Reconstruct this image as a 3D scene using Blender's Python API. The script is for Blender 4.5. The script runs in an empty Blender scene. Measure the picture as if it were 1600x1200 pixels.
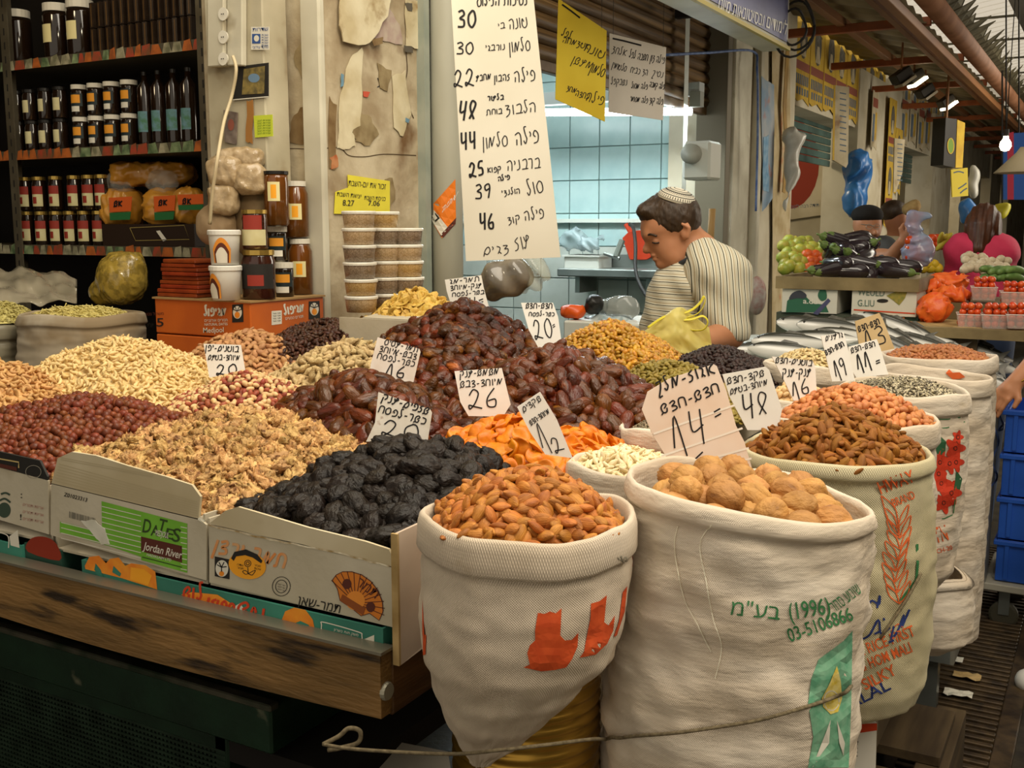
import bpy, bmesh, math, random
import numpy as np
from mathutils import Vector, Matrix, noise
from mathutils.bvhtree import BVHTree
random.seed(7); RNG = np.random.default_rng(7)
SC = bpy.context.scene
COL = SC.collection
# ---------------------------------------------------------------- camera
F0 = 1650.0; CX = 800.0; CY = 600.0; EYE = 1.6
YAW = math.radians(29.6); PIT = math.radians(8.45)
FWD = Vector((-math.sin(YAW), math.cos(YAW), 0)); RGT = Vector((math.cos(YAW), math.sin(YAW), 0)); UP = Vector((0, 0, 1))
cd = bpy.data.cameras.new('camera'); cam = bpy.data.objects.new('camera', cd); COL.objects.link(cam)
cd.sensor_width = 36; cd.lens = 36 * F0 / 1600; cd.clip_start = 0.02; cd.clip_end = 300
cam.location = (0, 0, EYE); cam.rotation_euler = (math.pi / 2 - PIT, 0, YAW)
SC.camera = cam
# ---------------------------------------------------------------- world, lights, exposure
SC.view_settings.view_transform = 'Standard'; SC.view_settings.look = 'None'
SC.view_settings.gamma = 1; SC.view_settings.use_curve_mapping = False
SC.view_settings.exposure = 0.12
w = bpy.data.worlds.new('overcast_sky'); SC.world = w; w.use_nodes = True
w.node_tree.nodes['Background'].inputs[0].default_value = (1.0, .89, .72, 1)
w.node_tree.nodes['Background'].inputs[1].default_value = .66
def area(name, loc, tgt, sx, sy, e, col):
    l = bpy.data.lights.new(name, 'AREA'); l.shape = 'RECTANGLE'; l.size = sx; l.size_y = sy; l.energy = e; l.color = col
    o = bpy.data.objects.new(name, l); COL.objects.link(o); o.location = loc
    o.rotation_euler = (Vector(tgt) - Vector(loc)).to_track_quat('-Z', 'Y').to_euler(); return o
area('skylight_over_street', (.55, 1.3, 4.2), (-.7, 1.6, 1.2), 1.8, 5.0, 172, (1, .9, .74))
area('facade_fill_light', (2.3, 9.5, 2.3), (-2, 9.5, 2.1), 2.2, 9, 300, (1, .9, .74))  # fill light added low across the street to brighten facade and posters
area('skylight_down_the_street', (.6, 9, 4.4), (-.8, 7.5, 1), 2, 9, 190, (1, .9, .74))
def lamp(name, loc, e, col=(1, .8, .55), r=.06):
    l = bpy.data.lights.new(name, 'POINT'); l.energy = e; l.color = col; l.shadow_soft_size = r
    o = bpy.data.objects.new(name, l); COL.objects.link(o); o.location = loc; return o
lamp('bulb_over_nuts', (-1.25, 1.35, 2.45), 15, (1, .86, .62), .09)
lamp('bulb_in_dry_goods_shop', (-3.2, 1.7, 2.75), 7, (1, .8, .5), .08)
# ---------------------------------------------------------------- pixel <-> place
def ray(px, py):
    a = (px - CX) / F0; v = (CY - py) / F0
    return RGT * a + FWD * (math.cos(PIT) + v * math.sin(PIT)) + UP * (v * math.cos(PIT) - math.sin(PIT))
CAM = Vector((0, 0, EYE))
def P(px, py, t=None, x=None, y=None, z=None):
    d = ray(px, py)
    if t is not None: s = t / d.dot(FWD)
    elif x is not None: s = x / d.x
    elif y is not None: s = y / d.y
    else: s = (z - EYE) / d.z
    return CAM + d * s
def RT(r, t, z): return RGT * r + FWD * t + UP * z
def pix(p):
    d = Vector(p) - CAM
    f = d.dot(FWD); u = d.z; c, s = math.cos(PIT), math.sin(PIT)
    zz = f * c - u * s; yy = f * s + u * c
    return CX + F0 * d.dot(RGT) / zz, CY - F0 * yy / zz
class Plane:
    def __init__(s, p, n): s.p = Vector(p); s.n = Vector(n).normalized()
    def pt(s, px, py, off=0.0):
        d = ray(px, py); k = (s.p - CAM).dot(s.n) / d.dot(s.n); return CAM + d * k + s.n * off
def facing(t, px=800, py=600, yaw=0, lean=0):
    n = (-FWD * math.cos(yaw) + RGT * math.sin(yaw)) * math.cos(lean) + UP * math.sin(lean)
    return Plane(P(px, py, t=t), n)
class Surf:
    def __init__(s, objs):
        s.t = []
        for o in (objs if isinstance(objs, (list, tuple)) else [objs]):
            me = o.data; s.t.append(BVHTree.FromPolygons([v.co[:] for v in me.vertices], [p.vertices[:] for p in me.polygons]))
    def pt(s, px, py, off=0.0):
        d = ray(px, py).normalized(); best = None
        for t in s.t:
            h = t.ray_cast(CAM, d)
            if h[0] is not None and (best is None or h[3] < best[3]): best = h
        if best is None: return None
        n = best[1];  n = -n if n.dot(d) > 0 else n
        return best[0] + n * off
# ---------------------------------------------------------------- materials
def lin(c):
    if isinstance(c, str): c = [int(c[i:i + 2], 16) / 255 for i in (0, 2, 4)]
    return tuple((x / 12.92 if x <= .04045 else ((x + .055) / 1.055) ** 2.4) for x in c) + (1.0,)
MATS = {}
def mat(name, c, c2=None, sc=8, lo=.35, hi=.65, rough=.6, bump=0, bs=60, var=0, metal=0, spec=.4, coat=0, alpha=1, trans=0, emit=0, estr=1, stretch=None,
        c3=None, sc3=3, f3=.5, weave=0, wscale=300, ior=1.45, detail=3, sss=0, transl=0):
    if name in MATS: return MATS[name]
    m = bpy.data.materials.new(name); m.use_nodes = True; nt = m.node_tree; N = nt.nodes; L = nt.links
    b = N['Principled BSDF']; MATS[name] = m
    I = b.inputs
    I['Roughness'].default_value = rough; I['Metallic'].default_value = metal; I['Specular IOR Level'].default_value = spec
    I['Coat Weight'].default_value = coat; I['Alpha'].default_value = alpha; I['Transmission Weight'].default_value = trans; I['IOR'].default_value = ior
    if sss: I['Subsurface Weight'].default_value = sss; I['Subsurface Radius'].default_value = (.01, .004, .002)
    tc = N.new('ShaderNodeTexCoord'); mp = N.new('ShaderNodeMapping'); L.new(tc.outputs['Object'], mp.inputs[0])
    if stretch: mp.inputs['Scale'].default_value = stretch
    def nz(scale, det=3):
        n = N.new('ShaderNodeTexNoise'); n.inputs['Scale'].default_value = scale; n.inputs['Detail'].default_value = det; L.new(mp.outputs[0], n.inputs[0]); return n.outputs[0]
    def mix(f, a, bb, typ='MIX'):
        x = N.new('ShaderNodeMix'); x.data_type = 'RGBA'; x.blend_type = typ
        for k, s in ((0, f), (6, a), (7, bb)):
            if hasattr(s, 'is_linked'): L.new(s, x.inputs[k])
            else: x.inputs[k].default_value = s
        return x.outputs[2]
    def rng(s, a, bb, c_=0.0, d=1.0):
        r = N.new('ShaderNodeMapRange'); L.new(s, r.inputs[0])
        for k, v in zip((1, 2, 3, 4), (a, bb, c_, d)): r.inputs[k].default_value = v
        return r.outputs[0]
    col = lin(c)
    if c2: col = mix(rng(nz(sc, detail), lo, hi), col, lin(c2))
    if c3: col = mix(rng(nz(sc3, 4), f3, f3 + .12), col, lin(c3))
    if var:
        at = N.new('ShaderNodeAttribute'); at.attribute_name = 'var'; oi = N.new('ShaderNodeObjectInfo')
        ad = N.new('ShaderNodeMath'); L.new(at.outputs['Fac'], ad.inputs[0]); L.new(oi.outputs['Random'], ad.inputs[1])
        fr = N.new('ShaderNodeMath'); fr.operation = 'FRACT'; L.new(ad.outputs[0], fr.inputs[0])
        hs = N.new('ShaderNodeHueSaturation'); L.new(rng(fr.outputs[0], 0, 1, 1 - var, 1 + var), hs.inputs['Value'])
        m2 = N.new('ShaderNodeMath'); m2.operation = 'MULTIPLY'; L.new(fr.outputs[0], m2.inputs[0]); m2.inputs[1].default_value = 7.3
        f2 = N.new('ShaderNodeMath'); f2.operation = 'FRACT'; L.new(m2.outputs[0], f2.inputs[0])
        L.new(rng(f2.outputs[0], 0, 1, .5 - var * .04, .5 + var * .04), hs.inputs['Hue'])
        if hasattr(col, 'is_linked'): L.new(col, hs.inputs['Color'])
        else: hs.inputs['Color'].default_value = col
        col = hs.outputs[0]
    hgt = None
    if weave:
        uv = N.new('ShaderNodeTexCoord'); sp = N.new('ShaderNodeSeparateXYZ'); L.new(uv.outputs['UV'], sp.inputs[0])
        ss = []
        for k in (0, 1):
            a = N.new('ShaderNodeMath'); a.operation = 'MULTIPLY'; a.inputs[1].default_value = wscale * 6.283; L.new(sp.outputs[k], a.inputs[0])
            q = N.new('ShaderNodeMath'); q.operation = 'SINE'; L.new(a.outputs[0], q.inputs[0]); ss.append(q.outputs[0])
        a = N.new('ShaderNodeMath'); a.operation = 'MULTIPLY'; L.new(ss[0], a.inputs[0]); L.new(ss[1], a.inputs[1]); hgt = a.outputs[0]
        col = mix(rng(hgt, -1, .6, .22, 0), col, lin((.45, .36, .24)))
        bp = N.new('ShaderNodeBump'); bp.inputs['Strength'].default_value = weave; bp.inputs['Distance'].default_value = .001; L.new(hgt, bp.inputs['Height'])
        L.new(bp.outputs[0], I['Normal']); hgt = bp
    if bump:
        bp = N.new('ShaderNodeBump'); bp.inputs['Strength'].default_value = min(1, bump); bp.inputs['Distance'].default_value = .003 * max(1, bump)
        L.new(nz(bs, 4), bp.inputs['Height'])
        if hgt: L.new(hgt.outputs[0], bp.inputs['Normal'])
        L.new(bp.outputs[0], I['Normal'])
    if hasattr(col, 'is_linked'): L.new(col, I['Base Color'])
    else: I['Base Color'].default_value = col
    if emit:
        I['Emission Color'].default_value = lin(emit); I['Emission Strength'].default_value = estr
    if transl:
        tr = N.new('ShaderNodeBsdfTranslucent'); tr.inputs[0].default_value = lin(c); ms = N.new('ShaderNodeMixShader'); ms.inputs[0].default_value = transl
        L.new(b.outputs[0], ms.inputs[1]); L.new(tr.outputs[0], ms.inputs[2]); L.new(ms.outputs[0], N['Material Output'].inputs[0])
    return m
# ---------------------------------------------------------------- objects
def link(o, parent=None):
    COL.objects.link(o)
    if parent is not None: o.parent = parent
    return o
def tag(o, label=None, cat=None, group=None, kind=None):
    if label: o['label'] = label
    if cat: o['category'] = cat
    if group: o['group'] = group
    if kind: o['kind'] = kind
    return o
ROOTS = []
def thing(name, label, cat, group=None, loc=None):
    o = bpy.data.objects.new(name, None); o.empty_display_size = .05; COL.objects.link(o)
    if loc is not None: o['at'] = list(loc)
    ROOTS.append(o)
    return tag(o, label, cat, group)
def settle():            # move every Empty to the base of its parts, parts stay where they are
    bpy.context.view_layer.update()
    for r in ROOTS:
        if 'at' in r: del r['at']
        lo = Vector((1e9,) * 3); hi = -lo
        for c in r.children_recursive:
            if c.type == 'MESH' and len(c.data.vertices):
                for q in c.bound_box:
                    p = c.matrix_world @ Vector(q); lo = Vector(map(min, lo, p)); hi = Vector(map(max, hi, p))
        if lo.x > 1e8: continue
        b = Vector(((lo.x + hi.x) / 2, (lo.y + hi.y) / 2, lo.z)) - r.matrix_world.translation
        if r.matrix_world.to_3x3() != Matrix.Identity(3): continue
        for c in r.children: c.matrix_local = Matrix.Translation(-b) @ c.matrix_local
        r.location = r.location + b
class MB:
    def __init__(s): s.v = []; s.f = []; s.uv = None
    def add(s, vs, fs):
        n = len(s.v); s.v += [tuple(v) for v in vs]; s.f += [tuple(i + n for i in f) for f in fs]; return s
    def box(s, c, sz, m=None):
        vs = [Vector((x * sz[0] / 2, y * sz[1] / 2, z * sz[2] / 2)) for x in (-1, 1) for y in (-1, 1) for z in (-1, 1)]
        if m is not None: vs = [m @ v for v in vs]
        c = Vector(c)
        return s.add([c + v for v in vs], [(0, 1, 3, 2), (4, 6, 7, 5), (0, 4, 5, 1), (2, 3, 7, 6), (0, 2, 6, 4), (1, 5, 7, 3)])
    def span(s, a, b): # box between two corners
        a = Vector(a); b = Vector(b); return s.box((a + b) / 2, [abs(b[i] - a[i]) for i in range(3)])
    def tube(s, pts, r, n=8, cap=True, flat=1.0):
        pts = [Vector(p) for p in pts]; k = len(pts); R = r if isinstance(r, (list, tuple)) else [r] * k
        vs = []; fs = []; prev = None
        for i, p in enumerate(pts):
            d = (pts[min(i + 1, k - 1)] - pts[max(i - 1, 0)]).normalized()
            if prev is None: a = d.orthogonal().normalized()
            else: a = (prev - d * prev.dot(d)); a = a.normalized() if a.length > 1e-6 else d.orthogonal().normalized()
            prev = a; b = d.cross(a)
            for j in range(n):
                an = 2 * math.pi * j / n; vs.append(p + (a * math.cos(an) + b * math.sin(an) * flat) * R[i])
        for i in range(k - 1):
            for j in range(n):
                j2 = (j + 1) % n; fs.append((i * n + j, i * n + j2, (i + 1) * n + j2, (i + 1) * n + j))
        if cap: fs.append(tuple(range(n))[::-1]); fs.append(tuple((k - 1) * n + j for j in range(n)))
        return s.add(vs, fs)
    def lathe(s, prof, c, n=20, m=None, cap=True):
        vs = []; fs = []; c = Vector(c); k = len(prof)
        for (r, z) in prof:
            for j in range(n):
                a = 2 * math.pi * j / n; v = Vector((r * math.cos(a), r * math.sin(a), z)); vs.append(c + (m @ v if m is not None else v))
        for i in range(k - 1):
            for j in range(n):
                j2 = (j + 1) % n; fs.append((i * n + j, i * n + j2, (i + 1) * n + j2, (i + 1) * n + j))
        if cap: fs.append(tuple(range(n))[::-1]); fs.append(tuple((k - 1) * n + j for j in range(n)))
        return s.add(vs, fs)
    def grid(s, fn, nu, nv, wrap=False, uvs=None):
        base = len(s.v); vs = []; fs = []; cols = nu if wrap else nu + 1
        if s.uv is None: s.uv = {}
        for j in range(nv + 1):
            for i in range(cols): vs.append(fn(i / nu, j / nv))
        for j in range(nv):
            for i in range(nu):
                i2 = (i + 1) % cols; f = (j * cols + i, j * cols + i2, (j + 1) * cols + i2, (j + 1) * cols + i)
                su, sv = uvs or (1, 1)
                s.uv[len(s.f) + len(fs)] = [(i / nu * su, j / nv * sv), ((i + 1) / nu * su, j / nv * sv), ((i + 1) / nu * su, (j + 1) / nv * sv), (i / nu * su, (j + 1) / nv * sv)]
                fs.append(f)
        return s.add(vs, fs)
    def plate(s, pts, thick):       # flat polygon with thickness (vector)
        n = len(pts); th = Vector(thick); a = [Vector(p) for p in pts]; b = [p + th for p in a]
        return s.add(a + b, [tuple(range(n))[::-1], tuple(range(n, 2 * n))] + [(i, (i + 1) % n, n + (i + 1) % n, n + i) for i in range(n)])
    def build(s, name, m, parent=None, smooth=False, bev=0, seg=1, kind=None, solid=0, sub=0, angle=None):
        me = bpy.data.meshes.new(name); me.from_pydata(s.v, [], s.f)
        if s.uv:
            l = me.uv_layers.new(name='UV')
            for p in me.polygons:
                q = s.uv.get(p.index)
                if q:
                    for a, li in enumerate(p.loop_indices): l.data[li].uv = q[a]
        bm = bmesh.new(); bm.from_mesh(me)
        bmesh.ops.recalc_face_normals(bm, faces=bm.faces)
        if bev: bmesh.ops.bevel(bm, geom=list(bm.edges), offset=bev, segments=seg, affect='EDGES', profile=.6)
        bm.to_mesh(me); bm.free()
        if smooth: me.polygons.foreach_set('use_smooth', [True] * len(me.polygons))
        if m: me.materials.append(m)
        o = bpy.data.objects.new(name, me); link(o, parent)
        if kind: o['kind'] = kind
        if solid: q = o.modifiers.new('s', 'SOLIDIFY'); q.thickness = solid; q.offset = 0
        if sub: q = o.modifiers.new('u', 'SUBSURF'); q.levels = sub; q.render_levels = sub
        return o
def bx(name, a, b, m, parent=None, bev=.002, kind=None): return MB().span(a, b).build(name, m, parent, bev=bev, kind=kind)
def nz(x, y=0, z=0): return noise.noise((x, y, z))
def catmull(pts, k=5, closed=False):
    pts = [Vector(p) for p in pts]; n = len(pts)
    if n < 3: return pts
    out = []
    for i in range(n if closed else n - 1):
        p0 = pts[(i - 1) % n] if closed or i > 0 else pts[0]; p1 = pts[i]; p2 = pts[(i + 1) % n]; p3 = pts[(i + 2) % n] if closed or i + 2 < n else pts[-1]
        for j in range(k):
            t = j / k; out.append(.5 * ((2 * p1) + (p2 - p0) * t + (2 * p0 - 5 * p1 + 4 * p2 - p3) * t * t + (3 * p1 - p0 - 3 * p2 + p3) * t ** 3))
    if not closed: out.append(pts[-1])
    return out
# ---------------------------------------------------------------- print and handwriting, laid on real surfaces
INK = mat('marker_ink', '1c1a1c', rough=.5)
def ribbons(surf, strokes, wpx, off=.0008):
    mb = MB()
    for st in strokes:
        pts = [Vector((p[0], p[1], 0)) for p in st]
        if len(pts) < 2: continue
        row = []
        for i, p in enumerate(pts):
            d = pts[min(i + 1, len(pts) - 1)] - pts[max(i - 1, 0)]
            if d.length < 1e-6: continue
            n = Vector((-d.y, d.x, 0)).normalized() * wpx / 2
            a = surf.pt(p.x + n.x, p.y + n.y, off); b = surf.pt(p.x - n.x, p.y - n.y, off)
            if a is None or b is None:
                if len(row) > 1: mb.add([q for r in row for q in r], [(2 * k, 2 * k + 1, 2 * k + 3, 2 * k + 2) for k in range(len(row) - 1)])
                row = []; continue
            if row and not isinstance(surf, Plane) and (a - row[-1][0]).length > .08:
                if len(row) > 1: mb.add([q for r in row for q in r], [(2 * k, 2 * k + 1, 2 * k + 3, 2 * k + 2) for k in range(len(row) - 1)])
                row = []
            row.append((a, b))
        if len(row) > 1: mb.add([q for r in row for q in r], [(2 * k, 2 * k + 1, 2 * k + 3, 2 * k + 2) for k in range(len(row) - 1)])
    return mb
G = { # cursive Hebrew and digits, strokes in a unit box, (width, [strokes])
 'א': (.7, [[(.1, 1), (.12, 0)], [(.7, .95), (.35, .7), (.3, .35), (.7, .05)]]),
 'ב': (.7, [[(.1, .9), (.5, 1), (.62, .6), (.5, .1)], [(.0, .05), (.75, .08)]]),
 'ג': (.5, [[(.1, .95), (.4, .7), (.2, .05)], [(.28, .3), (.5, .0)]]),
 'ד': (.6, [[(.05, .85), (.4, 1), (.5, .75), (.2, .5), (.5, .4), (.55, .1), (.1, -.02)]]),
 'ה': (.75, [[(.05, .85), (.45, 1), (.65, .7), (.62, 0)], [(.2, .5), (.15, .05)]]),
 'ו': (.25, [[(.1, 1), (.14, 0)]]),
 'ז': (.55, [[(.5, 1), (.15, .75), (.4, .45), (.3, .1), (.0, .02)]]),
 'ח': (.75, [[(.08, .0), (.12, .85), (.4, 1), (.65, .8), (.65, 0)]]),
 'ט': (.8, [[(.3, .6), (.1, .9), (.05, .3), (.35, 0), (.7, .3), (.65, 1)]]),
 'י': (.25, [[(.08, 1), (.18, .8), (.1, .6)]]),
 'כ': (.6, [[(.05, .95), (.5, .8), (.5, .2), (.05, .05)]]),
 'ך': (.65, [[(.1, .9), (.5, .95), (.45, .4), (.15, -.4), (.45, -.35)]]),
 'ל': (.55, [[(.45, 1.35), (.2, 1.3), (.3, .7), (.4, .4), (.2, .05), (.05, .3)]]),
 'מ': (.8, [[(.05, 0), (.25, .95), (.4, .1)], [(.4, .1), (.75, 1)]]),
 'ם': (.7, [[(.05, -.1), (.2, .6), (.5, .95), (.65, .5), (.4, .1), (.12, .25)]]),
 'נ': (.45, [[(.3, 1), (.35, .2), (.0, .02)]]),
 'ן': (.25, [[(.15, 1), (.1, -.45)]]),
 'ס': (.7, [[(.35, 1), (.05, .6), (.2, .05), (.6, .2), (.6, .8), (.35, 1)]]),
 'ע': (.7, [[(.1, .9), (.25, .5), (.6, .8), (.4, .95), (.3, .5), (.1, 0), (-.05, .1)]]),
 'פ': (.7, [[(.35, .5), (.15, .7), (.35, 1), (.65, .7), (.55, .15), (.1, .02)]]),
 'צ': (.6, [[(.05, .95), (.45, .9), (.2, .55), (.5, .5), (.45, .05), (.1, -.25)]]),
 'ק': (.7, [[(.05, .95), (.5, 1), (.6, .6), (.35, .3)], [(.12, .6), (.08, -.4)]]),
 'ר': (.6, [[(.05, .95), (.45, .95), (.5, .5), (.42, 0)]]),
 'ש': (.7, [[(.35, .5), (.6, .8), (.4, 1), (.12, .7), (.2, .15), (.5, .1), (.6, .5)], [(.2, .15), (.0, -.05)]]),
 'ת': (.8, [[(.0, .05), (.18, .1), (.2, .9), (.5, 1), (.7, .7), (.7, 0)]]),
 '-': (.5, [[(.08, .45), (.42, .5)]]), '.': (.2, [[(.08, .08), (.12, .0)]]), '=': (.5, [[(.05, .6), (.45, .72)], [(.05, .3), (.45, .42)]]), "'": (.2, [[(.1, 1.1), (.05, .85)]]), '"': (.3, [[(.08, 1.1), (.05, .8)], [(.22, 1.1), (.19, .8)]]),
 '0': (.65, [[(.35, 1), (.08, .7), (.12, .2), (.4, 0), (.62, .4), (.5, .9), (.3, 1)]]),
 '1': (.5, [[(.0, .1), (.22, 1), (.42, -.2)]]), '2': (.75, [[(.1, .7), (.3, 1), (.55, .8), (.4, .3), (.15, .0), (.1, .2), (.35, .12), (.75, .0)]]),
 '3': (.6, [[(.05, .9), (.35, 1), (.5, .75), (.2, .52), (.5, .4), (.5, .05), (.05, .02)]]), '4': (.7, [[(.12, 1), (.15, .35), (.6, .5)], [(.55, 1), (.5, -.1)]]),
 '5': (.6, [[(.55, 1), (.2, .95), (.12, .55), (.45, .5), (.5, .1), (.08, .0)]]), '6': (.6, [[(.45, 1), (.12, .5), (.15, .08), (.5, .05), (.5, .42), (.15, .35)]]),
 '7': (.6, [[(.05, .95), (.55, 1), (.2, 0)]]), '8': (.6, [[(.5, .0), (.1, .6), (.2, 1), (.5, .9), (.45, .6), (.12, .0)]]), '9': (.6, [[(.5, .7), (.2, .55), (.1, .85), (.4, 1), (.52, .7), (.45, 0)]]),
 ' ': (.4, []),
}
def is_heb(c): return '\u0590' <= c <= '\u05ff'
def visual(s):
    if not any(is_heb(c) for c in s): return s
    out = []; num = ''
    for c in s:
        if c.isdigit(): num += c
        else:
            if num: out.append(num); num = ''
            out.append(c)
    if num: out.append(num)
    return ''.join(out[::-1])
def hand(surf, s, x0, y0, x1, y1, h, wpx=2.2, slant=.06):      # baseline from (x0,y0) to (x1,y1) in photo pixels
    s = visual(s); tot = sum(G.get(c, G[' '])[0] + .12 for c in s); d = Vector((x1 - x0, y1 - y0, 0)); L = d.length; d.normalize(); n = Vector((d.y, -d.x, 0))
    k = L / tot; x = 0; st = []
    for c in s:
        wd, ss = G.get(c, G[' '])
        jx = random.uniform(-.04, .04); jy = random.uniform(-.05, .05)
        for q in ss:
            pts = [(Vector((x0, y0, 0)) + d * ((x + a + jx + b * slant) * k) + n * ((b + jy) * h)) for a, b in q]
            st.append(catmull(pts, 5) if len(pts) > 2 else [pts[0].lerp(pts[1], i / 5) for i in range(6)])
        x += wd + .12
    return st
def write(surf, lines, parent, m=None, w=2.2, name='lettering'):   # lines: (text, x0,y0,x1,y1,h[,w])
    mb = MB()
    for l in lines:
        r = ribbons(surf, hand(surf, *l[:6]), l[6] if len(l) > 6 else w); mb.add(r.v, r.f)
    if mb.f: return mb.build(name, m or INK, parent)
TXT = {}
def textgeo(s):
    if s in TXT: return TXT[s]
    cu = bpy.data.curves.new('t', 'FONT'); cu.body = s; cu.resolution_u = 3; cu.offset = 0 if any(is_heb(c) for c in s) else .01; o = bpy.data.objects.new('t', cu); COL.objects.link(o)
    dg = bpy.context.evaluated_depsgraph_get(); dg.update(); me = bpy.data.meshes.new_from_object(o.evaluated_get(dg))
    bpy.data.objects.remove(o)
    vs = [v.co.copy() for v in me.vertices]; fs = [tuple(p.vertices) for p in me.polygons]; bpy.data.meshes.remove(me)
    if not vs: TXT[s] = ([], []); return TXT[s]
    x0 = min(v.x for v in vs); x1 = max(v.x for v in vs); y1 = max(v.y for v in vs)
    TXT[s] = ([((v.x - x0) / max(1e-6, x1 - x0), v.y / max(y1, .3)) for v in vs], fs); return TXT[s]
def prt(surf, s, x0, y0, x1, y1, h, m, parent=None, off=.0009, cuts=False, name='lettering', rtl=True, x1t=None, shear=0):
    """printed text, baseline (x0,y0)-(x1,y1), cap height h px"""
    vs, fs = textgeo(visual(s) if rtl else s)
    if not vs: return
    d = Vector((x1 - x0, y1 - y0)); n = Vector((d.y, -d.x)).normalized() * h if not shear else Vector((shear, -h))
    out = []; ok = []
    for a, b in vs:
        p = surf.pt(x0 + d.x * a + n.x * b, y0 + d.y * a + n.y * b, off); ok.append(p is not None); out.append(p or Vector((0, 0, 0)))
    fs = [f for f in fs if all(ok[i] for i in f) and (isinstance(surf, Plane) or max((out[f[0]] - out[i]).length for i in f) < .15)]
    if not fs: return
    mb = MB(); mb.v = [tuple(v) for v in out]; mb.f = fs
    return mb.build(name, m, parent)
def patch(surf, poly, m, parent=None, off=.0005, name='print', res=0, closed=True, smooth_=0):   # flat coloured shape on a surface, px polygon
    pts = [Vector((p[0], p[1], 0)) for p in poly]
    if smooth_: pts = catmull(pts, smooth_, closed=True)
    bm = bmesh.new(); vs = [bm.verts.new(p) for p in pts]
    bm.faces.new(vs).normal_update(); bmesh.ops.triangulate(bm, faces=bm.faces[:])
    if res:
        for _ in range(res):
            long = [e for e in bm.edges if e.calc_length() > 14]
            if long: bmesh.ops.subdivide_edges(bm, edges=long, cuts=1); bmesh.ops.triangulate(bm, faces=bm.faces[:])
    bm.verts.ensure_lookup_table(); bm.verts.index_update(); out = []; ok = []
    for v in bm.verts:
        p = surf.pt(v.co.x, v.co.y, off); ok.append(p is not None); out.append(tuple(p) if p is not None else (0, 0, 0))
    fs = [tuple(v.index for v in f.verts) for f in bm.faces]; bm.free()
    fs = [f for f in fs if all(ok[i] for i in f) and (isinstance(surf, Plane) or (Vector(out[f[0]]) - Vector(out[f[1]])).length < .12)]
    mb = MB(); mb.v = out; mb.f = fs
    return mb.build(name, m, parent) if fs else None
def card(name, label, cat, poly, pl, m, lines=(), ink=None, thick=.003, w=2.2, group=None, extra=None):
    t = thing(name, label, cat, group)
    MB().plate([pl.pt(*p) for p in poly], pl.n * -thick).build('card', m, t)
    if lines: write(pl, lines, t, ink, w)
    return t
# ---------------------------------------------------------------- signed-distance figures
def smin(a, b, k): h = np.clip(.5 + .5 * (b - a) / k, 0, 1); return b * (1 - h) + a * h - k * h * (1 - h)
def s_ell(c, r, q=None):
    c = np.array(c, float); r = np.array(r, float)
    def f(p):
        d = p - c
        if q is not None: d = d @ np.array(q)      # columns of q = local axes
        k0 = np.linalg.norm(d / r, axis=-1); k1 = np.linalg.norm(d / (r * r), axis=-1)
        return k0 * (k0 - 1) / np.maximum(k1, 1e-9)
    return f, np.array(c), float(max(r))
def s_cap(a, b, r1, r2=None):
    a = np.array(a, float); b = np.array(b, float); r2 = r1 if r2 is None else r2
    def f(p):
        ab = b - a; t = np.clip(((p - a) @ ab) / max(1e-12, ab @ ab), 0, 1)
        return np.linalg.norm(p - a - t[..., None] * ab, axis=-1) - (r1 + (r2 - r1) * t)
    return f, (a + b) / 2, float(np.linalg.norm(a - b) / 2 + max(r1, r2))
def s_box(c, hs, r, ang=YAW):
    c = np.array(c, float); ca, sa = math.cos(ang), math.sin(ang); R_ = np.array([[ca, -sa, 0], [sa, ca, 0], [0, 0, 1]]); hs = np.array(hs, float)
    def f(p):
        q = np.abs((p - c) @ R_) - (hs - r); return np.linalg.norm(np.maximum(q, 0), axis=-1) + np.minimum(q.max(-1), 0) - r
    return f, c, float(np.linalg.norm(hs))
def crumple(amp, fr, seed=1, n=5):
    rg = np.random.default_rng(seed); D = rg.normal(size=(n, 3)); D /= np.linalg.norm(D, axis=1)[:, None]; Fq = fr * rg.uniform(.6, 1.7, n); Ph = rg.uniform(0, 6.28, n)
    def f(p):
        w_ = 0
        for i in range(n): w_ = w_ + np.abs(np.sin(p @ D[i] * Fq[i] + Ph[i] + 1.3 * np.sin(p @ D[(i + 1) % n] * Fq[i] * .6)))
        return amp * (w_ / n - .6) * 2
    return f
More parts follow.
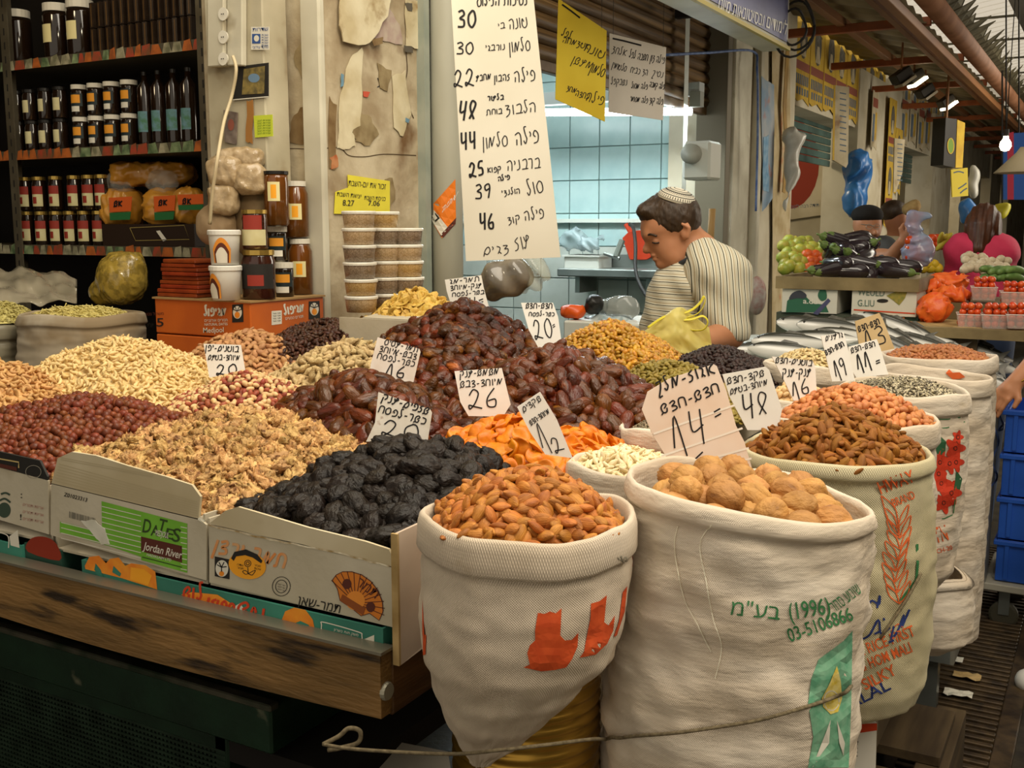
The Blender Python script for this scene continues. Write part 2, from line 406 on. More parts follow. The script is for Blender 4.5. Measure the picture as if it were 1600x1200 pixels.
def sdf_mesh(prims, h, name, m, parent=None, k=.02, disp=None, cut=None, label=None):
    """prims: list of (prim, k) or prim or ('-', prim, k); polygonised with surface nets into one continuous mesh"""
    cs = [(p[0] if isinstance(p[0], tuple) else p) for p in prims if not (isinstance(p, tuple) and p[0] == '-')]
    lo = np.min([c[1] - c[2] for c in cs], axis=0) - 3 * h; hi = np.max([c[1] + c[2] for c in cs], axis=0) + 3 * h
    n = np.ceil((hi - lo) / h).astype(int) + 1
    ax = [lo[i] + h * np.arange(n[i]) for i in range(3)]
    Pn = np.stack(np.meshgrid(*ax, indexing='ij'), -1); V = None
    for p in prims:
        if p[0] == '-':
            V = -smin(-V, p[1][0](Pn), p[2]); continue
        q, kk = (p if isinstance(p[0], tuple) else (p, k))
        d = q[0](Pn); V = d if V is None else smin(V, d, kk)
    if disp is not None: V = V + disp(Pn)
    if cut is not None: V = np.maximum(V, cut(Pn))
    ins = V < 0; s = [slice(0, -1), slice(1, None)]
    cnt = np.zeros(np.array(V.shape) - 1); acc = np.zeros(cnt.shape + (3,))
    base = np.stack(np.meshgrid(*[np.arange(k_ - 1) for k_ in V.shape], indexing='ij'), -1)
    for a in range(3):
        b, c = [q for q in range(3) if q != a]
        for i in (0, 1):
            for j in (0, 1):
                s0 = [None] * 3; s1 = [None] * 3; s0[a] = s[0]; s1[a] = s[1]; s0[b] = s1[b] = s[i]; s0[c] = s1[c] = s[j]
                v0 = V[tuple(s0)]; v1 = V[tuple(s1)]; cr = (v0 < 0) != (v1 < 0)
                t = np.where(cr, v0 / np.where(cr, v0 - v1, 1), 0)
                o = np.zeros(cnt.shape + (3,)); o[..., a] = t; o[..., b] = i; o[..., c] = j
                acc += np.where(cr[..., None], o, 0); cnt += cr
    act = cnt > 0; idx = -np.ones(cnt.shape, int); idx[act] = np.arange(act.sum())
    vs = lo + h * (base[act] + acc[act] / cnt[act][:, None]); fs = []
    for a in range(3):
        b, c = [q for q in range(3) if q != a]
        s0 = [slice(1, -1)] * 3; s1 = [slice(1, -1)] * 3; s0[a] = slice(0, -1); s1[a] = slice(1, None)
        cr = ins[tuple(s0)] != ins[tuple(s1)]; flip = ins[tuple(s0)]
        w_ = np.argwhere(cr)
        if not len(w_): continue
        off = np.zeros(3, int); off[b] = 1; off[c] = 1; e = w_ + off
        eb = np.zeros(3, int); eb[b] = 1; ec = np.zeros(3, int); ec[c] = 1
        q = np.stack([idx[tuple(e.T)], idx[tuple((e - eb).T)], idx[tuple((e - eb - ec).T)], idx[tuple((e - ec).T)]], 1)
        fs.append(q)
    fs = np.concatenate(fs); fs = fs[(fs >= 0).all(1)]
    mb = MB(); mb.v = [tuple(v) for v in vs]; mb.f = [tuple(f) for f in fs.tolist()]
    o = mb.build(name, m, parent, smooth=True)
    if label: o['label'] = label
    return o
# ================================================================ SETTING
XF = -2.0      # facade plane
M_pave = mat('wet_paving', '4a4438', '2c2820', sc=9, rough=.45, bump=.6, bs=40, c3='1c1915', sc3=2.2, f3=.55)
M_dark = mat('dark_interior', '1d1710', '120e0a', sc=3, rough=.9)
M_plast = mat('old_plaster', 'c6b99c', '9c8a6c', sc=7, rough=.9, bump=1.0, bs=35, c3='75593a', sc3=4.5, f3=.57, detail=8)
M_white = mat('dirty_white_paint', 'd2cdb8', 'b3ac96', sc=4, rough=.8, bump=.3, bs=25, c3='8b7a58', sc3=5, f3=.66)
floor = bx('floor', (-9, -3, -.1), (6, 45, 0), M_pave, bev=0); floor['kind'] = 'structure'
def struct(o): o['kind'] = 'structure'; return o
# street drain with bars
dr = struct(MB().span((-.95, 2.2, .0), (-.02, 6.2, .006)).build('drain_surround', mat('drain_rim', '3a3426', '241e14', sc=14, rough=.5, bump=.4), bev=0))
dr.name = 'trim_1'
gx0, gx1 = -.62, -.22
for i in range(76):
    y = 2.45 + i * .042
    b = MB().box(((gx0 + gx1) / 2, y, .016), (gx1 - gx0, .022, .022)).build('grate_bar', mat('rusty_iron', '54432c', '33281a', sc=20, rough=.55, metal=.3, bump=.3), dr, bev=.003)
MB().span((gx0, 2.4, .004), (gx1, 5.7, .0065)).build('drain_pit', mat('pit', '0c0a07', rough=.9), dr)
for s in (gx0 - .03, gx1 + .03): MB().span((s - .03, 2.4, 0), (s + .03, 5.7, .024)).build('grate_rail', MATS['rusty_iron'], dr, bev=.003)
# pillar between the two shops
pil = struct(MB().span((XF - .45, 2.42, 0), (XF, 2.9, 3.6)).build('wall_pillar', M_plast, bev=0))
struct(MB().span((-2.32, 2.3, 0), (-2.10, 2.4, 3.6)).build('wall_jamb', mat('grimy_white_panel', 'c4bca2', 'a49a80', sc=4, rough=.7, bump=.2, c3='7b6542', sc3=4, f3=.6), bev=.004))
PLx = Plane((XF, 0, 0), (1, 0, 0)); PLy = Plane((0, 2.42, 0), (0, -1, 0))
# pillar details: vertical bead, dark slot, torn posters, stains
MB().span((XF - .06, 2.405, 1.2), (XF + .012, 2.432, 3.4)).build('corner_bead', M_white, pil, bev=.006)
MB().span((P(430.5, 200, y=2.4).x, 2.39, .9), (P(441, 200, y=2.4).x, 2.425, 3.5)).build('door_slot', mat('slot_black', '15110b', rough=.8), pil)
M_paper = mat('torn_paper', 'd8ceae', 'bfb08a', sc=9, rough=.85, bump=.8, bs=30, c3='94794e', sc3=11, f3=.58); M_stain = mat('brown_stain', '6f5634', '8b7450', sc=18, rough=.9)
M_glue = mat('glue_brown', '9b8a66', '7b6846', sc=20, rough=.9)
def rag(poly, j=3, k=3):
    out = []
    for i, p in enumerate(poly):
        q = poly[(i + 1) % len(poly)]
        for s in range(k): out.append((p[0] + (q[0] - p[0]) * s / k + random.uniform(-j, j), p[1] + (q[1] - p[1]) * s / k + random.uniform(-j, j)))
    return out
class Off(Plane):
    def __init__(s, p, d): s.p = p.p + p.n * d; s.n = p.n
def torn(pl, poly, m, parent, off, name='torn_poster', j=2, th=.0015):
    q = rag(poly, j); MB().plate([pl.pt(x, y, off + th) for x, y in q], pl.n * -th).build(name, m, parent)
torn(PLx, [(527, -20), (612, -20), (600, 25), (578, 60), (566, 72), (530, 66), (524, 30)], M_paper, pil, .012, th=.004)
torn(PLx, [(545, 90), (563, 75), (566, 100), (562, 170), (560, 195), (548, 205), (556, 228), (540, 234), (525, 230), (530, 150)], M_paper, pil, .003)
torn(PLx, [(578, 30), (605, 10), (622, 40), (628, 70), (600, 66), (585, 60)], mat('faded_print', 'b8a998', 'a88f86', sc=25, rough=.85), pil, .002)
torn(PLx, [(612, 120), (632, 110), (640, 180), (628, 215), (615, 200)], M_paper, pil, .003)
torn(PLx, [(632, 0), (652, 0), (655, 78), (630, 70)], M_paper, pil, .005)
torn(PLx, [(560, 175), (578, 182), (590, 210), (575, 228), (556, 222), (548, 205)], M_glue, pil, .002)
torn(PLx, [(512, 150), (524, 165), (525, 265), (513, 262)], M_stain, pil, .0015)
torn(PLx, [(588, 100), (612, 110), (604, 142), (592, 138)], M_glue, pil, .0018); torn(PLx, [(600, 280), (612, 276), (616, 310), (604, 330)], M_glue, pil, .0018)
torn(PLx, [(630, 5), (641, 5), (641, 18), (634, 17)], mat('poster_grey', '5d574b', rough=.9), pil, .0068, j=.5); torn(PLx, [(628, 71), (642, 74), (642, 83), (630, 81)], MATS['poster_grey'], pil, .0068, j=.5)
torn(PLx, [(515, 245), (526, 240), (528, 262), (518, 266)], mat('rust_red', 'a3542c', 'b98055', sc=30, rough=.9), pil, .002)
torn(PLx, [(566, 143), (577, 144), (573, 152), (567, 151)], mat('red_scrap', 'c0543c', rough=.9), pil, .002, j=.5)
torn(PLx, [(531, 115), (535, 117), (534, 135), (530, 136)], mat('blue_scrap', '6a8da0', rough=.9), pil, .005, j=.5); torn(PLx, [(632, 184), (638, 187), (636, 193), (631, 190)], MATS['blue_scrap'], pil, .005, j=.5)
torn(PLx, [(575, 62), (592, 58), (592, 68), (578, 72)], M_stain, pil, .0135, j=1)
write(PLx, [('אנ', 590, 137, 608, 131, 14, 1.6)], pil, w=1.6)
torn(PLy, [(455, 190), (470, 168), (483, 170), (483, 226), (454, 224)], M_stain, pil, .0015); torn(PLy, [(470, 60), (486, 55), (488, 130), (470, 120), (462, 90)], M_glue, pil, .001, j=4)
ribbons(PLx, [catmull([(500, 233), (530, 231), (545, 243), (570, 245), (600, 241), (650, 243)], 6), catmull([(634, 80), (636, 110), (632, 140), (640, 170), (646, 185)], 6)], 1.5).build('crack', mat('crack_dark', '4b3a24', rough=.9), pil)
ribbons(PLy, [catmull([(440, 233), (460, 232), (490, 234)], 6)], 1.2).build('crack', MATS['crack_dark'], pil)
PLf = Plane((0, 2.296, 0), (0, -1, 0))
jamb = bpy.data.objects['wall_jamb']
# the shop of the left: dark room with shelves, the fishmonger's tiled room
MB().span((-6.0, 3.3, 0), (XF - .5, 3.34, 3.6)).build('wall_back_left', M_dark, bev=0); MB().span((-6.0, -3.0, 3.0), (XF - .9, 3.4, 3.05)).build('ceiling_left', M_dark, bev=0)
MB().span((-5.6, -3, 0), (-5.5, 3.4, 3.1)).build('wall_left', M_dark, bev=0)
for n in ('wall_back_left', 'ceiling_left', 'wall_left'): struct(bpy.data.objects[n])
M_tile = mat('pale_blue_glazed_tile', 'b5cfcc', 'a6c3c2', sc=6, rough=.22, spec=.5, var=.03); M_grout = mat('grout', '7f9492', rough=.9)
M_tilew = mat('white_glazed_tile', 'c3c8bf', 'b5bab0', sc=6, rough=.25, var=.03)
YW = 6.1
wt = struct(MB().span((-6.5, YW + .01, 0), (XF - .02, YW + .08, 3.4)).build('wall_tiled', M_grout))
TS = .205; protot = {}
for i in range(17):
    for j in range(12):
        x1 = XF - .02 - i * TS; z0 = .66 + j * TS
        p = pix((x1 - TS / 2, YW, z0 + TS / 2))
        if p[0] < 690 or p[0] > 1240: continue
        k = 'a' if z0 > 1.38 else 'b'
        if k not in protot:
            o = MB().box((0, 0, 0), (TS - .006, .014, TS - .006)).build('tile', M_tile if k == 'a' else M_tilew, wt, bev=.002); protot[k] = o
        else: o = protot[k].copy(); COL.objects.link(o)
        o.location = (x1 - TS / 2, YW + .006, z0 + TS / 2)
struct(MB().span((-6.5, 2.95, 0), (-6.4, YW, 3.4)).build('wall_fish_back', mat('fish_back', 'a9c0bd', rough=.5)))
struct(MB().span((-6.5, 2.9, 3.0), (XF - .25, YW, 3.05)).build('ceiling_fish', mat('fish_ceiling', 'b9bdb0', rough=.8)))
struct(MB().span((-6.4, 3.36, 0), (XF - .45, 3.42, 3.4)).build('wall_fish_side', mat('fish_side', '9db4b1', rough=.6)))
# right pilaster and the long facade
M_pl2 = mat('cream_stone', 'cbc3ac', 'b6ab90', sc=3, rough=.85, bump=.4, bs=20, c3='8f7a54', sc3=2.5, f3=.62)
yA = P(1132, 300, x=XF).y; yB = P(1236, 300, x=XF).y
wf = struct(MB().span((XF - .35, yA, 0), (XF, yB, 3.1)).build('wall_facade', M_pl2))
def Yat(px): return P(px, 350, x=XF).y
for a, b in ((1336, 1402), (1452, 1482), (1500, 1530), (1545, 1560), (1572, 1600)):
    struct(MB().span((XF - .3, Yat(a), 0), (XF - random.uniform(-.02, .02), Yat(b), 2.95)).build('wall_facade', M_pl2))
struct(MB().span((XF - .3, yB, 2.45), (XF - .04, 60, 3.6)).build('wall_facade_upper', M_pl2))
struct(MB().span((-5, yB, 0), (-4.9, 60, 3.4)).build('wall_shops_back', mat('shops_back', '8a7f68', '6f6450', sc=2, rough=.9)))
for yy in (Yat(1345), Yat(1470)): struct(MB().span((-5, yy, 0), (XF - .3, yy + .1, 3.2)).build('wall_shop_side', mat('shop_side', 'b0a68f', '978c72', sc=2, rough=.9)))
struct(MB().span((-5, 43, 0), (6, 43.2, 7)).build('wall_far_end', mat('far_end', '9d9480', '70685a', sc=1, rough=.9)))
struct(MB().span((2.6, -3, 0), (2.8, 45, 4.0)).build('wall_opposite', mat('opposite', '6a6252', '4a4438', sc=1, rough=.9)))
# pillar strips of the right pilaster
for a, b, d, m in ((1136, 1162, .03, M_white), (1171, 1176, .05, M_white), (1183, 1203, .012, M_pl2), (1208, 1232, .022, M_pl2)):
    MB().span((XF, P(a, 300, x=XF).y, .2), (XF + d, P(b, 300, x=XF).y, 2.9)).build('pilaster_strip', m, wf, bev=.004)
# roller shutter across the fish shop (brown slats)
M_slat = mat('brown_shutter_slat', '6e5433', '4f3b22', sc=30, rough=.45, stretch=(1, .1, 6), c3='8a6c42', sc3=6)
sh = thing('roller_shutter', 'half-raised brown slatted roller shutter above the fish shop opening', 'shutter')
for i in range(13):
    z = 2.31 + i * .062
    MB().lathe([(.028, 0), (.036, .01), (.036, yA - 2.92), (.028, yA - 2.91)], (XF - .12, 2.91, z), 8, Matrix.Rotation(-math.pi / 2, 3, 'X')).build('slat', M_slat, sh, smooth=True)
MB().span((XF - .14, 2.91, 2.235), (XF - .1, yA, 2.28)).build('bottom_bar', mat('shutter_bar', '7a5f3e', '5a4228', sc=10, rough=.5), sh, bev=.004)
MB().span((XF - .16, yA - .06, 0), (XF + .02, yA + .02, 3)).build('guide_rail', mat('guide', '6a6250', rough=.6, metal=.3), sh, bev=.003)
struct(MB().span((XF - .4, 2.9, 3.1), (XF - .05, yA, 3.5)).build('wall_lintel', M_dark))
# pipe on the corner
pc = P(688, 300, x=XF + .07)
pp = thing('downpipe', 'thick grey-white vertical pipe on the peeling pillar', 'pipe')
MB().lathe([(.052, 0), (.052, 3.6)], (XF + .06, 2.98, 0), 24).build('pipe', mat('pipe_grey', 'a9a796', '928f7e', sc=6, rough=.55, c3='77705c', sc3=9, f3=.66, stretch=(1, 1, .3)), pp, smooth=True)
for z in (2.45, 1.2): MB().lathe([(.058, 0), (.058, .03)], (XF + .06, 2.98, z), 24).build('clamp', mat('clamp', '8b8877', metal=.5, rough=.5), pp)
MB().span((XF, 2.9, .3), (XF + .03, 2.93, 3.5)).build('side_strip', mat('strip_bluegrey', '8b9488', 'a3a798', sc=8, rough=.7), pp)
MB().span((XF - .06, 3.04, .3), (XF + .03, 3.12, 3.5)).build('side_strip', M_white, pp)
# awning and gutter above the facade
AX = -1.08; AZ = 2.72
M_rib = mat('awning_timber', '8b5f38', '6e4728', sc=12, rough=.6, stretch=(1, .1, 1)); M_cor = mat('corrugated_sheet', '8e8160', '6f6346', sc=4, rough=.5, metal=.2)
aw = thing('awning', 'sloping corrugated awning on brown brackets above the posters', 'awning')
y0 = 4.2; y1 = 34
MB().grid(lambda u, v: Vector((XF + (AX - XF) * u, y0 + (y1 - y0) * v, 3.02 + (AZ + .08 - 3.02) * u + .012 * math.sin(v * 700))), 1, 1400).build('corrugated_sheet', M_cor, aw, smooth=True, solid=.003)
for dx, dz, r in ((.0, .0, .026), (-.12, .05, .02), (-.5, .13, .025)): MB().span((AX + dx - r, y0, AZ + dz - r), (AX + dx + r, y1, AZ + dz + r)).build('purlin', M_rib, aw, bev=.003)
MB().lathe([(.06, 0), (.06, y1 - y0)], (AX + .1, y0, AZ + .1), 14, Matrix.Rotation(-math.pi / 2, 3, 'X')).build('gutter_pipe', mat('gutter_rust', '93684c', '7a5238', sc=5, rough=.5), aw, smooth=True)
for i in range(14):
    y = 6.9 + i * 1.55
    MB().span((XF, y, AZ + .07), (AX + .02, y + .05, AZ + .12)).build('bracket', mat('bracket_rust', 'a0572d', '7d4425', sc=8, rough=.6), aw, bev=.003)
# street roof with translucent panels; its torn leafy eave seen against the sky
M_roof = mat('roof_sheet_dark', '4d4838', rough=.7)
rf = thing('street_roof', 'pale translucent corrugated roof panels high over the market street', 'roof')
MB().grid(lambda u, v: Vector((-3.4 + 6.2 * u, 6 + 34 * v, 4.3 + .5 * math.sin(u * math.pi) + .02 * math.sin(v * 620))), 12, 1200).build('translucent_panel', mat('translucent_roof', 'f4efe4', rough=.4, transl=.45, alpha=.1), rf, smooth=True)
for i in range(16): MB().span((-3.4, 8 + i * 1.9, 4.3), (2.8, 8.02 + i * 1.9, 4.33)).build('roof_rib', M_roof, rf)
MB().span((-1.25, 6, 4.1), (2.8, 40, 4.14)).build('grey_roof_slope', mat('grey_roof', '9d9a94', rough=.7), rf)
e = MB()
for i in range(150):
    y = 5 + i * .2; e.add([(-1.0, y, 2.9), (-.93, y, 2.93), (-.91 + random.uniform(.0, .09), y + .1, 2.97 + random.uniform(0, .06)), (-.93, y + .2, 2.93), (-1.0, y + .2, 2.9)], [(0, 1, 2, 3, 4)])
e.build('torn_eave', mat('eave_green', '57503a', '3d3a26', sc=20, rough=.8), rf, solid=.006)
for k, px in ((0, 1572), (1, 1592)):
    t = thing('hanging_wire', ['thin dark wire hanging from the street roof, left one of two', 'thin dark wire hanging from the street roof, right one of two'][k], 'wire')
    MB().tube([P(px, -30, t=8), P(px, 214, t=8)], .006, 5).build('wire', MATS['slot_black'], t)

# ================================================================ STALL FURNITURE
M_wood = mat('old_wood', '8c693b', '56401f', sc=6, rough=.55, bump=.8, bs=60, stretch=(.5, 2, 3), c3='2a1d0e', sc3=12, f3=.54, detail=9)
M_wooddk = mat('old_wood_side', '6a4a2a', '4a321b', sc=7, rough=.6, bump=.5, stretch=(2, .3, 4))
tr = thing('wooden_tray', 'long worn wooden tray edge carrying the produce boxes', 'tray')
def bowed(y, zt, zb, x0, x1, n=24):     # the front board bows slightly
    mb = MB()
    def f(u, v):
        x = x0 + (x1 - x0) * u; a = v * 2 * math.pi
        yy = y + .012 * (1 if math.cos(a + .785) > 0 else -1) * 1.0; z = zt if (v > .12 and v < .62) else zb
        return Vector((x, yy, z))
    for i in range(n):
        a = x0 + (x1 - x0) * i / n; b = x0 + (x1 - x0) * (i + 1) / n
        def sag(x): return .012 * math.sin((x - x0) / (x1 - x0) * math.pi * 2)
        vs = [(a, y, zb + sag(a)), (b, y, zb + sag(b)), (b, y, zt), (a, y, zt), (a, y + .024, zb + sag(a)), (b, y + .024, zb + sag(b)), (b, y + .024, zt), (a, y + .024, zt)]
        mb.add(vs, [(0, 1, 2, 3), (5, 4, 7, 6), (3, 2, 6, 7), (1, 0, 4, 5)] + ([(0, 3, 7, 4)] if i == 0 else []) + ([(1, 5, 6, 2)] if i == n - 1 else []))
    return mb
bowed(1.04, 1.056, .968, -2.9, -.786).build('front_board', M_wood, tr)
MB().plate([(-.785, 1.064, 1.052), (-.785, 1.95, 1.052), (-.785, 1.95, .99), (-.785, 1.25, .965), (-.785, 1.064, .962)], (-.022, 0, 0)).build('side_board', M_wooddk, tr, bev=.003)
MB().span((-2.9, 1.062, .985), (-.806, 1.95, 1.0)).build('tray_bottom', M_wooddk, tr)
MB().span((-2.9, 1.038, 1.055), (-.783, 1.068, 1.059)).build('metal_edge_strip', mat('dull_metal', '8b8574', rough=.4, metal=.7), tr)
bo = P(605, 1080, x=-.784); MB().lathe([(.002, .003), (.011, .003), (.0125, 0), (.0125, -.003)], bo, 16, Matrix.Rotation(math.pi / 2, 3, 'Y')).build('bolt_head', mat('zinc', 'a39f8c', rough=.45, metal=.5), tr)
# green metal cabinet with a perforated front
M_green = mat('chipped_green_enamel', '173020', '0f2217', sc=10, rough=.35, bump=.2, c3='6c6a55', sc3=13, f3=.68); M_greend = mat('green_mesh', '27392b', '17251b', sc=20, rough=.4, metal=.3)
gc = thing('green_cabinet', 'dark green metal cabinet with perforated front beneath the wooden tray', 'cabinet')
MB().span((-3, 1.17, .775), (-1.1, 1.55, .855)).build('top_band', M_green, gc, bev=.004)
MB().span((-3, 1.165, .85), (-1.095, 1.185, .862)).build('worn_lip', mat('worn_steel', '5e5a4c', '2a3527', sc=14, rough=.35, metal=.5), gc, bev=.002)
xc = P(352, 1120, y=1.2).x
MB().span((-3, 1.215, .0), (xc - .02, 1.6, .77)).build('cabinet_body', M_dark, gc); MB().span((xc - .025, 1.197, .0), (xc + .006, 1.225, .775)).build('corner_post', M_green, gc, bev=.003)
MB().span((-3, 1.197, .735), (xc, 1.215, .775)).build('mesh_rail', M_green, gc)
mm = MB()
for i in range(150): x = xc - .02 - i * .0095; mm.span((x - .0024, 1.198, .3), (x + .0024, 1.2, .74)) if x > -2.7 else None
for i in range(48): z = .735 - i * .0095; mm.span((-2.7, 1.1965, z - .0024), (xc, 1.1995, z + .0024))
mm.build('perforated_sheet', M_greend, gc, kind='stuff')
mm = MB()
for i in range(40): y = 1.235 + i * .0095; mm.span((xc + .0, y - .0024, .3), (xc + .002, y + .0024, .74))
for i in range(48): z = .735 - i * .0095; mm.span((xc + .001, 1.22, z - .0024), (xc + .003, 1.62, z + .0024))
mm.build('perforated_side', M_greend, gc, kind='stuff')
MB().span((xc - .3, 1.6, .0), (xc - .02, 1.64, .77)).build('cabinet_back', M_dark, gc)
# the table beneath everything
tb = thing('display_table', 'stepped plywood table carrying the boxes of nuts and dried fruit', 'table')
M_ply = mat('ply', '5b452c', '463420', sc=5, rough=.8)
MB().span((XF + .01, 1.96, 1.0), (-.87, 2.85, 1.12)).build('table_top', M_ply, tb); MB().span((-3.0, 1.51, 1.002), (-.81, 1.945, 1.03)).build('table_step', M_ply, tb)
for x in (-1.9, -.9):
    for y in (1.75, 2.9): MB().span((x - .03, y - .03, 0), (x + .03, y + .03, 1.0)).build('leg', M_ply, tb)

# ================================================================ PRODUCE BOXES
M_card = mat('grey_white_carton', 'c9c0ab', 'b0a68e', sc=5, rough=.85, bump=.2, bs=80, c3='8d7a58', sc3=4, f3=.64)
M_corr = mat('corrugated_inside', 'cfc3a6', 'b9aa88', sc=6, rough=.9, c3='96805a', sc3=5, f3=.64)
M_teal = mat('teal_print_carton', '3d8673', '317060', sc=6, rough=.6, c3='28564a', sc3=5, f3=.62); M_kraft = mat('kraft_edge', 'b69a68', '8f7444', sc=20, rough=.9)
M_org = mat('orange_ink', 'e07a1e', 'ea9a2a', sc=30, rough=.6); M_red = mat('red_ink', 'c8401c', rough=.6); M_whi = mat('white_ink', 'd9d4c4', rough=.7); M_blk = mat('black_ink', '23201c', rough=.6)
M_limeg = mat('lime_ink', '79b83a', '6ba52f', sc=12, rough=.6); M_brn = mat('maroon_ink', '57281c', rough=.6); M_yor = mat('yellow_orange_ink', 'f0a424', rough=.5)
def carton(name, label, x0, x1, y0, y1, z0, z1, m, group=None, th=.004, inner=None, front=None):
    t = thing(name, label, 'box', group)
    if front: MB().plate([PB.pt(*p) for p in front], (0, th, 0)).build('front_panel', m, t)
    else: MB().span((x0, y0, z0), (x1, y0 + th, z1)).build('front_panel', m, t)
    MB().span((x0, y1 - th, z0), (x1, y1, z1)).build('back_panel', m, t)
    MB().span((x0, y0 + th, z0), (x0 + th, y1 - th, z1)).build('side_panel', m, t); MB().span((x1 - th, y0 + th, z0), (x1, y1 - th, z1)).build('side_panel', m, t)
    MB().span((x0 + th, y0 + th, z0), (x1 - th, y1 - th, z0 + th)).build('bottom_panel', inner or m, t)
    return t
YB = 1.072
def XY(px): return P(px, 900, y=YB).x
def xat(px, py, y=YB): return P(px, py, y=y).x
PB = Plane((0, YB, 0), (0, -1, 0))
xa = xat(322, 880); xb = xat(79, 800); xc2 = xat(-160, 700)
# green boxes underneath
g1 = carton('fruit_box', 'teal carton printed with orange peaches under the white date boxes', xat(127, 870, YB - .006), -.80, YB - .006, 1.45, 1.0, 1.079, M_teal)
PG = Plane((0, YB - .006, 0), (0, -1, 0))
patch(PG, [(133, 884), (140, 870), (155, 868), (166, 880), (172, 873), (186, 871), (196, 884), (205, 880), (228, 883), (243, 893), (246, 921), (190, 903), (134, 889)], M_org, g1, name='fruit_print')
patch(PG, [(150, 880), (158, 890), (162, 902), (156, 903), (148, 890)], M_teal, g1, off=.0008); patch(PG, [(178, 884), (190, 896), (188, 901), (176, 894)], M_teal, g1, off=.0008)
patch(PG, [(205, 886), (225, 889), (238, 899), (232, 915), (204, 905)], M_yor, g1, off=.0008)
patch(PG, [(283, 929), (300, 925), (340, 929), (365, 945), (358, 953), (316, 944)], M_org, g1)
patch(PG, [(438, 975), (446, 955), (460, 949), (478, 953), (489, 968), (494, 992), (440, 977)], M_org, g1); patch(PG, [(455, 976), (470, 970), (483, 976), (484, 980), (468, 975), (457, 981)], M_teal, g1, off=.0009)
patch(PG, [(362, 950), (376, 942), (388, 963), (360, 955)], M_whi, g1)
write(PG, [('לוש', 285, 938, 318, 940, 22, 3.6), ('תפוזי', 320, 949, 366, 962, 17, 4), ('טש', 365, 962, 412, 974, 24, 4)], g1, M_red)
ribbons(PG, [catmull([(503, 996), (503, 976), (507, 972), (560, 987), (566, 993), (566, 1009)], 4)], 1.6).build('label_outline', M_whi, g1)
prt(PG, 'משק תות בשרון', 522, 985, 560, 994, 3.5, M_whi, g1); prt(PG, 'מילניום פרי', 522, 990, 560, 999, 3.5, M_whi, g1); write(PG, [('נזער', 512, 997, 546, 1004, 10, 1.8)], g1, M_whi)
patch(PG, [(566, 1000), (585, 992), (585, 1013), (566, 1008)], M_whi, g1)
g2 = carton('fruit_box', 'teal and white carton at the left end of the tray', xat(-150, 850, YB - .006), xat(33, 850, YB - .006), YB - .006, 1.45, 1.0, 1.079, M_teal)
patch(PG, [(15, 838), (28, 828), (31, 856), (17, 852)], M_whi, g2)
ribbons(PG, [catmull([(-5, 831), (8, 834), (14, 840), (14, 856)], 4)], 1.6).build('label_outline', M_whi, g2)
g3 = carton('fruit_box', 'teal carton end with a red fruit print between the two green boxes', xat(38, 850, YB), xat(95, 860, YB), YB, 1.45, 1.0, 1.083, mat('dark_teal', '27493b', rough=.6))
patch(PB, [(45, 845), (60, 838), (80, 842), (92, 856), (93, 876), (44, 862)], mat('tomato_ink', '8a2a12', rough=.6), g3, smooth_=3)
# white date boxes on top
b1 = carton('date_box', 'white Hebrew date box with fan emblem and open flap full of prunes', xa + .003, -.785, YB, 1.47, 1.081, 1.182, M_card, front=[(327, 820), (470, 850), (624, 890), (617, 981), (327, 910)])
MB().plate([PB.pt(*p) for p in [(327, 818), (623, 888), (607, 858), (570, 846), (480, 824), (420, 806), (372, 792), (352, 798)]], (0, .004, 0)).build('front_flap', M_corr, b1)
MB().plate([(-.782, 1.065, 1.21), (-.782, 1.3, 1.215), (-.779, 1.3, 1.07), (-.776, 1.17, 1.045), (-.776, 1.065, 1.035)], (.004, 0, 0)).build('end_flap', mat('pinkish_board', 'cbb9a6', 'bba793', sc=8, rough=.8), b1)
MB().span((-.782, 1.062, 1.035), (-.772, 1.066, 1.212)).build('flap_edge', M_kraft, b1)
ribbons(PB, [rag([(326, 820), (400, 838), (470, 852), (540, 866), (622, 889)], 1.2, 6)[:24]], 2.6, .001).build('torn_crease', mat('crease_paper', 'e0d6bc', '9c8252', sc=60, rough=.9), b1)
M_oi = mat('faded_orange_ink', 'd98a4a', 'd0a070', sc=40, rough=.7)
write(PB, [('תמר ירדן', 332, 862, 448, 890, 21, 4.2)], b1, M_oi)
patch(PB, [(336, 869), (359, 874), (359, 905), (336, 900)], M_blk, b1, .0007)
def oval(cx, cy, rx, ry, a=0, n=24, a0=0, a1=2 * math.pi): return [(cx + rx * math.cos(a0 + (a1 - a0) * i / n) * math.cos(a) - ry * math.sin(a0 + (a1 - a0) * i / n) * math.sin(a), cy + rx * math.cos(a0 + (a1 - a0) * i / n) * math.sin(a) + ry * math.sin(a0 + (a1 - a0) * i / n) * math.cos(a)) for i in range(n)]
patch(PB, oval(347.5, 888, 10, 13), M_whi, b1, .0009)
ribbons(PB, [[(347, 886), (340, 882)], [(347, 886), (355, 885)], [(347, 886), (343, 878)], [(347, 886), (351, 878)], [(347, 886), (347, 893)]], 1.6, .0011).build('palm_mark', M_blk, b1); patch(PB, oval(347, 896, 4, 4), M_org, b1, .0011)
patch(PB, oval(387, 883, 29.5, 21.5, .2), M_yor, b1, .0009, name='sticker')
patch(PB, [(362, 872), (367, 862), (385, 858), (403, 866), (411, 876), (409, 880), (396, 871), (384, 867), (370, 869), (366, 876)], M_blk, b1, .0012)
ribbons(PB, [oval(388, 880, 5, 5) + [(393, 880)], oval(388, 880, 2.5, 2.5) + [(390.5, 880)], [(388, 886), (389, 897)], catmull([(389, 895), (384, 891), (380, 893), (385, 897), (389, 895)], 4), catmull([(389, 896), (396, 892), (400, 891), (395, 898), (389, 896)], 4)], 1.1, .0012).build('flower_mark', M_blk, b1)
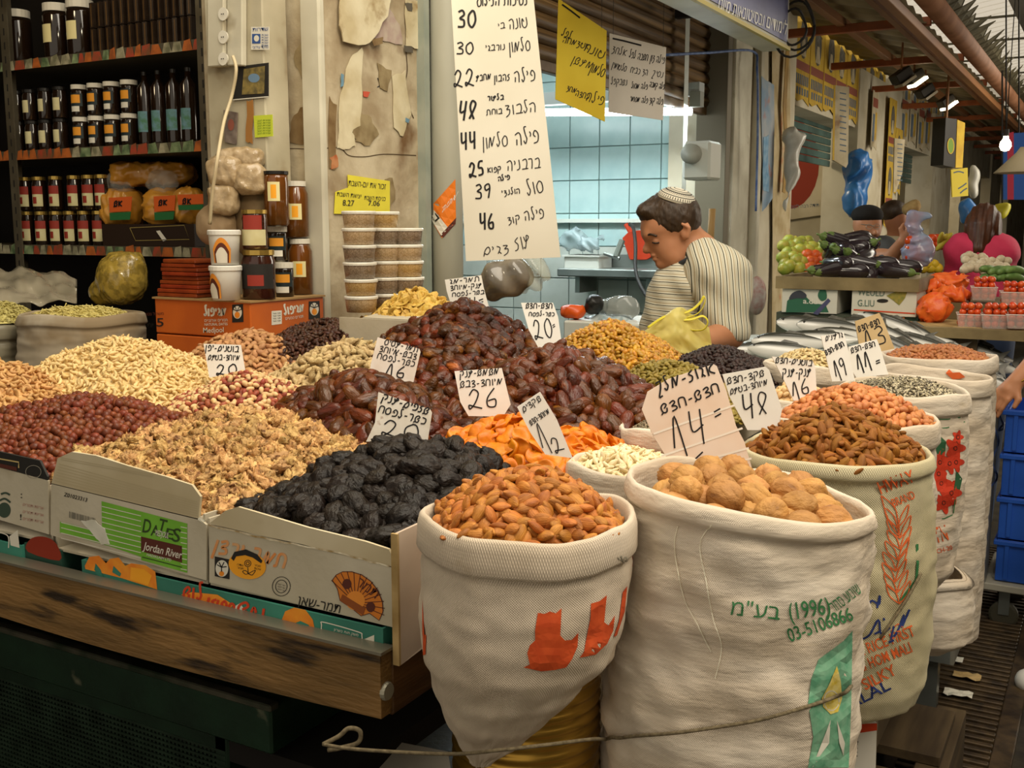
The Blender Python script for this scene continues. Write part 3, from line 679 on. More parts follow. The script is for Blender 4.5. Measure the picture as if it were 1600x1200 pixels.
for s, x, y in (('שדה', 371, 883), ('תמר', 371, 888), ('מובחר', 398, 884), ('איכות', 398, 889)): prt(PB, s, x, y, x + 10, y + 2, 3, M_blk, b1, .0012)
ribbons(PB, [oval(440, 916, 14, 15, .1) + [(454, 917)], oval(440, 916, 9, 10, .1) + [(449, 917)]], 1, .0008).build('stamp_ring', M_blk, b1)
for i in range(3): prt(PB, 'כשר לפסח', 434, 913 + i * 4, 446, 916 + i * 4, 2.6, M_blk, b1)
prt(PB, 'תמר-שאן', 465, 944, 531, 958, 13, M_blk, b1)
fan = [(519, 902)] + [(558 + 47 * math.cos(a) + 0, 936 + 42 * math.sin(a) + 12 * math.cos(a)) for a in [math.radians(d) for d in range(206, 372, 8)]] + [(592, 969)]
fan = [(520, 906), (526, 898), (536, 893), (550, 893), (566, 898), (580, 908), (591, 922), (598, 940), (599, 955), (593, 969), (578, 958), (565, 962), (550, 950), (532, 938), (528, 920)]
patch(PB, fan, mat('fan_ink', 'd07a28', rough=.6), b1, .0008, name='fan_emblem')
ribbons(PB, [[(556, 942), (556 + 46 * math.cos(math.radians(a)), 942 + 48 * math.sin(math.radians(a)) + 10 * math.cos(math.radians(a)))] for a in range(215, 375, 13)] + [fan + [fan[0]]], 1.2, .001).build('fan_lines', M_brn, b1)
patch(PB, oval(556, 938, 15, 15), mat('sun_ink', 'e08c34', rough=.6), b1, .0012); patch(PB, [(536, 928), (572, 950), (568, 961), (532, 938)], mat('hill_ink', '8c4a1e', rough=.6), b1, .0014)
patch(PB, oval(543, 912, 7, 8), M_brn, b1, .0014); patch(PB, oval(580, 948, 7, 8), M_brn, b1, .0014)
prt(PB, 'תמר', 556, 912, 587, 935, 13, M_brn, b1, .0016)
b2 = carton('date_box', 'white box with bright green and maroon panel holding walnut halves', xb + .003, xa - .002, YB, 1.5, 1.081, 1.187, M_card, front=[(80, 755), (312, 811), (322, 820), (322, 907), (79, 836)])
MB().plate([PB.pt(*p) for p in [(80, 756), (90, 716), (112, 706), (150, 712), (200, 728), (260, 745), (300, 758), (313, 776), (310, 812)]], (0, .004, 0)).build('front_flap', M_corr, b2)
hs = MB()
for i in range(9): y = 1; r = ribbons(PB, [[(86 + 1 * i, 751 - i * 4.4), (309, 806 - i * 3.6)]] if i < 7 else [[(95, 715 + (i - 7) * 3), (240, 742 + (i - 7) * 3)]], 1.0, .0004); hs.add(r.v, r.f)
hs.build('flute_lines', mat('flute_shadow', 'b5a785', rough=.9), b2)
patch(PB, [(159, 783), (293, 818), (293, 895), (221, 875), (221, 870), (171, 853), (94, 832), (94, 815), (112, 819), (160, 832)], M_limeg, b2, .0006, name='green_panel')
hs = MB()
for i in range(9):
    y = 791 + i * 8.2; r = ribbons(PB, [[(160 if i < 5 else 96, y if i < 5 else y - 16), (221, y + 15)], [(283, y + 32), (293, y + 34)]], 1.2, .0009); hs.add(r.v, r.f)
hs.build('white_stripes', M_whi, b2)
patch(PB, [(221, 838), (285, 853), (285, 879), (221, 861)], M_brn, b2, .0009)
for ch, x, y, yy, hh in (('D', 223, 831, 833, 21), ('A', 236, 836, 838, 17), ('T', 246, 830, 833, 21), ('E', 258, 840, 843, 16), ('S', 269, 845, 847, 21)): prt(PB, ch, x, y, x + 12, yy, hh, mat('dates_ink', '33461c', rough=.6), b2, .0012)
prt(PB, 'MEDJOUL', 243, 836, 264, 841, 9, M_whi, b2, .0014)
prt(PB, 'Jordan River', 224, 858, 284, 873, 12, M_whi, b2, .0012, rtl=False); prt(PB, 'HADIKLAIM LTD', 230, 868, 268, 877, 4, M_whi, b2, .0012, rtl=False)
ribbons(PB, [[(223, 870), (285, 886)]], 1.5, .0012).build('dark_rule', mat('dates_ink', '33461c'), b2)
prt(PB, 'Z01023313', 100, 775, 136, 784, 6, M_blk, b2, rtl=False); hs = MB()
for i in range(20): r = ribbons(PB, [[(109 + i * 2.1, 799 + i * .55), (109 + i * 2.1, 809 + i * .55)]], random.choice((.6, 1, 1.3)), .0006); hs.add(r.v, r.f)
hs.build('barcode', mat('barcode_ink', '6e6a5f', rough=.7), b2)
torn(PB, [(128, 814), (150, 812), (165, 826), (172, 850), (160, 850), (148, 836)], mat('clear_tape', 'c9c6b4', 'dedbcc', sc=30, rough=.4), b2, .001, 'torn_label', j=1.2, th=.0008)
MB().plate([P(309, 812, y=YB - .001), P(345, 799, y=1.16), P(366, 795, y=1.2), P(318, 818, y=YB)], (0, .002, .004)).build('foil_corner', mat('crumpled_film', 'b9b6a6', rough=.25, metal=.4), b2)
b3 = carton('date_box', 'white box with black torn flap holding the hazelnuts', xc2, xb - .003, YB, 1.5, 1.09, 1.187, M_card, front=[(-150, 692), (0, 731), (75, 751), (76, 835), (-150, 768)])
MB().plate([PB.pt(*p) for p in [(-150, 660), (0, 706), (62, 720), (74, 745), (74, 750), (0, 730), (-150, 690)]], (0, .004, 0)).build('front_flap', M_blk, b3)
ribbons(PB, [[(-20, 713), (30, 722), (30, 731)]], 2, .001).build('gold_rule', mat('gold_ink', 'c9b074'), b3); ribbons(PB, [oval(53, 737, 12, 10) + [(65, 737)]], .8, .001).build('stamp_ring', mat('pale_ink', '9b9484'), b3)
patch(PB, [(-8, 722), (27, 730), (27, 736), (-8, 728)], M_brn, b3, .0009)
patch(PB, oval(7, 797, 10, 12), mat('fig_ink', '3a4a3c', rough=.7), b3); ribbons(PB, [catmull([(0, 782), (8, 779), (17, 785)], 4), catmull([(2, 772), (9, 770), (16, 773)], 4)], 3).build('leaf_mark', MATS['fig_ink'], b3)
for i in range(3): prt(PB, 'אריזת תמרים', 36, 790 + i * 11, 68, 796 + i * 11, 4, mat('pink_ink', 'b9897c', rough=.8), b3)
prt(PB, ':', 33, 778, 35, 778, 7, M_blk, b3, rtl=False); prt(PB, '!', 32, 812, 34, 812, 9, M_blk, b3, rtl=False)
# ================================================================ SACKS
def sack(label, cont, t, tilt=0, coll=.042, m=None, ry=1.0, open_=True, wr=.005, seed=0, und=.006, nu=110, depth=.05, name='sack', cat='sack'):
    """cont: photo contour rows (py, left px, right px) at distance t, from the rim down"""
    rows = []
    for py, a, b in cont:
        L = P(a, py, t=t); R = P(b, py, t=t); rows.append(((L + R) / 2, (R - L).length / 2))
    c0, r0 = rows[0]; zr = c0.z
    def at(z):
        for i in range(len(rows) - 1):
            (ca, ra), (cb, rb) = rows[i], rows[i + 1]
            if z >= cb.z or i == len(rows) - 2:
                f = max(0, min(1, (ca.z - z) / max(1e-6, ca.z - cb.z))); f2 = f * f * (3 - 2 * f) * .5 + f * .5
                return ca.lerp(cb, f2), ra + (rb - ra) * f2
    zb = rows[-1][0].z
    prof = [(-depth, -.012), (-depth * .5, -.009), (-.008, -.006), (-.001, -.0035), (.002, 0), (-.002, .004), (-.012, .006), (-coll * .6, .006), (-coll + .004, .0065), (-coll, .004), (-coll - .003, -.002), (-coll - .012, -.001)]
    nb = 64; prof += [(-coll - .012 - (zr - coll - .012 - zb) * (j + 1) / nb, 0) for j in range(nb)]
    def f(u, v):
        j = min(len(prof) - 1, int(round(v * (len(prof) - 1)))); dz, dr = prof[j]; a = u * 2 * math.pi
        c, r = at(zr + min(dz, 0)); ca, sa = math.cos(a), math.sin(a); body = j > 10
        q = nz(ca * 1.3 + seed, sa * 1.3, 5 + seed) * und * 1.6 + tilt * r * ca
        z = zr + dz + q * max(0, 1 + dz / .12) if dz > -.12 else zr + dz
        k = 1 if body else .25
        rr = r + dr + k * wr * (1.0 * nz(ca * 2.2 + seed * 3, sa * 2.2, dz * 26) + .7 * nz(ca * 5 + seed, sa * 5 + 9, dz * 55)) + wr * .8 * nz(ca * 1.1 + seed * 7, sa * 1.1, dz * 5) + .002 * nz(ca * 6, sa * 6, seed)
        return Vector((0, 0, z)) + Vector((c.x, c.y, 0)) + (RGT * ca + FWD * sa * ry) * rr
    th = thing(name, label, cat)
    mb = MB().grid(f, nu, len(prof) - 1, wrap=True, uvs=(2 * math.pi * r0, (zr - zb)))
    if not open_: pass
    o = mb.build('sack_cloth', m or M_sack, th, smooth=True)
    th['rim'] = [c0.x, c0.y, zr, r0]
    return th, o, (c0.x, c0.y, zr, r0)
M_sack = mat('woven_sack', 'decfba', 'cbbaa2', sc=5, rough=.85, weave=.55, wscale=330, c3='bda582', sc3=7, f3=.66, bump=.25, bs=18)
M_sack2 = mat('woven_white_sack', 'e0d4c2', 'cdbda6', sc=5, rough=.8, weave=.3, wscale=420, bump=2.6, bs=11, stretch=(1, 1, 3.2), c3='b9a684', sc3=7, f3=.68)
M_sack3 = mat('yellowish_sack', 'cfc6a4', 'bdb28d', sc=4, rough=.75, weave=.5, wscale=300, bump=.15, bs=15)
S1t, S1o, S1 = sack('small woven sack with red cat print standing on the gold tin, full of almonds', [(800, 661, 986), (840, 660, 986), (900, 659, 982), (960, 657, 975), (1010, 662, 958), (1060, 676, 912), (1110, 692, 862), (1150, 712, 818), (1192, 736, 768)], 1.25, m=M_sack, wr=.0035, seed=1)
S2t, S2o, S2 = sack('large front white sack of whole walnuts with green Hebrew print', [(764, 986, 1352), (830, 975, 1354), (920, 966, 1350), (1000, 955, 1342), (1100, 945, 1332), (1200, 944, 1326), (1330, 950, 1322), (1500, 965, 1310)], 1.32, tilt=-.12, m=M_sack2, wr=.008, seed=2, und=.008, coll=.021, depth=.1)
S3t, S3o, S3 = sack('yellowish rice sack with orange and blue print filled with brown almonds', [(700, 1166, 1444), (760, 1164, 1448), (860, 1166, 1450), (960, 1168, 1446), (1040, 1176, 1436), (1072, 1190, 1424), (1094, 1220, 1385)], 1.62, m=M_sack3, wr=.004, seed=3, coll=.021)
S4t, S4o, S4 = sack('white sack heaped with pink-skinned peanuts behind the brown almonds', [(650, 1215, 1456), (720, 1213, 1454), (800, 1216, 1452), (900, 1220, 1448), (990, 1225, 1440)], 1.92, m=M_sack2, wr=.004, seed=4)
S5t, S5o, S5 = sack('sack printed with red flowers and green leaves filled with striped sunflower seeds', [(606, 1315, 1504), (660, 1313, 1506), (740, 1313, 1502), (820, 1316, 1494), (880, 1325, 1484), (905, 1350, 1466)], 2.28, m=M_sack2, wr=.004, seed=5)
S6t, S6o, S6 = sack('tall empty white sack with an orange patch inside its open rim', [(582, 1378, 1541), (660, 1376, 1540), (740, 1376, 1536), (840, 1380, 1530), (920, 1390, 1522), (985, 1410, 1512)], 2.62, m=M_sack2, wr=.004, seed=6, depth=.11, tilt=-.05)
S7t, S7o, S7 = sack('last white sack in the row, filled with reddish peanuts before the fish', [(553, 1382, 1548), (620, 1380, 1548), (720, 1380, 1544), (860, 1384, 1532), (985, 1394, 1522)], 2.98, m=M_sack2, wr=.003, seed=7)
S8t, S8o, S8 = sack('low white sack of blanched almonds between apricots and walnuts', [(722, 890, 1062), (760, 890, 1062), (860, 895, 1058), (1010, 900, 1050)], 1.62, m=M_sack2, wr=.003, seed=8, nu=70)
S9t, S9o, S9 = sack('small white sack of tiny grey seeds behind the big price sign', [(664, 971, 1075), (700, 971, 1075), (770, 975, 1070)], 1.9, m=M_sack2, wr=.004, seed=9, nu=70)
S10t, S10o, S10 = sack('white sack of cream pumpkin seeds below the fish counter', [(566, 1196, 1330), (600, 1196, 1330), (700, 1200, 1326)], 2.55, m=M_sack2, wr=.003, seed=10, nu=70)
S11t, S11o, S11 = sack('white sack of roasted golden nuts showing under the tag 48', [(620, 1190, 1300), (660, 1190, 1300), (760, 1195, 1296)], 2.2, m=M_sack2, wr=.003, seed=11, nu=70)
# lower filled sack under the flower print
lowt, lowo, low = sack('plump plain white sack lying beneath the flower-print sack', [(893, 1395, 1500), (900, 1370, 1512), (940, 1360, 1516), (985, 1365, 1513), (1008, 1395, 1480)], 2.45, m=M_sack2, wr=.003, seed=12, nu=70, coll=.005, depth=.01)
# prints on sacks
sf1 = Surf(S1o); sf2 = Surf(S2o); sf3 = Surf(S3o); sf5 = Surf([S5o]); sf4 = Surf(S4o); sf6 = Surf(S6o)
M_catred = mat('red_cat_ink', 'cf5322', 'c0461a', sc=60, rough=.75)
cat1 = [(840, 957), (850, 959), (859, 955), (868, 958), (877, 950), (876, 975), (875, 992), (882, 1000), (893, 999), (903, 988), (902, 1010), (893, 1030), (884, 1042), (866, 1046), (845, 1048), (818, 1042), (828, 1038), (824, 1020), (828, 1008), (836, 1000), (836, 985), (838, 970)]
patch(sf1, cat1, M_catred, S1t, .001, 'cat_print', res=3)
cat2 = [(923, 943), (936, 939), (947, 930), (945, 950), (943, 972), (950, 977), (960, 961), (957, 985), (948, 1005), (930, 1022), (905, 1027), (912, 1018), (915, 1000), (918, 985), (922, 965)]
patch(sf1, cat2, M_catred, S1t, .001, 'cat_print', res=3)
patch(sf1, [(972, 925), (979, 915), (975, 955), (963, 992), (958, 995), (966, 970)], M_catred, S1t, .001, 'cat_print', res=2)
patch(sf1, [(661, 935), (661, 990), (667, 992), (666, 1022), (662, 1024)], M_catred, S1t, .001, 'cat_print', res=1)
prt(sf1, 'No', 968, 882, 981, 876, 12, mat('grey_ink', '8b8676', rough=.8), S1t, .0012, rtl=False)
M_gink = mat('green_ink', '2c6a3c', '3f7a4c', sc=80, rough=.7)
prt(sf2, 'בע"מ', 1142, 960, 1217, 968, 24, M_gink, S2t, .0014); prt(sf2, '(1996)', 1234, 968, 1297, 958, 26, M_gink, S2t, .0014, rtl=False)
prt(sf2, 'שינוע סחר', 1303, 957, 1346, 925, 17, M_gink, S2t, .0014); prt(sf2, '03-5106866', 1234, 1003, 1333, 968, 22, M_gink, S2t, .0014, rtl=False)
M_gband = mat('green_band_ink', '5d9a78', '7fae8e', sc=60, rough=.8)
patch(sf2, [(1278, 1030), (1318, 1000), (1331, 985), (1329, 1100), (1325, 1199), (1262, 1199), (1270, 1150), (1262, 1100), (1267, 1060)], M_gband, S2t, .001, 'green_band', res=4)
patch(sf2, [(1306, 1040), (1312, 1064), (1314, 1090), (1308, 1112), (1296, 1116), (1284, 1104), (1282, 1090), (1292, 1072)], mat('yellow_ink', 'd8bc3c', 'e4d48a', sc=80, rough=.7), S2t, .0018, 'flame_print', res=2)
patch(sf2, [(1306, 1125), (1318, 1160), (1316, 1180), (1310, 1160)], M_whi, S2t, .0018, res=1); patch(sf2, [(1296, 1124), (1294, 1160), (1268, 1198), (1282, 1160)], M_whi, S2t, .0018, res=1)
ribbons(sf2, [oval(1297, 1094, 12, 16) + [(1309, 1094)]], 1.5, .0022).build('ring_mark', M_whi, S2t)
patch(sf2, [(985, 868), (990, 870), (990, 886), (984, 884)], M_catred, S2t, .001, res=1)
mb = ribbons(sf2, [catmull([(1060, 822), (1055, 850), (1062, 900), (1072, 940), (1088, 970), (1112, 1018)], 8), catmull([(1112, 820), (1095, 850), (1104, 910), (1116, 970), (1128, 1010), (1118, 1060)], 8)], 1.6, .002); mb.build('loose_thread', mat('thread_white', 'e6dfc8'), S2t)
M_oink = mat('rice_orange_ink', 'd2602c', rough=.7); M_bink = mat('rice_blue_ink', '27366e', rough=.7)
prt(sf3, 'HWAY', 1376, 772, 1430, 752, 20, M_oink, S3t, .0012, rtl=False); prt(sf3, 'BRAND', 1396, 792, 1430, 778, 13, M_oink, S3t, .0012, rtl=False)
prt(sf3, 'FINE RICE FIRST', 1322, 1034, 1430, 992, 17, M_oink, S3t, .0012, rtl=False); prt(sf3, 'THAI HOM MALI', 1324, 1058, 1425, 1018, 17, M_oink, S3t, .0012, rtl=False); prt(sf3, 'SILKY', 1352, 1078, 1402, 1052, 18, M_oink, S3t, .0012, rtl=False)
prt(sf3, '.ALAL', 1325, 1110, 1392, 1076, 19, M_bink, S3t, .0012, rtl=False)
ribbons(sf3, [catmull([(1338, 948), (1350, 942), (1356, 946), (1362, 938), (1373, 944), (1374, 930), (1370, 950)], 5), catmull([(1341, 1000), (1358, 992), (1372, 968), (1376, 990), (1390, 980)], 5), catmull([(1396, 978), (1392, 998), (1402, 985), (1412, 960), (1408, 980), (1420, 952)], 5), [(1366, 990), (1374, 986)], [(1380, 965), (1381, 969)], [(1388, 1003), (1396, 1000)]], 3.2, .0012).build('arabic_lettering', M_bink, S3t)
wheat = []
for i in range(8):
    y = 806 + i * 17; x = 1402 + 4 * math.sin(i); s = 1
    wheat += [catmull([(x, y + 18), (x - 15, y + 6), (x - 20, y - 12), (x - 6, y), (x, y + 18)], 4), catmull([(x, y + 18), (x + 13, y + 2), (x + 17, y - 18), (x + 6, y - 2), (x, y + 18)], 4)]
wheat += [catmull([(1376, 774), (1383, 800), (1392, 820), (1404, 835), (1400, 800), (1390, 785), (1376, 774)], 5), catmull([(1392, 985), (1402, 975), (1410, 980)], 4)]
ribbons(sf3, wheat, 1.8, .0012).build('wheat_print', M_oink, S3t)
ribbons(sf3, [[(1432, 850), (1433, 880), (1431, 905), (1420, 920), (1405, 940)]], 4, .0012).build('green_rule', M_gink, S3t)
prt(sf4, 'TRADING', 1430, 765, 1452, 752, 9, M_oink, S4t, .0012, rtl=False); ribbons(sf4, [catmull([(1436, 790), (1443, 784), (1452, 778)], 4), catmull([(1434, 815), (1442, 808), (1452, 800)], 4)], 2, .0012).build('arabic_lettering', M_oink, S4t)
patch(sf4, [(1434, 840), (1442, 838), (1441, 868), (1434, 870)], M_gink, S4t, .0012, res=1)
M_flow = mat('flower_red_ink', 'c43a22', rough=.6)
def flower(cx, cy, r):
    r *= 1.3; return [(cx + (r * (.78 + .22 * math.cos(5 * a))) * math.cos(a) * .8, cy + (r * (.78 + .22 * math.cos(5 * a))) * math.sin(a)) for a in [2 * math.pi * i / 40 for i in range(40)]]
patch(sf5, [(1463, 676), (1478, 690), (1476, 712), (1462, 708)], mat('leaf_ink', '2e5a3a', rough=.6), S5t, .0009, res=1); patch(sf5, [(1494, 735), (1503, 748), (1497, 776), (1490, 765)], MATS['leaf_ink'], S5t, .0009, res=1)
for cx, cy, r in ((1468, 722, 17), (1492, 700, 16), (1483, 724, 14), (1470, 755, 17), (1486, 770, 16), (1474, 785, 15), (1496, 683, 9), (1493, 722, 13), (1466, 740, 13)):
    patch(sf5, flower(cx, cy, r), M_flow, S5t, .0012, 'flower_print', res=1)
    ribbons(sf5, [oval(cx, cy, 2.5, 3)], .9, .0018).build('flower_centre', M_blk, S5t)
ribbons(sf5, [[(1462, 670), (1480, 668), (1507, 659)], [(1462, 655), (1480, 655), (1500, 652)], [(1458, 812), (1475, 810), (1488, 804)], [(1489, 802), (1492, 780)]], 1.6, .0012).build('green_rule', M_gink, S5t)
prt(sf5, 'KTN', 1453, 851, 1482, 843, 24, M_oink, S5t, .0012, rtl=False); prt(sf5, 'ARCH-20', 1452, 868, 1488, 858, 7, M_oink, S5t, .0012, rtl=False)
patch(sf6, [(1478, 573), (1500, 572), (1518, 574), (1518, 586), (1500, 592), (1478, 593)], M_oink, S6t, .002, 'orange_patch', res=2)
# rope, tin, white tea box, planks
sfr = Surf([S1o, S2o, S3o])
rp = [P(505, 1163, t=1.25), P(560, 1171, t=1.22), P(700, 1178, t=1.19), P(780, 1172, t=1.14), P(860, 1163, t=1.15), P(925, 1155, t=1.19)]
for x, y in ((952, 1152), (962, 1152), (975, 1151), (1000, 1149), (1060, 1143), (1120, 1134), (1180, 1122), (1240, 1108), (1300, 1084), (1322, 1070)):
    q = sf2.pt(x, y, .006); rp.append(q if q is not None else P(x, y, t=1.3))
for x, y in ((1345, 1035), (1380, 985), (1410, 940), (1436, 895)):
    q = sf3.pt(x, y, .004); rp.append(q if q is not None else P(x, y, t=1.6))
ro = thing('rope', 'thin grey-brown rope tied around the front sacks', 'rope')
MB().tube(catmull(rp, 6), .0023, 7).build('rope_strand', mat('rope', '7b6e54', '5c513c', sc=200, rough=.9), ro, smooth=True)
MB().tube(catmull([P(505, 1163, t=1.25), P(530, 1150, t=1.25), P(545, 1138, t=1.25), P(562, 1142, t=1.25), P(560, 1160, t=1.25), P(535, 1168, t=1.25), P(512, 1172, t=1.25)], 5), .003, 7).build('knot_loop', MATS['rope'], ro, smooth=True)
ti = thing('gold_tin', 'large ribbed gold tin can under the small almond sack', 'tin can')
tc_ = P(822, 1100, t=1.34); prof = [(.0, 0), (.098, 0)]
for i in range(120): z = .005 + i * .00425; prof.append((.098 + .0022 * math.sin(i * math.pi / 2), z))
prof += [(.101, .515), (.101, .52), (.09, .52), (0, .515)]
MB().lathe(prof, (tc_.x, tc_.y, .57), 48).build('ribbed_body', mat('gold_lacquer', 'b08a3c', '8f6c28', sc=8, rough=.32, metal=.85), ti, smooth=True)
st = thing('wooden_crate', 'dark wooden support crate hidden beneath the gold tin and sacks', 'crate')
MB().span((-.98, 1.0, .54), (-.28, 1.5, .57)).build('crate_top', M_wooddk, st)
for x in (-.95, -.32):
    for y in (1.05, 1.45): MB().span((x - .03, y - .03, 0), (x + .03, y + .03, .54)).build('leg', M_wooddk, st)
tx = P(1346, 1150, t=1.75)
tb2 = thing('tea_box', 'small white box with red band and Arabic words below the rice sack', 'box')
PT = facing(1.6, 1346, 1150, yaw=.25)
MB().plate([PT.pt(*p) for p in [(1290, 1118), (1370, 1129), (1368, 1215), (1290, 1215)]], PT.n * -.12).build('carton', mat('white_carton', 'd6d1c4', rough=.6), tb2)
patch(PT, [(1310, 1132), (1370, 1130), (1370, 1141), (1310, 1150)], M_red, tb2); prt(PT, '\ufeb7\ufe8e\ufef1', 1325, 1164, 1341, 1158, 8, M_blk, tb2, rtl=False)
for i in range(3): prt(PT, '\ufeb7\ufe8e\ufef1 \ufea3\ufee0\ufeee', 1322, 1172 + i * 6, 1340, 1169 + i * 6, 3.5, M_blk, tb2, rtl=False)
M_bm = mat('old_beam', '5d4d34', '3c2f1e', sc=6, rough=.8, stretch=(3, .3, 3))
pl_ = thing('wooden_pallet', 'low grimy wooden pallet beneath the sacks beside the drain', 'pallet')
for i in range(4): MB().span((-.72, 1.5 + i * .42, .22), (-.3, 1.8 + i * .42, .25)).build('deck_board', M_bm, pl_, bev=.003)
for x in (-.68, -.5, -.32): MB().span((x - .04, 1.45, 0), (x + .04, 3.15, .22)).build('beam', M_bm, pl_, bev=.003)
bb = thing('support_box', 'brown upturned carton the tall sacks rest on', 'box')
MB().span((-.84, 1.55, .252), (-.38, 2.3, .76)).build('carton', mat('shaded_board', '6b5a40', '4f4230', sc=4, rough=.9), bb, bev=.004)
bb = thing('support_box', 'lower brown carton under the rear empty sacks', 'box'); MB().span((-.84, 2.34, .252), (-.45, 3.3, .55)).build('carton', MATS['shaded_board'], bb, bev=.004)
bb = thing('raisin_box', 'brown carton beneath the black and green raisins', 'box'); MB().span((-1.02, 2.02, 1.122), (-.70, 2.72, 1.2)).build('carton', M_card, bb, bev=.003)
pa = thing('paper_sheet', 'grey-white paper sheet lying in the shade beside the gold tin', 'paper')
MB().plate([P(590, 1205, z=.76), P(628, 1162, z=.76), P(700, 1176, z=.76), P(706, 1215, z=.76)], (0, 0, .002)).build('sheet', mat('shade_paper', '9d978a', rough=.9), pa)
pb2 = thing('low_shelf', 'dark shelf board below the tray holding a paper sheet', 'shelf'); MB().span((-1.4, 1.2, .72), (-.985, 1.62, .758)).build('board', M_dark, pb2)
for x in (-1.38, -1.0): MB().span((x - .01, 1.56, 0), (x + .01, 1.6, .72)).build('leg', M_dark, pb2)

# ================================================================ HEAPS
HP = []
def heap(nm, px, py, t, a, b, base, q=1.4, n=2.4, clip=None, wob=.012, shift=(0, 0)):
    p = P(px, py, t=t); p = p + Vector((shift[0], shift[1], 0)) if shift != (0, 0) else p
    HP.append(dict(nm=nm, c=(p.x, p.y), z=p.z, a=a, b=b, base=base, q=q, n=n, clip=clip, wob=wob)); return len(HP) - 1
def sheap(nm, S, dip, rise, q=2.0, tilt=0, ins=.012):
    HP.append(dict(nm=nm, c=(S[0], S[1]), z=S[2] + rise, a=S[3] - ins, b=S[3] - ins, base=S[2] - dip, q=q, n=2, clip=None, wob=.004, tilt=tilt)); return len(HP) - 1
def Hi(i, x, y):
    h = HP[i]; dx = np.abs(x - h['c'][0]) / h['a']; dy = np.abs(y - h['c'][1]) / h['b']
    e = (dx ** h['n'] + dy ** h['n']) ** (1 / h['n'])
    e = e * (1 + .07 * np.sin(4 * np.arctan2(y - h['c'][1], x - h['c'][0]) + i * 1.7))
    z = h['base'] + (h['z'] - h['base']) * (1 - e ** h['q']) + h['wob'] * .5 * (np.sin(x * 41 + i) * np.sin(y * 37 + i * 2)) * (e > .15)
    if h.get('tilt'): z = z + h['tilt'] * ((x - h['c'][0]) * RGT.x + (y - h['c'][1]) * RGT.y)
    z = np.where(e < 1.0, z, -9.0)
    if h['clip']:
        x0, x1, y0, y1 = h['clip']; z = np.where((x > x0) & (x < x1) & (y > y0) & (y < y1), z, -9.0)
    return z
def Hall(x, y, skip=-1):
    z = np.full(np.shape(x), -9.0)
    for i in range(len(HP)):
        if i != skip: z = np.maximum(z, Hi(i, x, y))
    return z
hPr = heap('prune', 640, 698, 1.60, .235, .27, 1.165, 1.3, clip=(-1.12, -.797, 1.103, 1.75))
hWh = heap('walnut half', 372, 648, 1.86, .33, .34, 1.165, 1.25, clip=(-1.6, -.98, 1.098, 1.8))
hHz = heap('hazelnut', 130, 622, 2.02, .38, .33, 1.16, 1.3, clip=(-2.4, -1.43, 1.092, 1.8))
hMx = heap('mixed peanut', 385, 582, 2.2, .26, .24, 1.17, 1.3)
hCa = heap('cashew', 190, 528, 2.45, .40, .30, 1.18, 1.4)
hRc = heap('roasted cashew', -20, 562, 2.3, .30, .25, 1.17, 1.4)
hBa = heap('shelled almond', 392, 517, 2.62, .29, .24, 1.2, 1.4)
hRb = heap('brown raisin', 510, 500, 2.68, .26, .22, 1.24, 1.5)
hPs = heap('peanut in shell', 545, 536, 2.4, .25, .22, 1.2, 1.5)
hD1 = heap('date', 718, 478, 2.45, .30, .34, 1.2, 1.4)
hD2 = heap('date', 872, 548, 2.12, .30, .30, 1.17, 1.45)
hD3 = heap('date', 565, 585, 2.0, .26, .17, 1.19, 1.4)
hAp = heap('apricot', 805, 655, 1.75, .21, .13, 1.17, 1.5)
hAp2 = heap('apricot', 915, 675, 1.8, .13, .1, 1.17, 1.5)
hBn = heap('banana chip', 650, 453, 2.8, .17, .15, 1.32, 1.3)
hGr = heap('golden raisin', 955, 502, 2.62, .26, .28, 1.2, 1.4)
hGn = heap('green raisin', 1045, 566, 2.3, .2, .17, 1.2, 1.5)
hBk = heap('black raisin', 1122, 542, 2.6, .2, .2, 1.2, 1.5)
hA1 = sheap('a', S1, .006, .052, 1.6, ins=.0105); hW = sheap('w', S2, .018, -.008, 1.8, tilt=-.12, ins=.029); hA3 = sheap('b', S3, .008, .062, 1.6, ins=.009); hP4 = sheap('p', S4, .01, .055, 1.7)
hS5 = sheap('s', S5, .012, .02); hP7 = sheap('q', S7, .01, .022); hB8 = sheap('bl', S8, .01, .02); hS9 = sheap('s9', S9, .02, .008); hS10 = sheap('s10', S10, .01, .03); hG11 = sheap('g', S11, .01, .03)
# ---- nut shapes
_ico = {}
def ico(sub):
    if sub not in _ico:
        bm = bmesh.new(); bmesh.ops.create_icosphere(bm, subdivisions=sub, radius=1)
        _ico[sub] = (np.array([v.co[:] for v in bm.verts]), [tuple(v.index for v in f.verts) for f in bm.faces]); bm.free()
    return _ico[sub]
def nutmesh(nm, sub, fn, m, k=3):
    out = []
    for i in range(k):
        v, f = ico(sub); vs = [fn(Vector(p), i) for p in v]
        me = bpy.data.meshes.new(nm); me.from_pydata([tuple(p) for p in vs], [], f); me.polygons.foreach_set('use_smooth', [True] * len(f)); me.materials.append(m); out.append(me)
    return out
def N3(p, s, o=0): return noise.noise(Vector((p.x * s + o, p.y * s + o * 2, p.z * s)))
def f_almond(L, W, T):
    def f(p, i):
        k = 1 - .42 * max(0, p.x) ** 2 - .1 * max(0, -p.x); return Vector((p.x * L, p.y * W * k * (1 + .05 * i), p.z * T * k)) * (1 + .05 * N3(p, 3, i * 9))
    return f
def f_walnut(p, i):
    r = .0222 * (1 + .04 * N3(p, 2, i * 7) - .03 * abs(N3(p, 6, i))); sm = math.exp(-(p.y / .06) ** 2) * .085 - math.exp(-(abs(p.y) - .14) ** 2 / .004) * .03
    v = p * r * (1 + sm); v.x *= 1.1; v.z *= .95
    if p.x > .93: v.x += .001
    return v
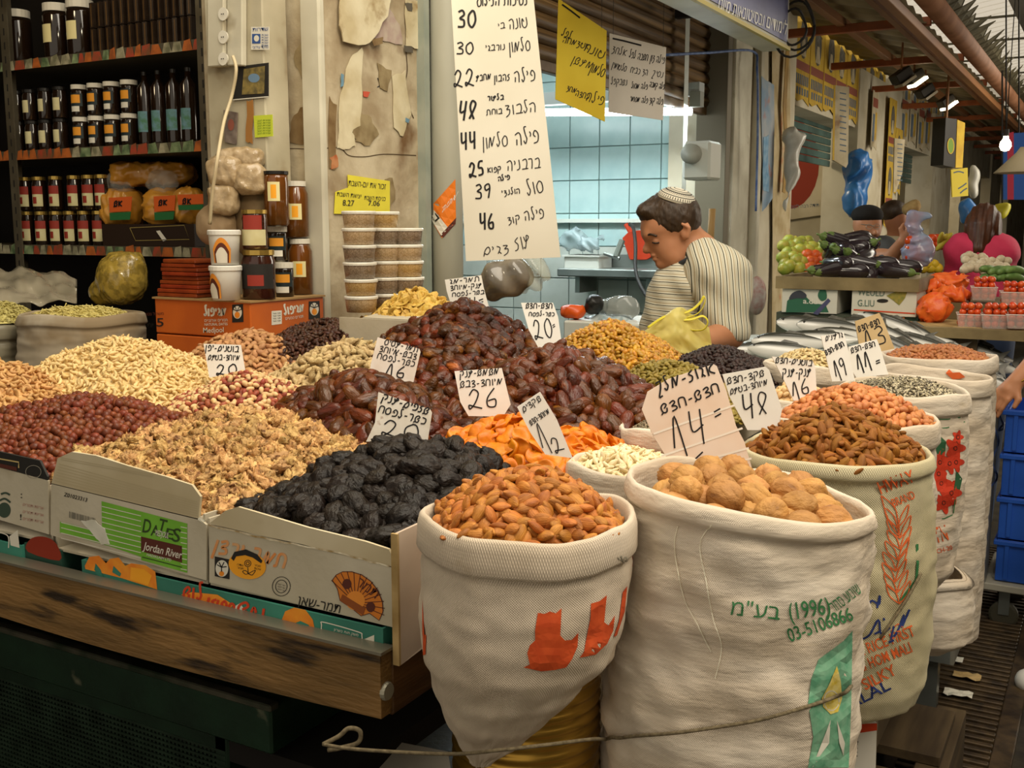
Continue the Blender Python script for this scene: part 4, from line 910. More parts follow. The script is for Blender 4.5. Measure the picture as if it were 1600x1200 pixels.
def f_prune(p, i):
    w = abs(N3(p, 2.2, i * 5)) * .5 + abs(N3(p, 5, i * 3)) * .22 + abs(N3(p, 11, i)) * .08
    return Vector((p.x * .0245, p.y * .018, p.z * .0135)) * (1.18 - w)
def f_date(p, i):
    a = math.atan2(p.z, p.y); w = .17 * abs(math.sin(a * (3 + i) + 3 * N3(p, 1.5, i))) * (1 - p.x ** 2) + .06 * N3(p, 4, i * 4)
    k = 1 - .12 * p.x; v = Vector((p.x * .0262, p.y * .0162 * k, p.z * .0148 * k)) * (1.04 - w)
    if p.x < -.96: v.x += .0015
    v.z += .003 * (p.x ** 2) * (i - 1); return v
def f_apri(p, i):
    v = Vector((p.x * .023, p.y * .0185, p.z * .0058)) * (1 + .06 * N3(p, 1.6, i * 6)); v.z += .003 * N3(p, 1.2, i * 3) * 2 - .003 * (p.x ** 2) * (i % 2) + .0035 * (p.y ** 2); return v
def f_hazel(p, i):
    v = p * .0082 * (1 + .05 * N3(p, 3, i)); v.z *= 1.08; v.z += .0012 * max(0, p.z - .8) * 8; return v
def f_wh(p, i):
    w = .6 * abs(N3(p, 2.4, i * 5)) + .45 * abs(N3(p, 5.5, i * 8)) + .15 * abs(N3(p, 11, i)); g = math.exp(-(p.y / .16) ** 2) * .42
    v = Vector((p.x * .0178, p.y * (.0128 - .002 * (i % 3)), p.z * .0088)) * (1.38 - w * 1.6 - g * (1 if p.z > 0 else .5)); v.z += .004 * (p.x ** 2) * (1 - i % 2 * 2); return v
def f_cash(p, i):
    k = .85 + .25 * p.x; v = Vector((p.x * .0118, p.y * .0048 * k, p.z * .0048 * k)); v.y += .0062 * (p.x ** 2) - .001; v.x *= .92; return v * (1 + .04 * N3(p, 2, i))
def f_shell(p, i):
    k = .82 + .22 * math.cos(p.x * 5.2) + .03 * math.sin(p.x * 26) ; v = Vector((p.x * .0205, p.y * .0078 * k, p.z * .0078 * k)) * (1 + .06 * N3(p, 5, i * 5)); v.z += .0025 * p.x ** 2 * (i - 1); return v
def f_pea(p, i): k = 1 - .15 * p.x; return Vector((p.x * .0088, p.y * .0056 * k, p.z * .0054 * k)) * (1 + .07 * N3(p, 3, i * 3))
def f_rais(L, W):
    def f(p, i): return Vector((p.x * L, p.y * W, p.z * W * .8)) * (1.2 - .5 * abs(N3(p, 2.4, i * 6)) - .15 * abs(N3(p, 6, i)))
    return f
def f_seed(L, W, T):
    def f(p, i): k = 1 - .4 * max(0, p.x) ** 2; return Vector((p.x * L, p.y * W * k, p.z * T))
    return f
def f_chip(p, i): v = Vector((p.x * .019, p.y * .0125, p.z * .0022)); v.z += .006 * p.x * p.x * (1 if i else -.6) + .002 * N3(p, 2, i); return v
M_al = mat('almond_skin', 'be7a32', '955820', sc=160, rough=.55, var=.22, bump=.5, bs=500, stretch=(.2, 1, 1), spec=.35)
M_al2 = mat('brown_almond_skin', '96601f', '7c4a17', sc=160, rough=.6, var=.2, bump=.5, bs=500, stretch=(.2, 1, 1), spec=.3)
M_al3 = mat('back_almond_skin', 'b98a5c', 'a3754a', sc=160, rough=.6, var=.16)
M_wn = mat('walnut_shell', 'bd8a4c', 'a07038', sc=70, rough=.6, var=.14, bump=1.2, bs=130, c3='8c6036', sc3=80, f3=.62, stretch=(.5, 1, 1))
M_pr = mat('prune_skin', '15100d', '231b15', sc=60, rough=.4, var=.3, bump=1.6, bs=150, stretch=(.5, 1, 1), spec=.28)
M_da = mat('date_skin', '622d0c', '351905', sc=45, rough=.27, var=.4, bump=1.2, bs=150, stretch=(.35, 1, 1), spec=.42, c3='8c501a', sc3=40, f3=.6)
M_ap = mat('apricot_flesh', 'de840e', 'c86a04', sc=50, rough=.42, var=.14, bump=.35, bs=110, spec=.45)
M_hz = mat('hazelnut_skin', '7a3c1e', '5d2a14', sc=120, rough=.45, var=.28, spec=.4, c3='a56a3c', sc3=90, f3=.7)
M_wh = mat('walnut_kernel', 'd3ab70', 'a67a45', sc=90, rough=.55, var=.25, bump=1.3, bs=220, c3='6a4420', sc3=95, f3=.57, spec=.3)
M_ca = mat('cashew_kernel', 'e2c890', 'd3b272', sc=100, rough=.55, var=.10)
M_ca2 = mat('roasted_cashew_kernel', 'd0a46c', 'b98a50', sc=100, rough=.55, var=.14)
M_ps = mat('peanut_shell', 'cbb384', 'ab9060', sc=200, rough=.8, var=.12, bump=.9, bs=400)
M_p4 = mat('pink_peanut_skin', 'cb8750', 'b56e3c', sc=120, rough=.5, var=.16)
M_p7 = mat('red_peanut_skin', 'b07242', '965a34', sc=120, rough=.5, var=.16)
M_mr = mat('red_skin_peanut', '9c4e34', '84402a', sc=100, rough=.5, var=.25); M_mw = mat('blanched_peanut', 'd9b988', 'caa16a', sc=100, rough=.55, var=.14)
M_rb = mat('brown_raisin_skin', '4a2a18', '30190d', sc=120, rough=.5, var=.35); M_gr = mat('golden_raisin_skin', 'c2932f', 'a8701c', sc=120, rough=.4, var=.28, spec=.5)
M_gn = mat('green_raisin_skin', '8f7c34', '7a6828', sc=120, rough=.5, var=.2); M_bk = mat('black_raisin_skin', '33201a', '201310', sc=120, rough=.5, var=.4)
M_sf = mat('striped_seed', 'c9bd9c', '4b4338', sc=330, lo=.48, hi=.52, rough=.6, var=.15, stretch=(.15, 1, 1)); M_bl = mat('blanched_almond_flesh', 'f0e0ba', 'e4cf9c', sc=100, rough=.5, var=.06)
M_pk = mat('pumpkin_seed', 'd9c596', 'c0a46c', sc=100, rough=.55, var=.14); M_bn = mat('banana_chip', 'd9b860', 'c79f44', sc=120, rough=.5, var=.12); M_gs = mat('grey_seed', '8f8168', '6b5f4a', sc=300, rough=.7, var=.3)
CAMv = np.array([0, 0, EYE])
def place(hs, meshes, step, name, label, cat, group, cap=300, emb=.0, jit=.3, tilt=.45, flat=False, core=None, thk=.006, sjit=.12, nview=1.0, layers=1, weights=None):
    if not isinstance(hs, (list, tuple)): hs = [hs]
    cand = []
    for i in hs:
        h = HP[i]; nx = int(2 * h['a'] / step) + 2; ny = int(2 * h['b'] / (step * .866)) + 2
        for lay in range(layers):
            X, Y = np.meshgrid(np.arange(nx), np.arange(ny)); X = h['c'][0] - h['a'] + (X + .5 * (Y % 2) + .3 * lay) * step; Y = h['c'][1] - h['b'] + (Y + .3 * lay) * step * .866
            X = (X + RNG.uniform(-jit, jit, X.shape) * step).ravel(); Y = (Y + RNG.uniform(-jit, jit, Y.shape) * step).ravel()
            Z = Hi(i, X, Y); other = Hall(X, Y, i)
            ok = (Z > -5) & (Z > other - thk)
            e = .004; gx = (Hi(i, X + e, Y) - Hi(i, X - e, Y)) / (2 * e); gy = (Hi(i, X, Y + e) - Hi(i, X, Y - e)) / (2 * e)
            bad = (np.abs(gx) > 4) | (np.abs(gy) > 4); gx[bad] = 0; gy[bad] = 0
            nrm = np.stack([-gx, -gy, np.ones_like(gx)], -1); nrm /= np.linalg.norm(nrm, axis=1)[:, None]
            for k in np.where(ok)[0]: cand.append((X[k], Y[k], Z[k] + emb - lay * thk * .9 + RNG.uniform(-.25, .35) * thk, *nrm[k]))
    if not cand: return
    A = np.array(cand); pos = A[:, :3]; nr = A[:, 3:]
    vis = np.ones(len(A), bool)
    for s in np.linspace(.012, .5, 26):
        q = pos + (CAMv - pos) * s; hh = Hall(q[:, 0], q[:, 1]); vis &= hh < q[:, 2] + (.030 if nview >= 1 else .05)
    strict = np.ones(len(A), bool)
    for s in np.linspace(.01, .5, 30):
        q = pos + (CAMv - pos) * s; strict &= Hall(q[:, 0], q[:, 1]) < q[:, 2] - .002 + .01
    PX = np.array([pix(p) for p in pos]); infr = (PX[:, 0] > -60) & (PX[:, 0] < 1660) & (PX[:, 1] < 1260)
    keep = vis & infr; idx = np.where(keep)[0]
    dist = np.linalg.norm(pos - CAMv, axis=1) + np.where(strict, 0, 3) + np.where((PX[:, 0] > 0) & (PX[:, 0] < 1600), 0, 5)
    idx = idx[np.argsort(dist[idx])]
    ind = idx[:cap]; rest = idx[cap:]
    def rot(n_):
        n_ = Vector(n_); a = random.uniform(0, 2 * math.pi); q = n_.to_track_quat('Z', 'Y').to_matrix() @ Matrix.Rotation(a, 3, 'Z')
        tt = tilt * (.35 if flat else 1); return q @ Matrix.Rotation(random.gauss(0, tt), 3, 'X') @ Matrix.Rotation(random.gauss(0, tt), 3, 'Y')
    def pick(): return random.choices(range(len(meshes)), weights)[0] if weights else random.randrange(len(meshes))
    protos = {}
    for k in ind:
        j = pick(); R = rot(nr[k]) * random.uniform(1 - sjit, 1 + sjit)
        if j not in protos: o = bpy.data.objects.new(name, meshes[j]); tag(o, label, cat, group); protos[j] = o
        else: o = protos[j].copy()
        o.matrix_world = Matrix.Translation(Vector(pos[k])) @ R.to_4x4(); COL.objects.link(o)
    vs = []; fs = []; var = []; mi = []; n0 = 0; mlist = []
    dat = []
    for me in meshes:
        v = np.array([q.co[:] for q in me.vertices]); f = np.array([p.vertices[:] for p in me.polygons]); m_ = me.materials[0]
        if m_ not in mlist: mlist.append(m_)
        dat.append((v, f, mlist.index(m_)))
    for k in rest:
        j = pick(); v, f, mm_ = dat[j]; R = np.array(rot(nr[k])) * random.uniform(1 - sjit, 1 + sjit)
        vs.append(v @ R.T + pos[k]); fs.append(f + n0); n0 += len(v); var.append(np.full(len(v), random.random())); mi.append(np.full(len(f), mm_))
    V = np.concatenate(vs) if vs else np.zeros((0, 3)); Fq = [tuple(x) for q in fs for x in q.tolist()]; VAR = np.concatenate(var) if var else np.zeros(0); MI = np.concatenate(mi) if mi else np.zeros(0, int)
    V = V.tolist(); VAR = VAR.tolist(); MI = MI.tolist()
    for i in hs:   # body of the heap just under the top layer
        h = HP[i]; n_ = 70; gx = np.linspace(h['c'][0] - h['a'], h['c'][0] + h['a'], n_); gy = np.linspace(h['c'][1] - h['b'], h['c'][1] + h['b'], n_)
        GX, GY = np.meshgrid(gx, gy); Z = Hi(i, GX, GY); O = Hall(GX, GY, i); good = (Z > -5) & (Z > O - .02); base = len(V)
        Zc = Z - thk * .9 + RNG.uniform(-.3, .3, Z.shape) * thk * .5
        V += [[float(a), float(b), float(c)] for a, b, c in zip(GX.ravel(), GY.ravel(), np.where(Z > -5, Zc, h['base']).ravel())]; VAR += RNG.uniform(0, 1, n_ * n_).tolist()
        for r in range(n_ - 1):
            for c in range(n_ - 1):
                if good[r, c] and good[r, c + 1] and good[r + 1, c] and good[r + 1, c + 1]: Fq.append((base + r * n_ + c, base + r * n_ + c + 1, base + (r + 1) * n_ + c + 1, base + (r + 1) * n_ + c)); MI.append(0)
    me = bpy.data.meshes.new(name + '_heap'); me.from_pydata(V, [], Fq)
    for m_ in mlist: me.materials.append(m_)
    me.polygons.foreach_set('material_index', MI); me.polygons.foreach_set('use_smooth', [True] * len(Fq))
    at = me.attributes.new('var', 'FLOAT', 'POINT'); at.data.foreach_set('value', VAR)
    o = bpy.data.objects.new(name + '_heap', me); COL.objects.link(o); tag(o, 'lower and outer mass of the ' + group, cat, None, 'stuff')
    print(name, 'ind', len(ind), 'rest', len(rest))
place(hPr, nutmesh('prune', 3, f_prune, M_pr, 4), .031, 'prune', 'wrinkled black prune in the heap above the date box with the fan emblem', 'prune', 'heap of black prunes', thk=.012, layers=2, emb=.002)
place(hWh, nutmesh('walnut_half', 3, f_wh, M_wh, 6), .0185, 'walnut_half', 'shelled walnut half in the heap behind the green-panelled white box', 'walnut', 'heap of shelled walnut halves', thk=.008, tilt=.9, jit=.45, sjit=.35, layers=2)
place(hHz, nutmesh('hazelnut', 2, f_hazel, M_hz, 3), .0158, 'hazelnut', 'round red-brown hazelnut in the heap at the left end of the stall', 'hazelnut', 'heap of hazelnuts', thk=.009, layers=2)
mxa = nutmesh('peanut', 2, f_pea, M_mr, 2); mxb = nutmesh('peanut', 2, f_pea, M_mw, 3)
place(hMx, mxa + mxb, .0125, 'mixed_peanut', 'small peanut in the mixed red and pale heap below the tag 20', 'peanut', 'heap of mixed red and pale peanuts', thk=.007, layers=1, tilt=.8)
place(hCa, nutmesh('cashew', 2, f_cash, M_ca, 3), .0165, 'cashew', 'pale cream cashew in the large heap before the noodle sack', 'cashew', 'heap of pale cashews', thk=.007, tilt=.7, layers=2)
place(hRc, nutmesh('roasted_cashew', 2, f_cash, M_ca2, 3), .0165, 'roasted_cashew', 'toasted golden cashew in the heap at the far left edge', 'cashew', 'heap of toasted cashews', thk=.007, tilt=.7, layers=2)
place(hBa, nutmesh('shelled_almond', 2, f_almond(.0125, .0075, .0045), M_al3, 2), .0165, 'shelled_almond', 'light brown almond in the heap before the orange cartons', 'almond', 'heap of light brown almonds behind the mixed peanuts', thk=.006)
place(hRb, nutmesh('brown_raisin', 2, f_rais(.0085, .005), M_rb, 3), .0105, 'brown_raisin', 'flat dark red-brown raisin in the heap below the orange cartons', 'raisin', 'heap of dark brown raisins', thk=.006, tilt=.7)
place(hPs, nutmesh('peanut_in_shell', 3, f_shell, M_ps, 3), .021, 'peanut_in_shell', 'peanut in its pale ribbed shell on the heap left of tag 16', 'peanut', 'heap of peanuts in the shell', thk=.013, layers=2)
dm = nutmesh('date', 3, f_date, M_da, 4)
place([hD3], dm, .0295, 'soft_date', 'long glossy brown date in the front low heap beside the walnut halves', 'date', 'front heap of long brown dates', thk=.012, layers=2, tilt=.35, cap=200)
place([hD2, hD1], dm, .0295, 'date', 'glossy dark brown date in the tall central heap', 'date', 'tall central heap of dates', thk=.013, layers=2, tilt=.5)
place([hAp, hAp2], nutmesh('dried_apricot', 3, f_apri, M_ap, 4), .0245, 'dried_apricot', 'flat bright orange dried apricot in the heap behind the prunes', 'apricot', 'heap of orange dried apricots', thk=.009, layers=2, tilt=.38)
place(hBn, nutmesh('banana_chip', 2, f_chip, M_bn, 2), .018, 'banana_chip', 'curled yellow banana chip heaped beside the plastic tubs', 'banana chip', 'heap of yellow banana chips', thk=.006, tilt=.7, layers=2)
place(hGr, nutmesh('golden_raisin', 2, f_rais(.0092, .006), M_gr, 3), .0112, 'golden_raisin', 'amber golden raisin in the heap behind the dates', 'raisin', 'heap of golden raisins', thk=.007, tilt=.7)
place(hGn, nutmesh('green_raisin', 2, f_rais(.0085, .005), M_gn, 2), .0105, 'green_raisin', 'olive green raisin in the low heap beside the golden raisins', 'raisin', 'heap of olive green raisins', thk=.006, tilt=.7)
place(hBk, nutmesh('black_raisin', 2, f_rais(.0085, .0055), M_bk, 2), .0105, 'black_raisin', 'near-black raisin in the heap before the striped shirt', 'raisin', 'heap of near-black raisins', thk=.006, tilt=.7)
place(hA1, nutmesh('almond', 3, f_almond(.0128, .0078, .0048), M_al, 3), .0145, 'almond', 'tan almond heaped in the small sack with the cat print', 'almond', 'almonds in the small front sack', thk=.007, tilt=.5, layers=2)
place(hW, nutmesh('walnut', 4, f_walnut, M_wn, 4), .048, 'walnut', 'whole unshelled walnut in the large front sack', 'walnut', 'whole walnuts in the front sack', thk=.022, layers=2, emb=.008, tilt=.8, jit=.12, sjit=.08)
place(hA3, nutmesh('brown_almond', 2, f_almond(.0145, .0068, .0045), M_al2, 3), .0145, 'brown_almond', 'long dull brown almond heaped in the rice sack', 'almond', 'brown almonds in the rice sack', thk=.008, tilt=.6, layers=2)
place(hP4, nutmesh('peanut', 2, f_almond(.0105, .0066, .006), M_p4, 3), .014, 'pink_peanut', 'pink-skinned peanut heaped behind the brown almonds', 'peanut', 'pink peanuts in the sack behind the brown almonds', thk=.008, layers=2)
place(hS5, nutmesh('sunflower_seed', 1, f_seed(.009, .004, .002), M_sf, 2), .0085, 'sunflower_seed', 'striped sunflower seed in the flower-print sack', 'seed', 'striped sunflower seeds', thk=.004, tilt=.5)
place(hP7, nutmesh('red_peanut', 2, f_pea, M_p7, 2), .0135, 'red_peanut', 'reddish peanut in the last sack before the fish', 'peanut', 'reddish peanuts in the last sack', thk=.006, layers=2)
place(hB8, nutmesh('blanched_almond', 2, f_almond(.0115, .0042, .003), M_bl, 2), .0092, 'blanched_almond', 'cream-white slivered almond beside the whole walnuts', 'almond', 'cream-white slivered almonds', thk=.005, tilt=.6)
place(hS9, nutmesh('tiny_seed', 1, f_seed(.0045, .0022, .0015), M_gs, 2), .005, 'tiny_seed', 'tiny grey seed in the small sack left of the big sign', 'seed', 'tiny grey seeds', thk=.003, cap=0)
place(hS10, nutmesh('pumpkin_seed', 1, f_seed(.0095, .0055, .002), M_pk, 2), .010, 'pumpkin_seed', 'cream pumpkin seed heaped before the fish', 'seed', 'cream pumpkin seeds', thk=.004)
place(hG11, nutmesh('golden_nut', 2, f_pea, M_mw, 2), .012, 'golden_nut', 'small golden peanut just right of the tag 48', 'peanut', 'small golden peanuts beside tag 48', thk=.006)
# ================================================================ SIGNS
M_cd = mat('white_price_card', 'f2efe7', 'e8e3d8', sc=9, rough=.8, c3='b79f82', sc3=30, f3=.72); M_cdp = mat('pinkish_cardboard', 'eedccb', 'e5ccb6', sc=12, rough=.85)
def tagc(label, poly, t, lines, m=None, yaw=.0, w=2.0, stick=True, lean=.12):
    cx = sum(p[0] for p in poly) / len(poly); cy = sum(p[1] for p in poly) / len(poly)
    pl = facing(t, cx, cy, yaw, lean); r = card('price_card', label, 'price sign', poly, pl, m or M_cd, lines, w=w)
    return r, pl
t_, PLB = tagc('largest price card, pinkish corrugated cardboard reading 14, standing in the walnut sack', [(1003, 640), (1012, 612), (1045, 592), (1115, 569), (1120, 572), (1135, 610), (1150, 665), (1163, 690), (1176, 735), (1182, 765), (1060, 765), (1045, 720), (1020, 680)], 1.47,
    [('אגוז-מלך', 1026, 615, 1119, 583, 17, 2.6), ('חדש-חדש', 1034, 648, 1128, 612, 15, 2.4), ('1', 1054, 706, 1078, 700, 55, 2.4), ('4', 1080, 693, 1112, 686, 50, 2.4), ('=', 1116, 660, 1132, 656, 26, 2.4)], M_cdp, lean=.15)
ribbons(PLB, [[(1066, 736), (1098, 706)]], 2.4).build('lettering', INK, t_)
hs = MB()
for a, b in (((1021, 678), (1148, 633)), ((1033, 713), (1160, 669)), ((1044, 735), (1170, 700)), ((1080, 745), (1174, 716))):
    r = ribbons(PLB, [[a, b]], 3.2, .0006); hs.add(r.v, r.f)
hs.build('fold_lines', mat('fold_white', 'efe6d8', rough=.8), t_)
tagc('narrow white card reading 48 leaning behind the biggest pink card', [(1129, 585), (1196, 573), (1202, 578), (1222, 640), (1215, 672), (1168, 672), (1140, 620)], 1.66, [('שקד-חדש', 1136, 601, 1196, 588, 10, 1.6), ('מיוחד-בטעם', 1141, 617, 1201, 601, 9, 1.4), ('4', 1160, 652, 1184, 648, 36, 2.4), ('8', 1184, 648, 1204, 646, 34, 2.2)])
tagc('white card with 16 standing before the pink peanuts', [(1206, 557), (1270, 564), (1274, 575), (1277, 626), (1240, 626), (1228, 600)], 1.98, [('בוטנים-חדש', 1211, 567, 1269, 572, 9, 1.5), ('ענק-ענק', 1222, 589, 1268, 588, 12, 1.7), ('16', 1240, 620, 1268, 614, 24, 2)])
tagc('narrow upright card reading 19, left of the card 11', [(1283, 525), (1318, 519), (1325, 545), (1336, 595), (1300, 596)], 2.2, [('גרעינים', 1290, 533, 1318, 527, 8, 1.3), ('חדש-חדש', 1291, 556, 1320, 540, 8, 1.5), ('19', 1307, 590, 1326, 584, 28, 1.8)])
tagc('white card reading 11 among the sunflower seeds', [(1326, 542), (1370, 530), (1376, 545), (1388, 585), (1338, 590), (1326, 570)], 2.25, [('חדש-חדש', 1330, 552, 1369, 541, 8, 1.4), ('11', 1342, 580, 1364, 574, 26, 2.2), ("=", 1368, 572, 1378, 570, 12, 2)])
tagc('tan cardboard price card reading 13 beside the fish', [(1336, 502), (1374, 489), (1380, 500), (1398, 545), (1345, 555)], 2.75, [('חדש-חדש', 1342, 519, 1376, 506, 9, 1.6), ('13', 1354, 544, 1388, 534, 28, 2)], mat('tan_board', 'cbb083', 'bfa273', sc=10, rough=.85))
tagc('white card reading 26 stuck in the dates above the apricots', [(710, 580), (784, 575), (798, 632), (786, 651), (732, 650), (719, 628)], 1.88, [('משמש-ענק', 718, 590, 781, 585, 10, 1.6), ('מיוחד-דבש', 719, 606, 786, 601, 10, 1.6), ('26', 730, 638, 780, 635, 30, 2.2)])
tagc('narrow tilted card reading 12 standing between apricots and almonds', [(808, 636), (844, 612), (870, 655), (895, 716), (852, 710), (828, 675)], 1.42, [('שקדים', 818, 645, 848, 625, 9, 1.4), ('מיוחד-חדש', 830, 665, 860, 645, 8, 1.3), ('1', 850, 704, 864, 698, 44, 1.6), ('2', 868, 710, 884, 700, 24, 1.8)])
tagc('speckled torn card reading 20 at the top of the prune heap', [(591, 613), (672, 640), (675, 645), (668, 690), (572, 690), (586, 660)], 1.72, [('שזפים-ענק', 596, 626, 670, 649, 11, 2.2), ('כשר-לפסח', 590, 644, 665, 664, 11, 2.0), ('20', 593, 680, 655, 690, 25, 2.2)], mat('speckled_card', 'efe7da', 'e6dccb', sc=40, rough=.85, c3='a07c62', sc3=60, f3=.66))
tagc('white card reading 16 between shelled peanuts and dates', [(590, 527), (655, 545), (657, 550), (646, 597), (577, 592), (579, 570)], 2.12, [('תמר-עסיס', 600, 538, 653, 551, 9, 1.5), ('דבש-מיוחד', 592, 549, 651, 562, 9, 1.5), ('כשר-לפסח', 588, 560, 648, 574, 9, 1.5), ('16', 603, 586, 632, 592, 19, 2)], mat('slightly_pink_card', 'efe6dc', 'e4d6c8', sc=30, rough=.85))
tagc('small white card reading 20 between cashews and brown almonds', [(318, 537), (376, 539), (383, 580), (327, 590)], 2.3, [('בוטנים-יפן', 321, 548, 374, 550, 9, 1.6), ('מיוחד-בטעם', 325, 562, 375, 563, 8, 1.4), ('20', 336, 586, 372, 584, 16, 2)])
tagc('white card with 20 standing on the tall date heap beside the golden raisins', [(814, 473), (864, 473), (872, 495), (878, 538), (842, 545), (826, 515)], 2.28, [('חדש-חדש', 821, 482, 864, 482, 8, 1.5), ('כשר-לפסח', 826, 494, 867, 494, 6, 1.3), ('20', 836, 532, 866, 526, 30, 1.8), ('=', 864, 515, 870, 513, 10, 1.4)])
tagc('rear white card reading 24 on the date peak near the banana chips', [(695, 437), (752, 430), (756, 450), (764, 480), (704, 474), (698, 455)], 2.62, [('תמר-מג', 702, 444, 750, 439, 7, 1.4), ('ענק-מיוחד', 704, 454, 754, 449, 7, 1.4), ('בשר-לפסח', 706, 464, 758, 459, 6, 1.3), ('24=', 718, 482, 758, 476, 14, 1.7)])
# long fish price board
tb_, PFI = tagc('long cream board listing fish prices, hung beside the pipe', [(704, -20), (832, -20), (876, 402), (728, 408)], 2.3,
  [('נסיכות הנילוס', 745, 10, 825, 8, 14, 1.8), ('30', 715, 43, 745, 43, 26, 3.2), ('טונה', 795, 46, 826, 42, 16, 1.5), ('בי', 778, 46, 790, 44, 9, 1.3), ('30', 713, 84, 742, 84, 18, 2.2), ('סלמון', 796, 82, 830, 78, 16, 1.5), ('נורבגי', 758, 80, 790, 78, 9, 1.4),
   ('22', 708, 135, 743, 135, 26, 2.4), ('פילה', 804, 130, 838, 126, 17, 1.6), ('זהבון', 772, 128, 798, 126, 10, 1.5), ('מחבע', 744, 127, 768, 124, 9, 1.5), ('48', 716, 184, 744, 186, 28, 3.2), ('הלבוצ', 790, 180, 840, 174, 15, 1.5), ('בלעור', 762, 158, 788, 155, 7, 1.8), ('בוחת', 760, 180, 786, 177, 8, 1.4),
   ('44', 720, 232, 746, 230, 25, 3), ('פילה', 806, 228, 845, 222, 20, 1.7), ('סלמון', 754, 232, 795, 228, 17, 1.5), ('25', 733, 276, 758, 274, 22, 3), ('ברבניה', 792, 268, 846, 262, 16, 1.5), ('קפוא', 762, 270, 784, 268, 8, 1.5), ('פילה', 778, 284, 798, 280, 7, 1.7),
   ('39', 742, 310, 768, 310, 22, 2.4), ('סול', 824, 306, 852, 300, 19, 1.6), ('הולנצי', 784, 306, 814, 302, 8, 1.4), ('46', 750, 358, 774, 356, 24, 3), ('פילה', 820, 346, 852, 340, 15, 1.5), ('קוצ', 794, 350, 814, 346, 10, 1.4), ('עוז', 805, 392, 832, 386, 20, 1.4), ('צגים', 755, 400, 798, 394, 13, 1.4)],
  mat('cream_board', 'e4dfce', 'd9d3c0', sc=3, rough=.6), lean=0)
MB().tube([PFI.pt(760, -20), P(756, -60, t=2.3), P(750, -160, t=2.3)], .0015, 6).build('hanging_string', M_blk, tb_)
def hung(name, label, poly, t, yaw, m, lines, w, strokes=(), top=None):
    cx = sum(p[0] for p in poly) / len(poly); pl = facing(t, cx, 100, yaw); r = card(name, label, 'sign', poly, pl, m, lines, w=w)
    if strokes: ribbons(pl, strokes, 2.6).build('lettering', INK, r)
    for (x, y) in top: MB().tube([pl.pt(x, y), pl.pt(x, y) + Vector((0, 0, .5))], .001, 5).build('string', M_blk, r)
    return r
hung('hanging_sign', 'yellow handwritten card hanging below the shutter', [(873, -2), (948, 48), (945, 190), (868, 155)], 4.0, .5, mat('yellow_card', 'dcc23a', 'cfb22e', sc=4, rough=.7), [('טונה', 910, 79, 942, 94, 13, 1.5), ('אטצמחה', 878, 66, 920, 78, 9, 1.3), ('לפל', 876, 55, 890, 62, 10, 1.3), ('סלמון', 920, 112, 943, 121, 14, 1.4), ('מעשן', 892, 98, 924, 110, 12, 1.3), ('פילה', 914, 158, 942, 166, 14, 1.4), ('פחדה', 898, 150, 920, 156, 9, 1.3), ('מחצ', 884, 142, 900, 146, 8, 1.2)], 1.4, [[(878, 7), (892, 17), (906, 28)]], [(880, 4), (940, 44)])
hung('hanging_sign', 'white handwritten card hanging right of the yellow card', [(953, 52), (1041, 74), (1036, 188), (951, 175)], 4.3, .4, mat('greyish_card', 'cfc9c0', 'c4bcb0', sc=4, rough=.7), [('פילה צון', 1015, 96, 1038, 100, 10, 1.1), ('חשבה לפל', 982, 90, 1012, 96, 10, 1.1), ('אלחצ', 955, 82, 978, 88, 10, 1.1), ('נסיך', 1018, 118, 1036, 122, 9, 1.1), ('הצ כביח', 984, 114, 1012, 118, 9, 1.1), ('סלטומין', 955, 106, 978, 112, 9, 1.1), ('פלה קמבה', 1014, 136, 1038, 140, 8, 1.1), ('פלה מסול', 986, 138, 1012, 140, 8, 1.1), ('נשבקפל', 954, 132, 980, 134, 9, 1.1), ('פלה קוצ', 1014, 162, 1036, 164, 9, 1.1), ('פלה מסומי', 984, 158, 1012, 162, 8, 1.1)], 1.2, [[(957, 60), (975, 64), (1002, 71)]], [(958, 54), (1036, 74)])
# light box sign over the shutter
PX1 = Plane((-1.42, 0, 0), (1, 0, 0)); lb = thing('light_box_sign', 'blue shop sign with white Hebrew letters projecting over the shutter', 'sign')
ya = P(1060, 40, x=-1.42).y; yb = P(1234, 40, x=-1.42).y; zb_ = P(1234, 79, x=-1.42).z
MB().span((-1.55, ya - .6, zb_), (-1.425, yb, zb_ + .42)).build('sign_case', mat('sign_case', 'c9c6ae', 'aca890', sc=4, rough=.5), lb, bev=.006)
MB().span((-1.425, ya - .6, zb_ + .03), (-1.42, yb - .04, zb_ + .40)).build('sign_face', mat('sign_blue', '5a5f98', '4d5286', sc=3, rough=.35), lb)
MB().span((-1.43, ya - .6, zb_ - .004), (-1.412, yb, zb_ + .012)).build('yellow_rim', mat('sign_yellow', 'b7a548', rough=.5), lb)
prt(PX1, 'לימודים ובסיטונאות מיונז', 1120, 14, 1228, 55, 22, mat('sign_white', 'f4f2ea', rough=.5), lb, .003, shear=3)
MB().span((-1.52, yb + .005, zb_ + .2), (XF, yb + .045, zb_ + .24)).build('bracket', M_dark, lb); MB().span((-1.52, ya - .3, zb_ + .2), (XF - .04, ya - .26, zb_ + .24)).build('bracket', M_dark, lb)
cb = thing('cable_coil', 'coil of black cable looped at the end of the blue sign', 'cable')
for r, c in ((.11, (1245, 40)), (.08, (1240, 42)), (.14, (1238, 40))):
    cc = P(c[0], c[1], x=-1.4); MB().tube([cc + RGT * r * .75 * math.cos(a) + UP * r * math.sin(a) + FWD * .02 * math.sin(3 * a) for a in [2 * math.pi * i / 24 for i in range(25)]], .006, 6).build('loop', M_blk, cb, smooth=True)
